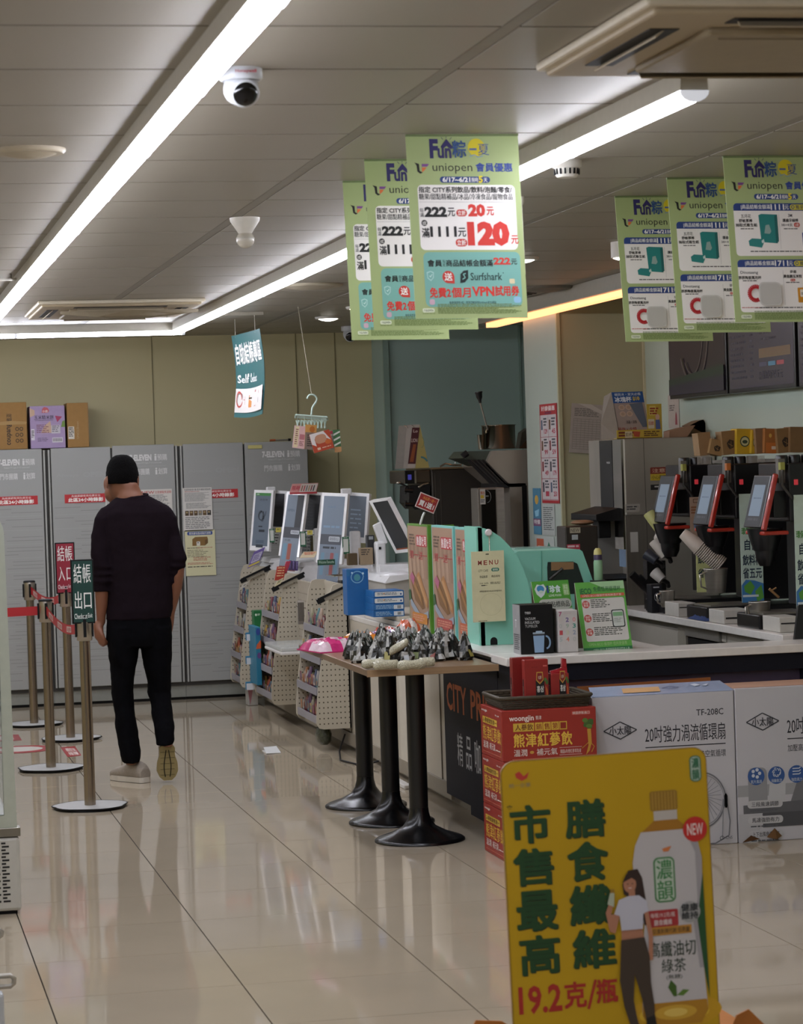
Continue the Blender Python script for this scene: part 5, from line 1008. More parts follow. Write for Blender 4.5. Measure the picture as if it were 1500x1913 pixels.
# red promo sign on a clear clip stand
t = thing('promo_sign', 'tilted red buy one get one sign clipped above the green poster board', 'sign', A(788, 978, 12.4))
tl, tr, bl = A(786, 919, 12.4), A(821, 933, 12.4), A(775, 946, 12.4); U = tr-tl; V = bl-tl; n = V.cross(U).normalized()
MB().prism([tl, tr, tr+V, bl], -n*.003, mat('c4b4ae', .4)).build('card', t)
P = Print(tl+U*.04+V*.06, U*.92, V*.88, n, 100, 76); P.r(0, 0, 100, 76, '8c1c1c'); P.t(18, 8, 92, 26, '冰品買一送一', 'c98a3a', .02); P.t(8, 32, 92, 66, '買1送1', 'd6cfca', .05); P.build('print', t)
MB().tube([A(793, 957, 12.41), A(789, 966, 12.41), A(785, 980, 12.41)], .006, mat('b9bdb8', .15), 8).build('clip', t, )
# mint steamer hood behind
t = thing('food_warmer', 'mint green food warmer with dark window behind the counter cards', 'machine', A(1040, 1140, 11.9)); Y0 = 11.75
def wp(x, y): return A(x, y, Y0)
o_ = [(958, 1140), (958, 1035), (968, 1030), (1082, 1026), (1088, 1030), (1113, 1100), (1116, 1140)]; poly = [wp(*p) for p in o_]; poly[0].z = poly[-1].z = .766
MB().prism(poly, (0, .5, 0), MINT).build('hood', t, .008)
MB().prism([wp(1023, 1050), wp(1070, 1049), wp(1078, 1053), wp(1097, 1108), wp(1024, 1112), wp(1022, 1060)], (0, -.003, 0), mat('14201e', .08)).build('window', t, .001)
MB().prism([wp(1029, 1050)+Vector((0, -.006, 0)), wp(1071, 1050)+Vector((0, -.006, 0)), wp(1071, 1063)+Vector((0, -.006, 0)), wp(1029, 1066)+Vector((0, -.006, 0))], (0, .002, 0), mat('8a6a48', .3)).build('inner_shelf', t)
MB().tube([wp(1026, 1082)+Vector((0, -.008, 0)), wp(1050, 1062)+Vector((0, -.008, 0))], .007, mat('4a4a48', .3, .6)).build('tongs', t)
MB().tube([wp(1011, 1029)+Vector((0, -.004, 0)), wp(1012, 1140)+Vector((0, -.004, 0))], .0015, mat('4f9c88', .5), 4).build('panel_seam', t)
MB().prism([A(962, 1024, 12.0), A(1044, 1022, 12.0), A(1044, 1030, 12.0), A(962, 1031, 12.0)], (0, .2, 0), mat('9fb8b0', .15, alpha=.6)).build('glass_lid', t, .003)
# cards and boxes on the counter
zc = .781
t, a, b = fbox('black vacuum tumbler box with picture of blue mug on counter', (971, 1131, 1035, 1222), 10.58, .13, BLACK, 'tumbler_box', 'box', lambda P: (
    P.t(14, 20, 32, 27, 'TYESO', 'c9c9c9', .02), P.t(14, 37, 46, 45, 'VACUUM', 'c9c9c9'), P.t(14, 48, 58, 56, 'INSULATED', 'c9c9c9'), P.t(14, 59, 52, 67, 'TUMBLER', 'a9a9a9'),
    P.poly([(38, 92), (72, 92), (69, 142), (41, 142)], '7f9cba'), P.r(37, 82, 73, 87, '8a9aa6'), P.r(38, 87, 72, 92, '2a2a2e'), P.rr(46, 78, 66, 84, '9ab0c4', 2), P.arc(76, 112, 12, 18, 5, '7f9cba', -90, 90)), zb=zc)
MB().box(a.x-.001, a.x, 10.585, 10.705, zc, a.z, mat('8f8f8f', .5)).build('grey_side', t)
P = Print((a.x-.001, 10.70, a.z), (0, -.12, 0), (0, 0, zc-a.z), (-1, 0, 0), 100, 150); P.t(30, 46, 50, 70, 'T', 'e0e0e0'); P.lines(10, 90, 90, 140, 8, '3a3a3a', .5); P.build('side_print', t)
def nums(P):
    R_ = random.Random(2); ch = '7,,,,2,0,0,9,3,1,3,2,5,4,0'.split(','); L_ = [('7', 6, 6, 'a05070'), ('2', 40, 34, '6a5a8c'), ('0', 74, 34, 'c98a8c'), ('0', 6, 64, 'a9aaa8'), ('9', 40, 64, '9aa89a'), ('3', 74, 64, '3f8a7c'), ('1', 8, 96, 'b0454a'), ('3', 40, 96, 'b9b9a0'), ('2', 74, 96, '8a90a0'), ('5', 6, 128, 'a0a8a8'), ('4', 40, 128, 'c07a6a'), ('0', 74, 128, 'a9a9a4')]
    for c_, x, y, cl in L_: P.t(x, y, x+16, y+22, c_, cl, .03)
    P.lines(30, 10, 70, 20, 2, 'b9a9a9'); P.lines(8, 36, 24, 58, 4, 'b9b0a9')
fbox('white box printed with pastel numbers beside the black tumbler box', (1041, 1141, 1081, 1222), 10.58, .08, mat('b9b5b2', .5), 'number_box', 'box', nums, zb=zc)
fbox('thin black and gold box edge between tumbler and number boxes', (1036, 1137, 1041, 1222), 10.6, .08, mat('2c241c', .5), 'thin_box', 'box', zb=zc)
def tent(label, px, Y, art, backs='5a4a34', name='tent_card', lean=.03):
    a, b_, c_ = [A(p[0], p[1], Y) for p in px]; c_.y -= lean; c_.z = max(c_.z, zc+.001) if name == 'tent_card' else c_.z
    U = b_-a; V = c_-a; n = V.cross(U).normalized(); t = thing(name, label, 'sign', c_+U/2)
    MB().prism([a, b_, b_+V, c_], -n*.004, mat('c0c4b8', .5)).build('card', t)
    MB().prism([a, b_, b_+V+Vector((0, lean*4, 0)), c_+Vector((0, lean*4, 0))], -n*.003, mat(backs, .6)).build('back_flap', t)
    P = Print(a, U, V, n, 100, 100*V.length/U.length); art(P); P.build('print', t)
def a1(P):
    P.r(0, 0, 100, 200, '4f9a34'); P.poly([(6, 20), (14, 8), (24, 10), (32, 8), (38, 20), (30, 36), (20, 44), (10, 34)], 'd0dad6'); P.e(22, 20, 10, 9, '3a86b4'); P.e(22, 28, 6, 4, 'b9d0c0')
    P.t(38, 12, 44, 32, 'i', '24407c', .04); P.t(46, 12, 76, 32, '珍食', 'd0e4e0', .05); P.t(42, 36, 76, 42, 'LOVE FOOD', 'd8e4d0', .02); P.rr(82, 10, 98, 40, '8fbc70', 3); P.t(84, 12, 96, 38, '本店\n限定', 'd8e8c8', .01)
    P.rr(12, 48, 100, 74, 'b5b8ac', 12); P.t(20, 54, 94, 70, '指定貼標商品', '1d231c', .02); P.r(0, 74, 100, 200, 'b5b8ac'); P.t(40, 82, 60, 92, '折扣', 'a9483a', .02)
tent('green tent card with heart shaped logo behind the number box', [(992, 1087), (1061, 1083), (1008, 1215)], 10.85, a1)
def a2(P):
    P.r(0, 0, 100, 140, '5ba344'); P.poly([(30, 0), (100, 0), (100, 16), (60, 14)], '9cc494'); P.t(8, 12, 32, 24, 'iECO', '2c6a3c', .04); P.t(36, 10, 92, 20, '免費借用循環杯', '2c5c3c', .01); P.r(8, 24, 98, 30, 'c05a40'); P.t(12, 25, 92, 29.4, 'OPEN iECO循環杯借用歸還步驟', 'e0d0c4')
    P.rr(9, 33, 96, 118, 'c6c4bf', 4)
    for k, y in enumerate((44, 72, 99)):
        P.e(17, y, 7.5, 7.5, 'b84a44'); P.t(12, y-5, 22, y+5, ('註冊\n會員', '借杯\n步驟', '還杯\n步驟')[k], 'e6d4cc', .01); P.lines(27, y-9, 27+(40 if k < 2 else 62), y+9, 5, '3c4038', .45, k)
    P.rr(66, 57, 92, 92, '2c3030', 4); P.rr(68, 59, 90, 90, 'c0c6c0', 3); P.r(69, 62, 89, 70, '7aa87c'); P.lines(70, 74, 88, 84, 3, '8a8f8a', .4)
    P.t(12, 120, 90, 127, 'OPEN iECO 循環杯 借用更優惠', '9cc080'); P.r(0, 130, 100, 140, '1f6a3c'); P.t(20, 132, 94, 138, 'OPEN iECO 循環杯服務請洽門市人員', 'b9d4bc')
tent('large green cup loan sign leaning at the right of the counter cards', [(1073, 1089), (1164, 1084), (1087, 1219)], 10.66, a2)
# small drink bottle
c = A(1118, 1082, 11.7); t = thing('drink_bottle', 'small pale green bottle with purple and yellow wrapped cap', 'bottle', (c.x, 11.7, .78))
zb_ = A(0+1118, 1084, 11.7).z; MB().lathe((c.x, 11.7, zb_), [(.019, 0), (.021, .004), (.021, .085), (.018, .095)], mat('8fb890', .4), 20).build('bottle', t); MB().lathe((c.x, 11.7, zb_+.095), [(.02, 0), (.019, .025), (.014, .04)], mat('3a2c4a', .4), 20).build('cap', t); MB().lathe((c.x, 11.7, zb_+.12), [(.02, 0), (.017, .02), (.01, .03)], mat('b9b06a', .5), 20).build('cap_wrap', t); MB().box(c.x-.03, c.x+.03, 11.66, 11.74, .766, zb_, mat('2a2a2a', .5)).build('pedestal', t)

# ------------------------------------------------------------------ ginseng cartons, basket and boxes
RED = mat('932a20', .4, 0, .04, 4)
def gin_front(P):
    P.t(8, 8, 34, 18, 'woongjin', 'e2d4cc', .02); P.t(36, 9, 42, 15, '熊津', 'e2d4cc'); P.rr(74, 5, 94, 11, 'b04438', 1); P.t(75, 6, 93, 10, '韓國原裝進口', 'e2d4cc')
    P.r(12, 19, 34, 31, 'c9a438'); P.t(14, 20.5, 33, 29.5, '人蔘飲', '5c1a14', .02)
    for k in range(4): P.r(35+8.6*k, 19, 43+8.6*k, 31, 'c9a438'); P.t(36+8.6*k, 20.5, 42+8.6*k, 29.5, '銷售第一'[k], '8a2418', .01)
    for k in range(5): P.t(12+12.6*k, 34, 23.6+12.6*k, 54, '熊津紅蔘飲'[k], 'd9b040', .03)
    P.t(12, 57, 26, 67, '溫潤', 'dcd0c8', .01); P.e(31, 62, 2.2, 2.2, 'b98a3a'); P.t(36, 57, 58, 67, '補元氣', 'dcd0c8', .01); P.r(60, 57, 84, 57.6, 'c9b0a8'); P.t(61, 60, 83, 66, '韓國6年根紅蔘萃取液', 'dcc8c0'); P.r(60, 67.6, 84, 68.2, 'c9b0a8'); P.r(10, 71, 98, 71.6, 'c4705c')
    for a_ in range(7): P.e(91+3*math.cos(a_), 24+5*math.sin(a_*1.7), 3, 3.2, ('3f5c24', '55742e')[a_ % 2])
    P.poly([(90, 32), (94, 32), (94.5, 52), (92, 64), (88, 70), (91, 56)], 'b98a30'); P.ln([(92, 50), (97, 58), (94, 66)], .8, 'b98a30'); P.ln([(91, 52), (84, 60)], .8, 'b98a30')
def gin_side(P):
    P.t(6, 6, 32, 12, 'woongjin', 'e2d4cc', .02); P.t(70, 10, 88, 13, '熊津', 'e2d4cc'); P.r(10, 20, 78, 32, 'c9a438'); P.t(12, 21.5, 76, 30.5, '人蔘飲銷售第一', '4a1a14', .01)
    for k in range(5): P.t(10+17*k, 35, 26+17*k, 62, '熊津紅蔘飲'[k], 'd9b040', .02)
    P.t(10, 65, 34, 78, '溫潤', 'dcd0c8', .01); P.t(40, 65, 68, 78, '補元氣', 'dcd0c8', .01); P.lines(70, 74, 92, 78, 1, 'dcc8c0'); P.r(8, 84, 94, 85, 'c4705c'); P.ln([(96, 40), (97, 70), (92, 84)], 1.2, 'b98a30')
zz = [0, .2, .4, .603]; gx0, gx1, gy0, gy1 = 2.47, 2.86, 10.02, 10.375
for k in range(3):
    t = thing('ginseng_carton', 'red ginseng drink carton with yellow lettering, %s' % ('lowest of the three stacked', 'middle of the three stacked', 'topmost of the three stacked, under the basket')[k], 'box', ((gx0+gx1)/2, (gy0+gy1)/2, zz[k]))
    MB().box(gx0, gx1, gy0, gy1, zz[k]+.0005, zz[k+1]-.0005, RED).build('carton', t, .003)
    P = front(gx0, gx1, zz[k], zz[k+1], gy0, 100, 74); gin_front(P); P.build('front_print', t)
    P = side(gx0, gy1, gy0, zz[k], zz[k+1], 100, 92); gin_side(P); P.build('side_print', t)
WK = mat('3c3323', .6, 0, .3, 60)
bx0, bx1, by0, by1, bz = 2.475, 2.855, 10.04, 10.36, .6035
t = thing('wicker_basket', 'dark woven basket on the red cartons holding ginseng boxes', 'basket', ((bx0+bx1)/2, (by0+by1)/2, bz))
def loop(g, z, w_=0):
    pts = []; 
    for cx_, cy_, a0 in ((bx1-.03, by1-.03, 0), (bx0+.03, by1-.03, 90), (bx0+.03, by0+.03, 180), (bx1-.03, by0+.03, 270)):
        for k in range(5): a_ = math.radians(a0+22.5*k); pts.append(Vector((cx_+(.03+g)*math.cos(a_), cy_+(.03+g)*math.sin(a_), z)))
    return pts+[pts[0]]
for j in range(5):
    z = bz+.007+.008*j; g = -.018+.0034*j; L_ = loop(g, z); pts = []
    for a_, b_ in zip(L_, L_[1:]):
        n_ = max(1, int((b_-a_).length/.012)); pts += [a_.lerp(b_, q/n_) for q in range(n_)]
    ctr = Vector(((bx0+bx1)/2, (by0+by1)/2, z)); pts = [p+(p-ctr).normalized()*(.0038 if (i+j) % 2 else -.0038) for i, p in enumerate(pts)]
    MB().tube(pts+[pts[0]], .0042, WK, 6).build('weave_strand', t)
MB().tube(loop(.0, bz+.046), .0075, WK, 10).build('rim', t); MB().box(bx0+.015, bx1-.015, by0+.015, by1-.015, bz+.0005, bz+.006, WK).build('bottom', t)
def gbox(label, x0, x1, y0, y1, z0, z1, col, pouch=False):
    t = thing('ginseng_box', label, 'box', ((x0+x1)/2, (y0+y1)/2, z0)); MB().box(x0, x1, y0, y1, z0, z1 if not pouch else z0+.125, mat(col, .35)).build('box', t, .003)
    H = z1-z0; P = front(x0, x1, z0, z1, y0, 100, 140)
    P.rr(46, 62, 82, 140, '0f0d0c', 3); P.poly([(50, 38), (76, 38), (78, 64), (63, 76), (48, 64)], 'b98a3a'); P.poly([(53, 41), (73, 41), (75, 62), (63, 71), (51, 62)], '7c1a18'); P.t(57, 50, 70, 60, '紅蔘', 'd8c8b0', .01); P.t(50, 80, 79, 100, '홍삼', 'd9d4cc', .04)
    P.e(86, 62, 6, 6, '4a6a2c'); P.e(92, 70, 6, 7, '3f5c24'); P.poly([(86, 80), (94, 92), (97, 120), (92, 138), (84, 134), (90, 116)], 'b8602c')
    if not pouch: P.lines(30, 22, 56, 26, 1, '7c1a18'); P.r(78, 18, 94, 22, 'c9605a')
    P.build('print', t); Q = side(x0, y1, y0, z0, z1, 100, 140); Q.r(30, 60, 66, 130, '1a100e'); Q.t(38, 80, 58, 116, '홍\n삼', 'd8c8b0'); Q.build('side_print', t)
    if pouch: MB().prism([(x0+.004, y0+.012, z0+.08), (x0+.002, y0+.012, z1-.05), (x0+.05, y0+.012, z1-.04), (x0+.052, y0+.012, z1-.0), (x1-.006, y0+.012, z1-.004), (x1-.002, y0+.012, z0+.08)], (0, .02, 0), mat('a81f2c', .15, .2, .3, 50, .6, coat=.5)).build('inner_pouch', t, .004)
zq = .6105
gbox('tall red ginseng box, front one standing in the wicker basket', 2.59, 2.69, 10.10, 10.14, zq, zq+.185, '8a2320')
gbox('tall red ginseng box standing behind the front one in basket', 2.565, 2.66, 10.2, 10.24, zq, zq+.188, '7c1f1c')
gbox('short red ginseng box with shiny pouches, right in the basket', 2.70, 2.775, 10.10, 10.15, zq, zq+.185, '8a2320', True)

# ------------------------------------------------------------------ fan boxes
def fan_art(P, full, right):
    P.ln([(8, 24), (20, 18), (32, 24), (20, 30), (8, 24)], .8, '33343c'); P.t(12, 21, 28, 27, '小太陽', '23242c', .02)
    P.t(76, 12, 96, 16.5, 'TF-208C', '2a2b33', .01); P.t(38, 22, 97, 34, '20吋強力渦流循環扇', '22232c', .01); P.ln([(38, 37), (97, 37)], .7, '22232c'); P.t(38, 41, 61, 46, '加壓高效渦輪', '2a2b33'); P.t(66, 41, 97, 46, '創造最佳空氣循環', '2a2b33')
    for k in range(3):
        x = (14, 29, 44)[k]; P.e(x, 62, 6.2, 6.2, '2f5490')
        if k == 0: [P.e(x+2.6*math.cos(a_), 60+2.6*math.sin(a_), 1.2, 1.2, 'c4cbd6') for a_ in [2*math.pi*q/5 for q in range(5)]]
        if k == 1: [P.arc(x+1.2*math.cos(a_), 60+1.2*math.sin(a_), 2, 2, .6, 'c4cbd6', math.degrees(a_), math.degrees(a_)+120, 5) for a_ in [2*math.pi*q/6 for q in range(6)]]
        if k == 2: [P.ln([(x-3, 58+2*q), (x+2, 58+2*q), (x+3, 57+2*q)], .7, 'c4cbd6') for q in range(3)]
        P.t(x-4, 64.5, x+4, 67, ('氣片風扇', '渦輪氣流', '強勁風力')[k], 'c4cbd6')
def fan_pic(P, cx, cy, r):
    P.arc(cx, cy, r, r*1.15, 1, '6f7076', 0, 360, 30); P.arc(cx+.5, cy, r*.9, r*1.04, .5, '8a8b90', 0, 360, 30)
    for q in range(28): a_ = 2*math.pi*q/28; P.ln([(cx+r*.25*math.cos(a_), cy+r*.28*math.sin(a_)), (cx+r*.86*math.cos(a_+.5), cy+r*1.0*math.sin(a_+.5))], .35, '85868c')
    P.e(cx, cy, r*.22, r*.25, '9a9ba0'); P.ln([(cx+r, cy-4), (cx+r*1.16, cy+r*.9), (cx+r*1.1, cy+r*1.5), (cx+r*.5, cy+r*1.8), (cx-r*.8, cy+r*1.8)], 1, '6f7076'); P.ln([(cx+r*.9, cy), (cx+r*.8, cy+r*1.6)], .8, '85868c'); P.rr(cx+r*.92, cy-4, cx+r*1.08, cy+6, '2c2c30', 2)
FB = mat('bdbbc0', .5, 0, .03, 3)
fz = .628; xa, xb = 2.875, 3.478
t = thing('fan_box', 'white circulator fan box with torn taped lid beside the red cartons', 'box', ((xa+xb)/2, 10.25, 0))
MB().box(xa, xb, 10.13, 10.38, 0, fz, FB).build('carton', t, .004)
P = front(xa, xb, 0, fz, 10.13, 104, 108); fan_art(P, True, False); fan_pic(P, 78, 76, 17); P.arc(91, 103, 1.4, 1.4, .4, '33343c'); P.t(94, 102, 99, 104, 'CNS', '33343c'); P.build('print', t)
MB().prism([(xa+.0, 10.13, fz), (xb-.0, 10.13, fz), (xb-.02, 10.24, fz+.03), (xa+.02, 10.24, fz+.028)], (0, .003, .003), mat('8f9cb4', .25, 0, .1, 12, .3)).build('taped_flap', t)
P = quadp((xa+.02, 10.24, fz+.0318), (xb-.02, 10.24, fz+.034), (xa, 10.129, fz+.004), 100, 18); P.r(24, 6, 52, 15, 'c9a070'); P.ln([(54, 9), (60, 6), (67, 9), (60, 12), (54, 9)], .5, '4a5a80'); P.t(57, 8, 64, 10.4, '小太陽', '4a5a80'); P.poly([(76, 5), (80, 4), (84, 7), (79, 9)], 'c4ccd8'); P.poly([(84, 8), (90, 5), (88, 9)], 'c4ccd8'); P.build('lid_print', t)
MB().prism([(xa+.01, 10.37, fz-.004), (xb-.02, 10.36, fz-.004), (xb-.03, 10.33, fz+.040), (xa+.0, 10.34, fz+.028)], (0, .004, 0), mat('a8642c', .7)).build('rear_flap', t)
xc, xd = 3.482, 4.09
t = thing('fan_box', 'white circulator fan box with torn bottom edge cut by right frame edge', 'box', ((xc+xd)/2, 10.25, 0))
MB().box(xc, xd, 10.13, 10.38, 0, fz+.006, FB).build('carton', t, .004)
P = front(xc, xd, 0, fz+.006, 10.13, 104, 108)
P.r(0, 68, 104, 76, '9a9a9c'); P.rr(8, 56, 22, 84, '8f8f92', 4); P.poly([(24, 66), (36, 62), (35, 82), (22, 84)], 'b9b9bc'); P.poly([(46, 62), (60, 60), (58, 84), (38, 84)], '6f6f72'); P.poly([(4, 82), (60, 80), (60, 88), (4, 90)], '5c5c60'); P.r(18, 88, 60, 98, '4a4a4e'); P.poly([(0, 88), (18, 88), (14, 108), (0, 108)], 'b2b1b4'); fan_art(P, True, True)
for k, y in enumerate((79, 90, 100)): P.rr(7, y, 33, y+5.4, 'b9b8ba', 2.4); P.t(10, y+1, 30, y+4.4, ('三段風速調節', '馬達強勁有力', '上下出風角度調整')[k], '2a2b33', .01); P.lines(9, y+6.6, 30, y+8.2, 1, '55565c')
fan_pic(P, 82, 70, 20); P.build('print', t)
MB().prism([(xc+.015, 10.126, .002), (xc+.05, 10.118, .03), (xc+.09, 10.126, .012)], (0, .003, 0), mat('5c3c20', .8)).prism([(xc+.12, 10.126, .018), (xc+.15, 10.112, .055), (xc+.185, 10.126, .02), (xc+.16, 10.115, .008)], (0, .003, 0), mat('6a4a28', .8)).build('torn_flap', t)
MB().box(xc, xd, 10.14, 10.37, fz+.0065, fz+.0085, mat('c49c84', .5)).build('lid_tape', t)
t2 = thing('fan_box', 'third fan box beyond the right frame edge', 'box', (4.4, 10.25, 0)); MB().box(4.1, 4.7, 10.13, 10.38, 0, fz, FB).build('carton', t2, .004)

# ------------------------------------------------------------------ yellow tea advertising board in front
YS = 5.55
tl, tr, bl = A(934, 1424, YS), A(1318, 1394, YS), A(966, 2060, YS-.03); U = tr-tl; V = bl-tl; n = V.cross(U).normalized()
tl = Vector(tl)
W_, H_ = 385., 640.
t = thing('advertising_board', 'large yellow rounded green tea advertising board standing in the foreground', 'sign', (bl.x+U.x/2, YS, 0))
def rrp(r=26, n_=6, ins=0):
    o = []
    for cx_, cy_, a0 in ((W_-r, r, -90), (W_-r, H_-r, 0), (r, H_-r, 90), (r, r, 180)):
        for k in range(n_+1): a_ = math.radians(a0+90*k/n_); o.append((cx_+(r-ins)*math.cos(a_), cy_+(r-ins)*math.sin(a_)))
    return o
MYEL = mat('b8941c', .4, 0, .12, 2.2, spec=.3)
MB().prism([tl+U*(x/W_)+V*(y/H_) for x, y in rrp()][::-1], -n*.008, mat('8a6a10', .4)).prism([tl+U*(x/W_)+V*(y/H_)+n*.0005 for x, y in rrp(ins=2)], -n*.0005, MYEL).build('board', t)
MB().box(bl.x+.14, bl.x+.3, YS-.02, YS+.02, .012, bl.z+.03, BLACK).build('post', t); MB().box(bl.x, bl.x+.44, YS-.16, YS+.16, .0, .014, BLACK).build('foot_plate', t)
P = Print(tl+n*.0008, U, V, n, W_, H_)
P.poly([(26, 24), (34, 20), (42, 30), (52, 22), (48, 34), (38, 38), (28, 32)], 'b5342c'); P.t(14, 42, 54, 50, '統一企業', '8a7c60', .02)
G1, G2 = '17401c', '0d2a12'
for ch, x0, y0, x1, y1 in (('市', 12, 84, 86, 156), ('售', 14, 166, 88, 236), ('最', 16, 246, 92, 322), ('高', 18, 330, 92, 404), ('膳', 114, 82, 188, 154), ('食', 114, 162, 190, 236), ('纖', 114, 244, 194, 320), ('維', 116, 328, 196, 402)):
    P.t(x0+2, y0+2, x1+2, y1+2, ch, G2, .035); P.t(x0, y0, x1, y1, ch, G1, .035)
P.t(8, 82, 18, 92, '*', '3a3410', .02); P.t(12, 424, 92, 478, '19.2', 'a0241c', .03); P.t(96, 424, 138, 474, '克', 'a0241c', .04); P.ln([(140, 478), (156, 424)], 5, 'a0241c'); P.t(156, 424, 196, 470, '瓶', 'a0241c', .04)
P.rr(352, 16, 374, 66, '2e6a4a', 9); P.rr(354, 18, 372, 64, '9fb0a0', 7); P.t(356, 20, 370, 40, '濃', '2e6a4a', .03); P.t(356, 42, 370, 62, '韻', '2e6a4a', .03)
# bottle
B0 = 'b8b4b4'
P.e(300, 500, 90, 34, 'c09414'); P.e(300, 502, 66, 22, 'd2ac2c'); P.rr(274, 78, 326, 116, '8f6c1c', 5); [P.r(278+6*k, 80, 280+6*k, 114, 'a88432') for k in range(8)]; P.r(280, 116, 324, 134, 'b3aca4'); P.poly([(280, 134), (324, 134), (346, 156), (254, 156)], '9c6a14')
P.poly([(254, 154), (346, 154), (360, 180), (366, 210), (364, 300), (352, 330), (360, 420), (364, 500), (350, 524), (252, 524), (240, 500), (244, 420), (252, 330), (238, 300), (236, 210), (242, 178)], B0)
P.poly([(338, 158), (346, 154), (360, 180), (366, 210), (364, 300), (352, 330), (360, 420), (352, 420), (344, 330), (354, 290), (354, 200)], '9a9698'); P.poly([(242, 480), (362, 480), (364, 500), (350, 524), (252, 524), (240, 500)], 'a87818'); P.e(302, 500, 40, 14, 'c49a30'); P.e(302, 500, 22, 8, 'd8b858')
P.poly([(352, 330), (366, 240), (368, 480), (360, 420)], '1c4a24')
P.poly([(292, 188), (300, 186), (310, 184), (304, 194), (294, 194)], 'c0703a'); P.rr(274, 204, 314, 290, '3f7a44', 10); P.rr(277, 207, 311, 287, 'b4c0b0', 8); P.t(279, 209, 309, 246, '濃', '2f7a3c', .02); P.t(279, 248, 309, 285, '韻', '2f7a3c', .02)
P.rr(258, 304, 316, 336, '9c2a2c', 3); P.t(264, 309, 310, 318, '每瓶19.2克/瓶', 'd8c8c4'); P.t(270, 322, 304, 333, '膳食纖維', 'd8c8c4', .02); P.r(262, 336, 340, 352, 'b07c2c'); P.t(266, 339, 336, 349, '促進新陳代謝 低熱量', '3a3020')
P.e(338, 312, 20, 20, '9a9a98'); P.t(322, 296, 354, 326, '健康\n維持', '22262a', .03); P.t(258, 364, 346, 394, '高纖油切', '26382a', .01); P.t(280, 398, 326, 424, '綠茶', '26382a', .01); P.t(288, 428, 318, 438, '(無糖)', '3a403a')
P.poly([(300, 470), (290, 452), (296, 438), (306, 450), (306, 470)], '3c5c1c'); P.poly([(306, 468), (318, 458), (330, 460), (318, 470)], '55782a'); P.e(356, 156, 23, 24, 'b8241e'); P.t(341, 145, 371, 167, 'NEW', 'e2cfca', .01)
# the printed woman
SK = 'a8745a'
P.poly([(214, 250), (226, 224), (244, 222), (252, 240), (256, 276), (262, 330), (252, 330), (244, 288), (216, 268)], '2c1a14'); P.e(228, 250, 12, 16, SK); P.poly([(214, 246), (222, 230), (240, 232), (242, 246), (232, 238)], '2c1a14'); P.r(225, 262, 237, 276, SK); P.e(224, 249, 1.5, 1, '2a1a14'); P.e(233, 249, 1.5, 1, '2a1a14'); P.e(228, 257, 3.5, 1.4, 'c9a9a0')
P.poly([(206, 278), (224, 272), (244, 272), (258, 284), (260, 306), (250, 308), (248, 336), (208, 336), (206, 308), (196, 304)], 'b9b9c4'); P.poly([(196, 304), (206, 308), (196, 340), (186, 336), (180, 300), (190, 276), (196, 280), (190, 304)], SK); P.poly([(252, 306), (260, 304), (266, 350), (264, 396), (256, 398), (258, 352)], SK)
P.poly([(184, 284), (190, 262), (198, 264), (196, 290)], 'a9b09a'); P.r(190, 256, 198, 263, '8f6c1c'); P.poly([(208, 336), (248, 336), (250, 356), (208, 358)], SK)
P.poly([(206, 354), (250, 352), (258, 390), (258, 440), (262, 480), (262, 508), (246, 512), (240, 470), (228, 420), (224, 470), (228, 500), (236, 536), (222, 540), (206, 480), (200, 430)], '3c3026'); P.poly([(222, 532), (238, 528), (240, 556), (222, 562), (216, 556)], '14100e'); P.poly([(246, 506), (262, 500), (266, 530), (256, 552), (244, 548)], '14100e')
P.lines(262, 548, 384, 556, 1, '3a3010', .6); P.e(230, 560, 30, 6, 'b08a1c'); P.build('print', t)
t = thing('carton', 'orange cardboard carton with raised flaps behind the yellow board', 'box', A(1140, 1960, 5.8)); c1, c2 = A(880, 1915, 5.75), A(1412, 1900, 5.75); OR = mat('b5702c', .7)
MB().box(c1.x, c2.x, 5.75, 6.0, .0, c2.z-.03, OR).build('carton', t, .003)
MB().prism([(c1.x-.02, 5.74, c1.z-.03), (c1.x+.01, 5.74, c1.z+.012), (c1.x+.07, 5.74, c1.z+.006), (c1.x+.12, 5.74, c1.z-.03)], (0, .004, 0), OR).build('flap', t)
MB().prism([(c2.x-.07, 5.74, c2.z-.03), (c2.x-.05, 5.74, c2.z+.01), (c2.x-.02, 5.74, c2.z+.022), (c2.x+.03, 5.74, c2.z-.03)], (0, .004, 0), OR).build('flap', t)

# ------------------------------------------------------------------ chilled display case at the left edge
FR = mat('a9aea0', .35); t = thing('display_fridge', 'white open display fridge with glass side panel cut by the left edge', 'fridge', (.1, 10.2, 0)); xr = .538; yf = 9.57
MB().box(-.5, xr-.005, yf, 10.8, .012, .283, mat('b5b3ab', .35)).build('base_cabinet', t, .012)
MB().box(-.48, xr-.02, yf+.02, 10.78, .0, .012, BLACK).build('foot', t)
for r_ in range(18):
    for c_ in range(7):
        x1 = xr-.044-.034*c_-(.012 if r_ % 2 else 0); z = .046+.0125*r_
        if x1 > xr-.04: continue
        w_ = .026 if (c_ or r_ % 2 == 0) else .016
        MB().box(x1-w_, x1, yf-.001, yf+.001, z, z+.0065, mat('191817', .8)).build('vent_slot', t)
MB().box(-.5, xr, yf-.004, yf+.06, .285, .318, mat('8a867c', .3, .8)).build('metal_rail', t, .003)
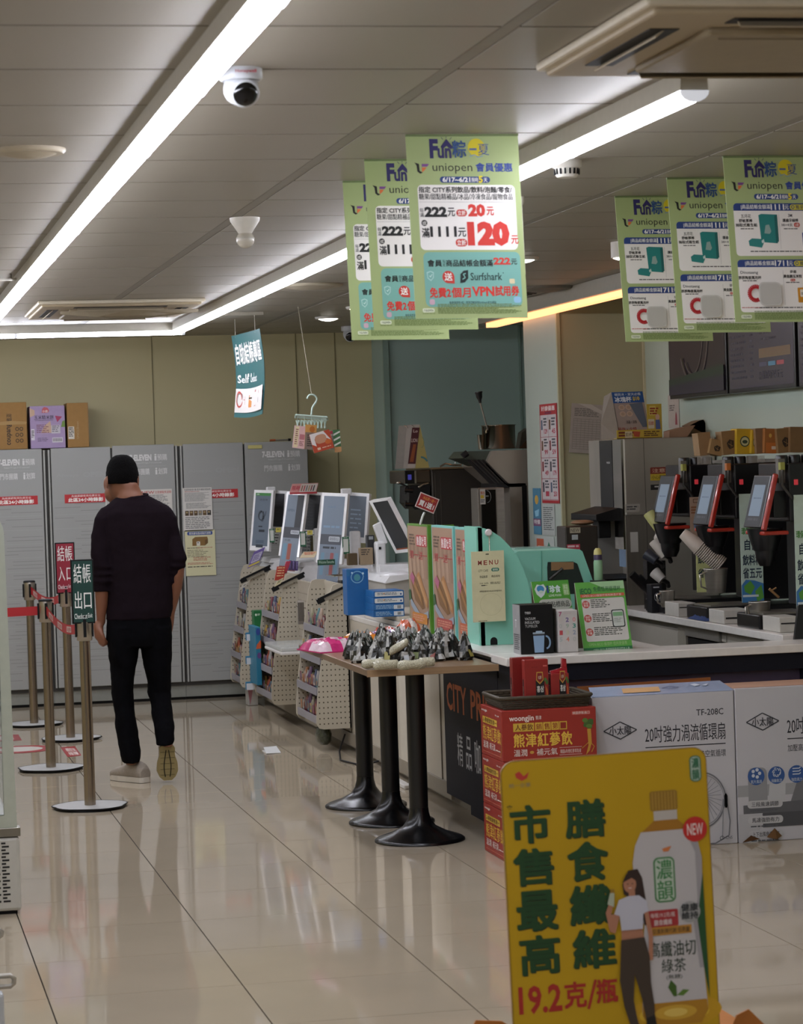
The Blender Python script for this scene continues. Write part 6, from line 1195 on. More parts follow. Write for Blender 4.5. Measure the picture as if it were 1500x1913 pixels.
# rounded glass end panel with a thick frame
o1 = []; zt = 1.482; 
def arch(ins):
    o = [(-.4, .318+ins), (xr-.012-ins, .318+ins)]; r = .09; cx_, cz_ = xr-.022-r, zt-r
    for k in range(7): a_ = math.radians(90*k/6); o.append((cx_+(r-ins*.6)*math.cos(a_), cz_+(r-ins*.6)*math.sin(a_)))
    o.append((-.4, zt-ins*.6)); return o
outer, inner = arch(0), arch(.045); m = MB(); n_ = len(outer)
for s_, y in ((0, yf), (1, yf+.03)):
    vs = [(x, y, z) for x, z in outer]+[(x, y, z) for x, z in inner]; m.add(vs, [((i, i+1, n_+i+1, n_+i) if s_ == 0 else (i, n_+i, n_+i+1, i+1)) for i in range(n_-1)], FR)
m.add([(x, y, z) for y in (yf, yf+.03) for x, z in outer], [(i, n_+i, n_+i+1, i+1) for i in range(n_-1)], mat('2a2c28', .4)); m.build('frame', t)
MB().prism([(x, yf+.012, z) for x, z in inner], (0, .006, 0), mat('b9c8c4', .05, 0, 0, alpha=.25)).build('glass_panel', t)
MB().box(-.4, .48, 9.7, 10.75, .60, .62, mat('8f9694', .4)).build('shelf', t); MB().box(-.4, .46, 9.7, 10.75, .95, .97, mat('8f9694', .4)).build('shelf', t); MB().box(.40, .46, 9.62, 10.75, .318, .58, mat('7c807c', .4, 0, .2, 5)).build('inner_lip', t)
MB().box(-.5, -.4, yf, 10.8, .3, 1.42, FR).build('rear_wall', t)
for z_, c_ in ((A(5, 1100, 9.65).z, 'b5525c'), (A(5, 1162, 9.65).z, 'a8485c')): MB().box(.40, .465, 9.63, 9.634, z_-.04, z_+.05, mat(c_, .4)).build('price_tag', t, .003)
MB().box(.40, .45, 9.626, 9.63, A(3, 1162, 9.65).z-.01, A(3, 1162, 9.65).z+.03, mat('2a2a5a', .4)).build('tag_print', t)
# low trolley with chrome handles, bottom left
t = thing('low_trolley', 'white low trolley corner with chrome pull handles at bottom left', 'trolley', (.0, 7.7, 0)); zc_ = A(6, 1862, 7.55)
MB().box(-.5, zc_.x, 7.5, 7.56, .0, zc_.z+.02, mat('a9adb0', .3)).build('end_plate', t, .012)
MB().box(-.5, zc_.x-.03, 7.56, 8.6, .0, .05, mat('a9adb0', .3)).build('deck', t)
for k, (x_, y_, y2) in enumerate(((26, 1822, 1842), (3, 1735, 1752))):
    Y_ = (7.62, 8.2)[k]; a, b = A(x_, y_, Y_), A(x_, y2, Y_); MB().tube([(a.x-.12, Y_, a.z), (a.x-.01, Y_, a.z), (a.x, Y_, a.z-.01), (b.x, Y_, b.z+.008), (b.x-.01, Y_, b.z), (b.x-.12, Y_, b.z)], .0075, STEEL, 10).build('handle', t)
    MB().box(a.x-.14, a.x-.11, Y_-.01, Y_+.01, .0, a.z+.01, mat('a9adb0', .3)).build('handle_post', t)
# ------------------------------------------------------------------ coffee counter along the right wall
MC = mat('a09b8f', .4, 0, .03, 2)
t = thing('coffee_counter', 'white topped counter with grey cupboards under the coffee machines', 'counter', (4.2, 12.2, 0))
MB().box(3.91, XR-.005, 10.72, 14.5, .765, .8, M_TOP).build('worktop', t, .004)
MB().box(3.98, XR-.02, 10.74, 14.45, .08, .765, MC).build('carcass', t); MB().box(4.02, XR-.03, 10.74, 14.4, 0, .08, BLACK).build('kick', t)
ys = [B(1175, 1160, 3.97).y, B(1272, 1170, 3.97).y, B(1287, 1170, 3.97).y, B(1352, 1180, 3.97).y, 11.6, 11.1, 10.76]
MB().box(3.955, 3.98, ys[1]+.01, 14.0, .12, .735, MC).build('door', t, .004)
MB().box(3.952, 3.98, ys[2], ys[1], .08, .76, mat('8a8578', .4)).build('post', t)
MB().box(3.96, 3.979, ys[3], ys[2]-.01, .3, .7, BLACK).build('open_cubby', t)
MB().box(3.945, 3.98, ys[3], ys[2]-.01, .71, .76, mat('8f8d86', .3, .5)).build('cubby_rail', t)
for k in range(3, 6): MB().box(3.955, 3.98, ys[k+1]+.008, ys[k]-.008, .12, .70, MC).build('door', t, .004); MB().box(3.955, 3.98, ys[k+1]+.008, ys[k]-.008, .71, .755, MC).build('drawer', t, .004)
# ice dispenser
t = thing('ice_dispenser', 'tall stainless steel ice dispenser with black front strip on coffee counter', 'machine', (4.2, 13.7, .8)); ST = mat('a39d92', .36, .5, .15, 4, stretch=(1, 1, .3))
y0, y1, zt = 13.32, 14.0, 1.69; ym = 13.45
MB().box(4.0, XR-.01, y0, y1, 1.28, zt, ST).build('upper_body', t, .006); MB().box(4.16, XR-.01, y0, y1, .8, 1.28, ST).build('lower_body', t, .004)
MB().box(4.0, 4.16, y1-.06, y1, .8, 1.28, ST).build('far_cheek', t); MB().box(4.0, 4.16, y0, y0+.02, .8, 1.28, STEELD).build('near_cheek', t)
MB().box(3.992, 4.0, B(1124, 900, 4).y-.24, B(1124, 900, 4).y, 1.3, zt-.004, BLACKG).build('control_strip', t); MB().box(3.988, 4.0, 13.33, 13.49, 1.1, zt-.003, CHROME).build('edge_strip', t)
P = side(3.992, 13.74, 13.5, 1.3, 1.69, 24, 40); P.t(12, 12, 18, 13.4, 'Hoshizaki', 'c0c0c0'); P.build('print', t)
q = A(1120, 975, 13.5); MB().prism([(3.86, 13.4, 1.255), (3.86, 13.4, 1.29), (4.02, 13.4, 1.33), (4.16, 13.4, 1.33), (4.16, 13.4, 1.25)], (0, .5, 0), BLACK).build('spout_cover', t, .006); MB().box(3.9, 3.97, 13.5, 13.62, 1.16, 1.27, BLACK).build('spout', t, .006)
MB().box(3.9, 4.16, 13.35, 13.95, .8, .93, STEELD).build('drip_bin', t, .004); MB().box(3.88, 4.16, 13.35, 13.95, .93, .945, BLACK).build('drip_tray', t, .003)
MB().box(4.1, 4.16, 13.5, 13.8, .99, 1.17, mat('6a7f96', .5)).build('blue_cloth', t)
P = front(4.0, XR, 0.8, zt, y0, 145, 250)
P.rr(40, 44, 66, 64, '7a3024', 2); P.r(40, 54, 66, 64, 'b9a02c'); P.t(43, 46, 63, 52, '注意', 'd9b9a0'); P.t(42, 56, 64, 62, '小心高溫', '2a2a1a'); P.r(40, 70, 62, 78, '1a1a1a'); P.lines(46, 72, 60, 76, 1, 'b9b9b9'); P.r(0, 98, 22, 110, '9a958c'); P.lines(2, 101, 20, 108, 2, '3a3a3a'); P.r(6, 140, 18, 170, 'b9b6ae'); P.ln([(31, 0), (33, 250)], .8, '45413a'); P.build('stickers', t)
# things on top of the ice dispenser
zt += .001
def TP(x, y, Y=13.45): return A(x, y, Y)
t = thing('tent_card', 'blue topped ice cup card standing on the ice dispenser', 'sign', TP(1175, 822)); tl, tr, bl = TP(1142, 733), TP(1200, 731), TP(1158, 826); bl.z = zt+.0; U = tr-tl; V = bl-tl; n = V.cross(U).normalized()
MB().prism([tl, tr, tr+V, bl], -n*.004, mat('9a8c84', .5)).build('card', t); L0 = TP(1126, 826); L0.z = zt
MB().prism([tl, bl, L0+Vector((.02, .1, 0)), TP(1132, 790)+Vector((0, .1, 0)), TP(1136, 740)+Vector((0, .08, 0))], (.003, 0, 0), mat('6f6354', .6)).build('side_flap', t)
P = Print(tl, U, V, n, 100, 170); P.r(0, 0, 100, 40, '1f4f8c'); P.t(8, 4, 92, 14, '桶裝冰・夏天必備', 'c9d4e0', .02); P.t(6, 17, 60, 37, '冰塊杯', 'd2dce6', .05); P.t(64, 18, 86, 34, '$10', 'c9b03a', .04)
for k in range(4): P.e(24+22*(k % 2), 56+24*(k//2), 10, 10, 'b9a08c'); P.e(24+22*(k % 2), 56+24*(k//2), 6, 6, 'a8907c')
P.poly([(50, 44), (92, 40), (96, 130), (80, 130)], '5a6472'); P.t(30, 104, 64, 116, '消暑・涼快', '3a2c2a', .01); P.t(0, 128, 60, 146, '最強・火燒', '8c3a2c', .02); P.build('print', t)
t = thing('display_tray', 'yellow printed card tray beside the blue ice cup card', 'sign', TP(1210, 826)); a, b = TP(1152, 804, 13.38), TP(1237, 824, 13.38)
YM = mat('b59a34', .5); MB().box(a.x, b.x, 13.38, 13.384, zt, a.z, YM).build('tray_front', t); c1, c2 = TP(1208, 755, 13.42), TP(1237, 805, 13.42); MB().box(c1.x, c2.x, 13.42, 13.424, zt, c1.z, YM).build('tray_back', t); MB().box(a.x, b.x, 13.38, 13.44, zt-.0, zt+.003, YM).build('tray_base', t)
P = front(a.x, b.x, zt, a.z, 13.38, 100, 26); P.lines(4, 5, 40, 22, 2, '6a2c1c', .7); P.r(18, 4, 34, 24, 'c9bc9a'); P.t(19, 8, 33, 20, '買3件', '4a3a1a', .01); P.poly([(36, 4), (52, 6), (50, 22), (38, 20)], 'a8482c'); P.lines(60, 5, 96, 22, 3, '5a3a1c', .6); P.build('print', t)
P = front(c1.x, c2.x, zt, c1.z, 13.42, 100, 180); P.rr(16, 10, 60, 60, 'c9b45c', 6); P.lines(20, 20, 80, 60, 3, '8a2c1c', .6); P.e(70, 70, 14, 16, 'c9a08c'); P.poly([(56, 84), (84, 84), (90, 150), (56, 150)], '4a5a86'); P.rr(6, 80, 48, 130, 'c9c0a4', 4); P.t(10, 92, 44, 112, '回饋', 'a83a2c', .02); P.build('print', t)
t = thing('paper_roll', 'loosely rolled brown paper sheet lying on the ice dispenser', 'paper', TP(1280, 822)); m = MB(); KP_ = mat('7f6a50', .7); p0 = TP(1240, 822, 13.5); p1 = TP(1318, 815, 13.5)
pts = [(1240, 806), (1262, 800), (1288, 795), (1306, 786), (1314, 784), (1319, 794), (1318, 812), (1300, 820), (1262, 823), (1240, 821)]; poly = [TP(x, y, 13.5) for x, y in pts]
for q in poly: q.z = max(q.z, zt)
MB().prism(poly, (0, .006, 0), KP_).prism([Vector(q)+Vector((0, .0, 0)) for q in poly[2:7]], (0, .14, 0), KP_).prism([Vector(poly[0]), Vector(poly[1]), Vector(poly[2]), Vector(poly[9])+Vector((.1, 0, 0)), Vector(poly[9])], (0, -.1, 0), mat('94745a', .7)).build('sheet', t)
# kettle-black small machine left of dispenser
t = thing('small_steel_bin', 'small dark steel box with stickers left of the ice dispenser', 'machine', A(1090, 1130, 13.2)); a, b = A(1056, 984, 13.1), A(1130, 1085, 13.1)
MB().box(a.x, b.x-.03, 13.1, 13.28, .78, a.z, mat('3f3a34', .35, .5, .1, 5)).build('body', t, .006)
P = front(a.x, b.x-.03, b.z, a.z, 13.1, 74, 100); P.r(10, 2, 34, 12, 'b0a890'); P.t(12, 4, 32, 10, 'NEW', '4a4a40'); P.r(14, 15, 28, 24, 'a9b0b0'); P.r(2, 32, 32, 42, 'b03a4a'); P.lines(4, 34, 30, 40, 1, 'e0c4c4'); P.build('stickers', t)
MB().ball(A(1088, 976, 13.2), .06, .08, .014, mat('7d5a3c', .6)).build('brown_lid', t); MB().box(3.55, a.x+.02, 13.1, 13.2, .6, .78, BLACK)
MB().box(a.x, b.x-.03, 13.1, 13.28, 0, .78, MC).build('stand', t)

# ------------------------------------------------------------------ coffee machines
BLK = mat('121113', .3, 0, .05); REDM = mat('a82a1e', .25, coat=.5); XM = 4.10
Yn = [12.52, 11.84, 11.1, 10.36]; which = ['farthest of three', 'middle of three', 'nearest of three']
def machine(k, yn):
    t = thing('coffee_machine', 'black coffee machine with red edged touch screen, %s' % which[k], 'machine', (4.3, yn+.2, .8)); yf = yn+.40; zt = 1.545
    MB().box(XM, XR-.03, yn, yf, 1.28, zt, BLK).build('upper_body', t, .008); MB().box(XM+.13, XR-.03, yn, yf, .89, 1.28, BLK).build('lower_body', t, .004)
    MB().box(XM-.16, XR-.03, yn-.005, yn+.3, .8, .865, BLK).build('drip_base', t, .006); P = front(XM-.16, XM+.13, .8, .865, yn-.005, 100, 22); P.lines(28, 9, 60, 13, 1, '9a9a9a'); P.build('base_print', t)
    MB().box(XM-.13, XM+.1, yn+.02, yn+.27, .865, .872, STEELD).build('drip_grille', t)
    # touch screen, tilted, facing the staff side
    c = Vector((XM-.09, yn+.13, 1.372)); dz = Vector((.032, 0, .124)); nx = Vector((-dz.z, 0, dz.x)).normalized(); nx = Vector((-.97, 0, .24))
    MB().obox(c, (0, .115, 0), dz*.95, Vector((.014, 0, -.0035)), BLK).build('screen_housing', t, .004)
    MB().obox(c+Vector((0, -.125, 0)), (0, .011, 0), dz*1.02, Vector((.0115, 0, -.003)), REDM).build('red_edge', t, .006)
    tl_ = c+Vector((-.0145, .105, .0035))+dz*.9; P = Print(tl_+dz*0, (0, -.2, 0), -dz*1.8, (-.97, 0, .25), 100, 140); P.r(0, 0, 100, 140, '141518'); P.rr(14, 24, 88, 112, '7d8f9f', 1); P.lines(26, 60, 78, 66, 1, '5a6a7a'); P.lines(16, 118, 84, 130, 1, '3a3a3e'); P.build('screen', t)
    MB().box(XM-.06, XM+.02, yn+.04, yn+.2, 1.3, 1.42, BLK).build('screen_arm', t, .004)
    MB().lathe((XM-.07, yn+.13, 1.15), [(.055, 0), (.075, .06), (.085, .1)], BLK, 24).build('brew_head', t); MB().box(XM-.12, XM+.0, yn+.01, yn+.26, 1.222, 1.24, mat('a8301f', .4)).build('red_shelf', t, .006)
    MB().lathe((XM-.07, yn+.13, 1.08), [(.03, 0), (.045, .03), (.05, .07)], BLK, 20).build('nozzle', t)
    MB().box(XM+.025, XM+.045, yn-.004, yn, 1.445, 1.47, mat('b8343c', .3, emit=.4)).build('power_switch', t, .002)
    for q in range(3): MB().lathe((XM+.0+.06*q, yn+.08, zt), [(.028, 0), (.028, .03), (.025, .036)], BLK, 20).build('hopper_lid', t)
    MB().box(XM-.03, XM, yn+.04, yn+.08, zt-.09, zt+.02, mat('6d6a64', .2)).build('sensor', t); MB().box(XM-.035, XM-.015, yn+.0, yn+.03, zt-.03, zt+.004, mat(('9a9a4a', 'b5682c', '9a9a4a', '9a9a4a')[k], .4)).build('tag', t)
    MB().tube([(XM-.03, yn-.01, zt-.03), (XM-.035, yn-.012, zt-.1), (XM+.01, yn-.012, zt-.16)], .007, mat('4a4744', .3, .6), 8).build('steam_pipe', t)
    col = ('c9cc8c', 'c4d6c8', 'c4d6c8', 'c4d6c8')[k]; x0, x1, z0, z1 = (XM+.02, XM+.13, .90, 1.2) if k == 0 else (XM+.02, XM+.13, .88, 1.40)
    MB().box(x0, x1, yn-.006, yn-.002, z0, z1, mat(col, .5)).build('side_poster', t); P = front(x0, x1, z0, z1, yn-.006, 100, 100*(z1-z0)/(x1-x0)); H = P.H
    if k: P.t(6, H*.31, 94, H*.375, '環保愛地球', '4a8a3a', .03); yy = (.42, .56, .68)
    else: yy = (.14, .36, .6)
    hh = .1 if k else .16
    for j, s_ in enumerate(('自備', '飲料杯', '省五元')): P.t(18 if j == 0 else 8, H*yy[j], 82 if j == 0 else 94, H*(yy[j]+hh), s_, '14283c', .03)
    if k: P.poly([(0, H*.84), (20, H*.79), (60, H*.8), (100, H*.83), (100, H), (0, H)], '3f7ab0'); P.poly([(10, H*.85), (40, H*.8), (60, H*.86), (40, H*.93), (14, H*.9)], '5a9c3c'); P.poly([(60, H*.9), (90, H*.84), (100, H*.96), (70, H)], '5a9c3c'); P.r(4, H*.93, 76, H*.95, 'd0dcdc')
    P.build('poster_print', t)
    return t
for k, yn in enumerate(Yn[:3]): machine(k, yn)
fbox('pinkish poster sheet behind the first coffee machine screen', (1288, 929, 1311, 1000), 12.5, .003, mat('a88c78', .5), 'poster', 'poster', lambda P: (P.rr(30, 14, 80, 50, '6a4a34', 4), P.rr(36, 20, 74, 44, 'a88c78', 3), P.lines(10, 80, 90, 150, 3, '8a5a3c', .6), P.e(60, 240, 30, 50, '6f7f96')), bev=0)
# cups
CUP = mat('b9ada0', .5)
def cupstack(label, p0, p1, r0, r1, n_, group=None):
    p0, p1 = Vector(p0), Vector(p1); ax = (p1-p0).normalized(); t = thing('paper_cup_stack', label, 'cups', p1)
    c0 = p0; MB().lathe(c0, [(r0*.94, .0), (r0, .002), (r1, .1)], CUP, 24, axis=ax).build('paper_cup', t)
    MB().lathe(c0, [(r0*.86, -.001), (r0*.86, .003)], mat('c9c2b8', .5), 24, axis=ax).build('cup_base', t); L = (p1-p0).length-.1
    for k in range(n_): q = c0+ax*(.1+L*(k+.1)/n_); MB().lathe(q, [(r1, 0), (r1*1.07, .002), (r1*1.07, .006), (r1, .0075)], CUP, 24, axis=ax).build('cup_rim', t)
    return t
cupstack('long leaning stack of nested white paper cups between coffee machines', A(1275, 996, 12.0), A(1348, 1056, 11.95), .026, .04, 14)
for k, (x, y, x2, y2, c_, lab) in enumerate(((1212, 958, 1228, 984, 'a9a86a', 'yellow and white paper cup in holder left of the first coffee machine'), (1303, 962, 1318, 990, 'a9b4bc', 'white paper cup poking out behind the second coffee machine screen'), (1222, 1010, 1240, 1036, 'b5aca0', 'white paper cup with square print in the cup holder'), (1207, 1034, 1224, 1046, '20242e', 'dark paper cup lying in the cup holder'), (1230, 1000, 1240, 1010, 'b5aca0', 'small white cup tucked under the first screen'), (1222, 1068, 1236, 1082, 'a9a49c', 'white lid stack at the bottom of the cup holder'))):
    p0, p1 = A(x, y, 12.75), A(x2, y2, 12.72); ax = (p1-p0).normalized(); t = thing('paper_cup', lab, 'cup', p1); L = (p1-p0).length*1.15; MB().lathe(p0, [(.03, 0), (.031, .003), (.024, L)], mat(c_, .5), 22, axis=ax).build('cup', t); MB().lathe(p0+ax*-.001, [(.024, 0), (.024, .002)], mat('c9c4bc', .5), 22, axis=ax).build('rim', t)
    MB().tube([p1, p1+Vector((.04, .03, -.02)), p1+Vector((.055, .06, -.04))], .012, BLK, 8).build('holder_tube', t)
t = thing('black_cup_holder', 'black angled cup dispenser tubes left of the first coffee machine', 'holder', (4.0, 12.95, .8)); 
for k in range(3): MB().tube([A(1180+12*k, 1072+6*k, 12.95), A(1226+6*k, 1118+4*k, 12.95)], .022, BLK, 14).build('tube', t)
MB().box(3.99, 4.09, 12.93, 13.0, .8, 1.05, BLK).build('stand', t)
fbox('black printed paper cup sleeve box below the cup holder', (1216, 1092, 1238, 1134), 12.6, .08, mat('14161c', .4), 'sleeve_box', 'box', lambda P: (P.arc(50, 110, 24, 34, 4, 'b9bcc0'), P.lines(20, 20, 80, 40, 1, 'b9bcc0')), zb=.801)
def pitcher(label, px, Y, s=1.): 
    c = A(px[0], px[1], Y); c.z = max(c.z, .801); t = thing('steel_pitcher', label, 'pitcher', c); MB().lathe(c, [(.038*s, 0), (.04*s, .004), (.05*s, .1*s), (.052*s, .104*s), (.048*s, .1*s), (.037*s, .008)], STEEL, 26, capb=False).build('body', t); MB().lathe(c, [(.037*s, 0.001), (.037*s, .006)], STEELD, 20).build('base', t)
    MB().tube([c+Vector((-.045*s, -.01, .09*s)), c+Vector((-.075*s, -.02, .08*s)), c+Vector((-.07*s, -.02, .03*s)), c+Vector((-.042*s, -.01, .02*s))], .005, STEEL, 8).build('handle', t); return t
pitcher('steel milk pitcher standing on the second coffee machine base', (1338, 1108), 11.95, 1.15); 
pitcher('steel pitcher on the white counter between machine bases', (1247, 1134), 12.5, .8); pitcher('steel cup with utensil handles beside the third machine base', (1420, 1166), 11.3, 1.0)
t = thing('spoon', 'dark spoon handle standing beside the steel cup', 'utensil', A(1400, 1160, 11.25)); MB().tube([A(1402, 1162, 11.25), A(1396, 1132, 11.25)], .006, STEELD, 8).build('handle', t)
for k, (x0, y0, x1, y1, Y) in enumerate(((1267, 1127, 1300, 1149, 12.2), (1352, 1141, 1408, 1167, 11.55), (1456, 1154, 1500, 1180, 10.85))):
    t, a, b = fbox('white capsule drawer unit on the coffee counter, %s' % ('leftmost', 'middle one', 'rightmost')[k], (x0, y0, x1, y1), Y, .22, mat('bdb9b0', .4), 'drawer_unit', 'box', lambda P: P.r(6, 22, 92, 28, '1a1a1a'), zb=.801)
c = A(1325, 1146, 11.95); t = thing('blue_cloth', 'crumpled dark blue cloth lying on the coffee counter', 'cloth', (c.x, 11.95, .801)); m = MB(); R_ = random.Random(4); n_ = 10; vs = [(c.x-.07+.14*i/n_, 11.8+.3*j/n_, .802+.03*max(0, 1-((i/n_*2-1)**4))*max(0, 1-((j/n_*2-1)**4))*R_.uniform(.5, 1.3)) for j in range(n_+1) for i in range(n_+1)]
m.add(vs, [(j*(n_+1)+i, j*(n_+1)+i+1, (j+1)*(n_+1)+i+1, (j+1)*(n_+1)+i) for j in range(n_) for i in range(n_)], mat('1c3464', .85), True); m.add([(v[0], v[1], .8012) for v in (vs[0], vs[n_], vs[-1], vs[-1-n_])], [(0, 1, 2, 3)], mat('1c3464', .85)); m.build('cloth', t)
t = thing('wood_brush', 'small wooden handled brush lying on the third machine base', 'brush', A(1443, 1112, 11.15)); MB().tube([A(1437, 1100, 11.2), A(1455, 1116, 11.2)], .006, mat('8f6c44', .6), 8).tube([A(1450, 1098, 11.2), A(1440, 1104, 11.2)], .004, mat('8f6c44', .6), 8).build('handle', t)
t = thing('black_tablet', 'black tablet stand at right end of the front counter', 'device', (4.02, 10.7, .781)); a = A(1487, 1199, 10.7); MB().prism([A(1484, 1198, 10.7), A(1492, 1130, 10.7), A(1520, 1128, 10.7), A(1520, 1210, 10.7)], (0, .02, 0), BLK).build('body', t, .004)
# paper bag files on top of the machines
c0 = 0; BAG = ['8a6c48', '94764c', '9a6a34', '7d6244', 'b8921c', 'a07038']
bags = [(1305, 1326, '8a6c48', -5), (1326, 1348, '94764c', 14), (1349, 1374, '84663f', -4), (1376, 1404, 'b8961c', 2), (1404, 1414, 'b8961c', 4), (1412, 1430, '7d6244', -2), (1428, 1452, '9a622c', 3), (1452, 1478, '84663f', -3), (1476, 1506, '7a5c38', 2)]
for k, (x0, x1, cl, an) in enumerate(bags):
    Y = 12.0-.03*k; xx0, xx1 = A(x0, 815, Y), A(x1+4, 875, Y); t = thing('paper_bag_file', ('%s paper bag standing in clear bin over the coffee machines, number %s from left' % (('brown', 'yellow')[cl == 'b8961c'], ('one', 'two', 'three', 'four', 'five', 'six', 'seven', 'eight', 'nine')[k])), 'bag', ((xx0.x+xx1.x)/2, Y, 1.56))
    cx_ = (xx0.x+xx1.x)/2; hw = (xx1.x-xx0.x)/2; a_ = math.radians(an); zz0, zz1 = 1.59, 1.72-.004*abs(an)
    U = Vector((math.cos(a_), 0, -math.sin(a_)))*2*hw; V = Vector((-math.sin(a_), 0, -math.cos(a_)))*(zz1-zz0); O = Vector((cx_, Y, (zz0+zz1)/2))-U/2-V/2
    MB().prism([O, O+U, O+U+V, O+V], (0, .09, 0), mat(cl, .7, 0, .1, 20)).build('bag', t, .003); P = Print(O, U, V, (0, -1, 0), 100, 140)
    if cl == 'b8961c': P.e(50, 70, 30, 30, '2a3a2c'); P.e(50, 70, 24, 24, 'b5b48a'); P.e(50, 72, 16, 10, '2a3a2c')
    elif k in (1, 2, 7): P.poly([(30, 70), (50, 50), (80, 60), (76, 100), (46, 108), (34, 90)], '2c2014'); P.ln([(40, 74), (70, 92)], 4, cl); P.ln([(60, 62), (56, 100)], 3, cl)
    elif k == 6: P.r(10, 80, 90, 140, 'b86a28'); P.e(40, 40, 10, 12, 'c9a04a'); P.rr(50, 100, 80, 118, 'cfc4b0', 2)
    P.build('print', t)
t = thing('clear_bin', 'row of clear acrylic bins holding the paper bags over the machines', 'bin', (4.35, 11.9, 1.56)); CL = mat('a9a49c', .1, 0, 0, alpha=.35)
for (x0, x1) in ((1302, 1328), (1394, 1428), (1490, 1515)): a, b = A(x0, 852, 11.72), A(x1, 868, 11.72); MB().box(a.x, b.x, 11.715, 11.72, 1.548, a.z, CL).build('bin_wall', t)
MB().box(4.29, 4.5, 11.70, 12.2, 1.548, 1.562, mat('77726a', .4)).box(4.29, 4.5, 12.1, 12.9, 1.548, 1.562, mat('77726a', .4)).build('bin_base', t)

# ------------------------------------------------------------------ menu screens
def tv(label, x0p, x1p, art, X=4.44):
    yf, yn = B(x0p, 700, X).y, B(x1p, 700, X).y; z0 = 1.905; z1 = 2.46; t = thing('menu_screen', label, 'screen', (X+.03, (yf+yn)/2, z0))
    MB().box(X, XR-.012, yn, yf, z0, z1, BLK).build('casing', t, .004); MB().box(XR-.02, XR, yn+.2, yf-.2, 2.0, 2.3, BLK).build('bracket', t)
    P = side(X, yf-.02, yn+.02, z0+.02, z1-.02, 100, 60); art(P); P.build('picture', t)
def v1(P): P.r(0, 0, 100, 60, mat('2e2830', .2, emit=.06)); P.arc(46, 20, 26, 34, 2.4, '3f352c', -30, 150, 16); P.arc(44, 14, 20, 34, 1.2, '3f352c', -20, 130, 14); P.poly([(0, 50), (100, 44), (100, 50), (0, 54)], mat('1c342e', .2, emit=.03)); P.poly([(0, 54), (100, 50), (100, 60), (0, 60)], mat('26263a', .2, emit=.03))
def v2(P):
    P.r(0, 0, 100, 60, mat('423f4c', .2, emit=.06))
    for k in range(15): P.lines(3, 4+3.5*k, 30, 5.6+3.5*k, 1, '25232c', .8, k, .5); P.lines(34, 4+3.5*k, 40, 5.6+3.5*k, 1, '2c2a34', .8, k+9)
    for k in range(9): P.lines(50, 4+3.5*k, 76, 5.6+3.5*k, 1, '25232c', .8, k+20, .5)
    P.r(48, 38, 96, 43.5, '6c5a3c'); P.lines(50, 39, 94, 43, 3, '6f5838', .3); P.rr(48, 46, 60, 48.5, '3c3c50', .6); P.rr(62, 46, 73, 48.5, '4a7f9a', .6); P.rr(75, 46, 86, 48.5, '9a4448', .6); P.t(48, 51, 84, 56, '自備飲料杯省五元', '24222c', .02)
tv('dark menu screen showing a faint coffee cup drawing, left of the wall screens', 1250, 1357, v1)
tv('dark menu screen listing drinks in rows, second of the wall screens', 1361, 1486, v2)
tv('dark menu screen cut by the right frame edge', 1492, 1640, v2)
# notes and posters on walls
t = thing('paper_notice', 'white table printed sheet taped on the tan pillar', 'notice', A(1100, 845, 14.57)); tl, tr, bl = A(1068, 753, 14.56), A(1128, 757, 14.57), A(1063, 845, 14.56); U = tr-tl; V = bl-tl; n = V.cross(U).normalized(); MB().prism([tl, tr, tr+V, bl], -n*.002, mat('a39a92', .6)).build('paper', t); P = Print(tl, U, V, n, 100, 150)
P.lines(10, 14, 90, 40, 5, '6a6660', .5, 1); [P.r(8, 46+7*k, 92, 46.8+7*k, '6f6a64') for k in range(14)]; [P.r(8+12*k, 46, 8.6+12*k, 138, '6f6a64') for k in range(8)]; P.poly([(20, 0), (60, 0), (100, 20), (100, 30)], 'b9b2aa'); P.build('print', t)
def pilposter(label, x0, x1, y0, y1, col, art, X=3.990):
    f, nr = B(x0, (y0+y1)/2, X), B(x1, (y0+y1)/2, X); z1 = B((x0+x1)/2, y0, X).z; z0 = B((x0+x1)/2, y1, X).z; t = thing('wall_poster', label, 'poster', (X, (f.y+nr.y)/2, z0)); MB().box(X-.003, X, nr.y, f.y, z0, z1, mat(col, .5)).build('paper', t); P = side(X-.003, f.y, nr.y, z0, z1, 100, 100*(z1-z0)/(f.y-nr.y)*2.2); art(P); P.build('print', t)
def q1(P):
    H = P.H; P.r(4, H*.11, 96, H*.97, 'bdb6b6'); P.t(10, H*.02, 90, H*.07, '好康優惠', 'd8c8c4', .04); P.rr(30, H*.08, 70, H*.1, '7c2c4c', 4)
    for r_ in range(4):
        y = H*(.14+.21*r_); P.r(4, y+H*.19, 96, y+H*.195, '9a4a50')
        for c_ in range(2): x = 8+46*c_; P.lines(x+14, y, x+38, y+H*.09, 3, '5a5a60', .6, r_*2+c_); P.rr(x, y+H*.02, x+9, y+H*.12, ('4a5a70', '6a4a30', '7a2c2c', '3a3a44')[(r_+c_) % 4], 2); P.t(x+16, y+H*.11, x+36, y+H*.16, ('129', '45', '99', '59', '49', '179', '1', '250')[r_*2+c_], 'a83a4c', .03)
    P.r(50, H*.12, 51, H*.96, '9a4a50')
pilposter('tall red bordered price poster on the left face of the pillar', 1011, 1043, 754, 940, 'a3242c', q1)
pilposter('narrow blue poster low on the pillar edge', 997, 1011, 912, 998, '4a7f9a', lambda P: (P.e(50, P.H*.25, 24, P.H*.1, 'c9a04a'), P.poly([(20, P.H*.5), (80, P.H*.45), (70, P.H*.6), (30, P.H*.62)], '8fc0d4'), P.r(0, P.H*.66, 100, P.H*.82, '7a4a6a'), P.t(10, P.H*.68, 90, P.H*.78, '特價', 'd8d0d0', .03)))
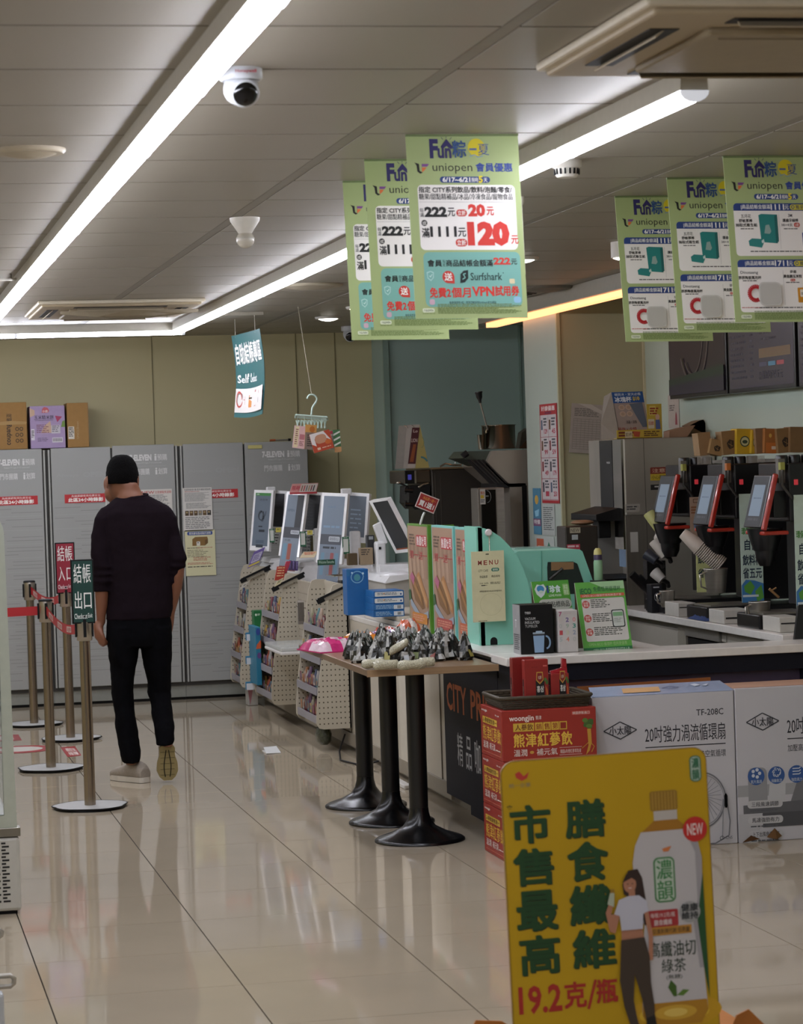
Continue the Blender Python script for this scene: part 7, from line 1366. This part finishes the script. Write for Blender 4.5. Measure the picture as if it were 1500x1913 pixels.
pilposter('white text notice on the pillar under the red poster', 1014, 1037, 942, 1000, 'aeb3ae', lambda P: P.lines(10, 14, 92, P.H-20, 12, '3f4444', .4, 3))
pilposter('small orange and white flyer at the foot of the pillar posters', 1001, 1036, 1002, 1034, 'b3bab4', lambda P: (P.r(8, 8, 46, P.H-20, 'b0593c'), P.lines(14, 30, 42, 90, 2, 'd8c4b0'), P.poly([(60, P.H*.8), (72, P.H*.3), (90, P.H*.8)], '2c7a5c')))
t = thing('paper_notice', 'small pale slip with a red bottle picture below the left menu screen', 'notice', (XR-.02, 13.7, 1.75)); f, nr = B(1248, 760, XR-.004), B(1268, 760, XR-.004); z1 = B(1258, 738, XR).z; z0 = B(1258, 800, XR).z; MB().box(XR-.004, XR-.001, nr.y, f.y, z0, z1, mat('a39a90', .6)).build('paper', t); P = side(XR-.004, f.y, nr.y, z0, z1, 60, 100); P.lines(8, 30, 40, 50, 3, '55504c'); P.poly([(40, 60), (44, 50), (48, 60), (50, 90), (38, 90)], '7a2c34'); P.build('print', t)

# ------------------------------------------------------------------ soft serve machine and steel hopper in the alcove
Y0 = 16.3
def SP(x, y, Y=Y0): return A(x, y, Y)
t = thing('soft_serve_machine', 'dark soft serve ice cream machine with black levers in the green alcove', 'machine', (SP(860, 0).x, Y0+.3, 0)); DK = mat('3a352f', .35, .3, .08, 5); zt = SP(850, 876).z; xl, xr_ = SP(806, 900).x, SP(905, 900).x
MB().box(xl, xr_, Y0, Y0+.75, .0, zt, DK).build('cabinet', t, .008); MB().box(xl-.005, xr_+.01, Y0-.008, Y0+.76, zt, zt+.012, mat('8a7a5c', .3, .6)).build('top_plate', t, .003)
for x in (808, 812, 822): q = SP(x, 900); MB().box(q.x, q.x+.004, Y0-.003, Y0, .3, zt-.02, mat('6a645c', .3, .8)).build('panel_seam', t)
x0 = SP(757, 900).x; zb = SP(757, 904).z; MB().box(x0, xl, Y0+.02, Y0+.5, zb, zt, mat('5c5244', .25, .6, .1, 5)).build('head', t, .008)
a, b = SP(757, 880), SP(775, 903); MB().box(a.x, b.x, Y0+.012, Y0+.02, b.z, a.z, BLACKG).build('control_panel', t); P = front(a.x, b.x, b.z, a.z, Y0+.012, 20, 24); P.rr(6, 7, 14, 17, mat('3a3a8c', .3, emit=.5), 1); P.build('display', t); MB().box(b.x, b.x+.012, Y0+.005, Y0+.02, b.z, a.z, CHROME).build('trim', t)
MB().prism([SP(765, 908), SP(803, 906), SP(803, 950), SP(775, 952), SP(764, 940)], (0, .3, 0), BLK).build('dispense_head', t, .01)
for k, (x, y) in enumerate(((757, 916), (758, 942))): MB().tube([SP(x-2, y, Y0), SP(x+14, y+1, Y0)], .013, BLK, 12).build('knob', t); MB().tube([SP(x, y-7, Y0), SP(x, y+7, Y0)], .007, BLK, 8).build('knob_bar', t)
MB().tube([SP(746, 902), SP(754, 906), SP(764, 912)], .007, BLK, 8).build('lever', t); MB().ball(SP(745, 902), .018, .014, .01, CHROME).build('lever_tip', t); MB().tube([SP(782, 911), SP(790, 905), SP(800, 903)], .008, CHROME, 8).build('pipe', t)
MB().tube([SP(822, 872), SP(832, 866), SP(846, 869), SP(862, 869)], .006, CHROME, 8).tube([SP(850, 870), SP(850, 861), SP(861, 860), SP(862, 868)], .004, CHROME, 8).build('lid_handle', t)
# triangular display on its top
t = thing('tower_display', 'triangular white and yellow drink display standing on the soft serve machine', 'display', SP(780, 876)); z0 = zt+.0125
f_ = [SP(770, 793), SP(784, 794), SP(775, 876), SP(755, 876)]; g_ = [SP(784, 794), SP(802, 876), SP(776, 876)]
for p in (f_[2], f_[3], g_[1], g_[2]): p.z = z0
f_ = [SP(760, 794), SP(784, 793), SP(773, 876), SP(753, 876)]; f_[2].z = f_[3].z = z0
MB().prism(f_, (0, .003, 0), mat('a9a49c', .4)).build('front_face', t); MB().prism([f_[1], g_[1], g_[2]], (0, .003, 0), mat('a89a5c', .5)).build('side_face', t); MB().prism([f_[1]+Vector((0, .25, 0)), g_[1]+Vector((0, .25, 0)), f_[3]+Vector((0, .25, 0)), f_[0]+Vector((0, .25, 0))], (0, .003, 0), mat('a9a49c', .4)).build('rear_face', t)
P = Print(SP(770, 797)+Vector((0, -.002, 0)), SP(784, 797)-SP(770, 797), SP(761, 874)-SP(770, 797), (0, -1, 0), 100, 420); P.r(0, 10, 100, 380, '4a1c20'); P.t(20, 30, 80, 60, 'Lo', 'c9b4ac', .02); P.t(10, 120, 90, 160, 'LION', 'c9b4ac', .02); P.poly([(40, 180), (80, 180), (70, 360), (20, 360)], '8a4a24'); P.r(0, 380, 100, 420, 'b9b2aa'); P.build('print', t)
P = Print(SP(780, 800)+Vector((0, -.002, 0)), SP(800, 800)-SP(780, 800), SP(780, 874)-SP(780, 800), (0, -1, 0), 100, 370); P.arc(36, 130, 22, 50, 5, '7c8a5c', -80, 100, 10); P.arc(30, 330, 60, 60, 16, '3f7a84', -90, -20, 10); P.build('side_print', t)
MB().tube([SP(755, 795), SP(758, 796), SP(762, 800)], .003, CHROME, 6).tube([SP(768, 794), SP(771, 796), SP(774, 799)], .003, CHROME, 6).build('hook', t)
# steel hopper machine
Y1 = 15.5
def HQ(x, y, Y=Y1): return A(x, y, Y)
ST2 = mat('a0988c', .36, .5, .15, 4, stretch=(1, 1, .3)); t = thing('steel_ice_bin', 'stainless ice bin with sloped louvred front left of the pillar', 'machine', (HQ(945, 0).x, Y1+.3, 0))
prof_ = [(905, 872), (919, 842), (1003, 839), (1003, 911), (952, 911)]; MB().prism([HQ(*p) for p in prof_], (0, .6, 0), ST2).build('hopper', t, .004)
MB().prism([HQ(864, 856, 15.55), HQ(875, 843, 15.55), HQ(919, 842, 15.55), HQ(905, 872, 15.55), HQ(870, 858, 15.55)], (0, .4, 0), mat('4c564c', .3, .3)).build('lid', t)
MB().prism([HQ(870, 858), HQ(905, 860), HQ(952, 905), HQ(916, 904)], (0, .02, 0), BLK).build('sloped_front', t)
for k in range(4): MB().prism([HQ(878+8*k, 858, Y1-.01), HQ(881+8*k, 858, Y1-.01), HQ(927+7*k, 903, Y1-.01), HQ(924+7*k, 903, Y1-.01)], (0, .008, 0), mat('2c2825', .4)).build('louvre', t)
MB().tube([HQ(864, 853, 15.5), HQ(867, 850, 15.5), HQ(873, 846, 15.5)], .02, BLK, 10).build('lid_handle', t)
MB().prism([HQ(952, 911), HQ(1003, 911), Vector((HQ(1003, 911).x, Y1, 0)), Vector((HQ(956, 911).x, Y1, 0))], (0, .6, 0), ST2).build('lower_body', t); MB().box(HQ(946, 0).x, HQ(955, 0).x, Y1-.004, Y1+.5, 0, HQ(950, 908).z, BLK).build('dark_gap', t); MB().box(HQ(898, 0).x, HQ(955, 0).x, Y1, Y1+.4, HQ(900, 913).z, HQ(900, 904).z, BLK).build('ledge', t, .004)
t = thing('mini_fridge', 'steel framed dark glass mini fridge under the louvred front', 'fridge', (HQ(918, 0).x, 15.3, 0)); a, b = HQ(892, 912, 15.3), HQ(946, 1060, 15.3)
MB().box(a.x, b.x, 15.3, 15.48, 0, a.z, STEELD).build('body', t, .004); MB().box(a.x+.02, b.x-.055, 15.295, 15.3, b.z-.3, a.z-.012, mat('0c0b0a', .08)).build('glass_door', t); P = front(a.x, b.x, b.z, a.z, 15.294, 54, 148); P.r(4, 2, 15, 30, 'b5b2aa'); P.t(5, 6, 14, 12, '預告', 'a8582c', .03); P.r(5, 13, 12, 19, 'b59a2c'); P.lines(5, 21, 14, 28, 2, '5a5a5a'); P.arc(18, 16, 8, 11, .7, '8a8a86', -90, 90, 12); P.lines(14, 14, 22, 18, 1, '6a6a66'); P.build('stickers', t); MB().box(b.x-.05, b.x-.003, 15.29, 15.3, b.z-.3, a.z-.004, STEEL).build('door_handle_strip', t)
# pot and ladle on top
zt = HQ(930, 840).z+.003; c = HQ(932, 838, 15.75); c.z = zt+.002; t = thing('steel_pot', 'large polished steel pot standing on the ice bin', 'pot', c); PM = mat('a39c90', .16, 1., .1, 3, stretch=(1, 1, .1)); hh = A(932, 795, 15.6).z-c.z
MB().lathe(c, [(.1, 0), (.104, .006), (.104, hh), (.112, hh+.003), (.108, hh+.006), (.1, hh), (.098, .02)], PM, 40, capb=False).build('pot', t); MB().lathe(c, [(.1, .0005), (.1, .004)], PM, 30).build('base', t)
c2 = HQ(899, 838, 15.7); c2.z = zt+.002; t = thing('steel_cup', 'small steel tumbler standing left of the big pot', 'cup', c2); MB().lathe(c2, [(.018, 0), (.024, .09), (.026, .092)], PM, 20).build('cup', t)
t = thing('ladle', 'long black headed utensil leaning up out of the steel pot', 'utensil', c+Vector((0, 0, .01))); MB().tube([c+Vector((-.03, -.0, .012)), HQ(909, 796, 15.68), HQ(897, 752, 15.66)], .0055, STEEL, 8).build('shaft', t)
hq = HQ(896, 742, 15.66); MB().lathe(HQ(897, 753, 15.66), [(.008, 0), (.011, .02), (.019, .035), (.022, .06), (.026, .066), (.024, .072)], BLK, 20, axis=(-.12, 0, 1)).build('head', t)
t = thing('carton', 'grey brown tilted carton behind the big pot', 'box', HQ(985, 838, 15.95)); z_ = zt+.002
pl_ = [HQ(970, 838, 15.95), HQ(975, 808, 15.95), HQ(986, 800, 15.95), HQ(1006, 800, 15.95), HQ(1006, 838, 15.95)]; pl_[0].z = pl_[-1].z = z_; MB().prism(pl_, (0, .1, 0), mat('4a4c44', .6)).build('carton', t); MB().prism([HQ(970, 838, 15.94), HQ(992, 812, 15.94), HQ(992, 838, 15.94)], (0, .008, 0), mat('5a4430', .7)).build('flap', t)
# unseen remainder kept simple: stock shelves on the camera side of the shop, outside the frame
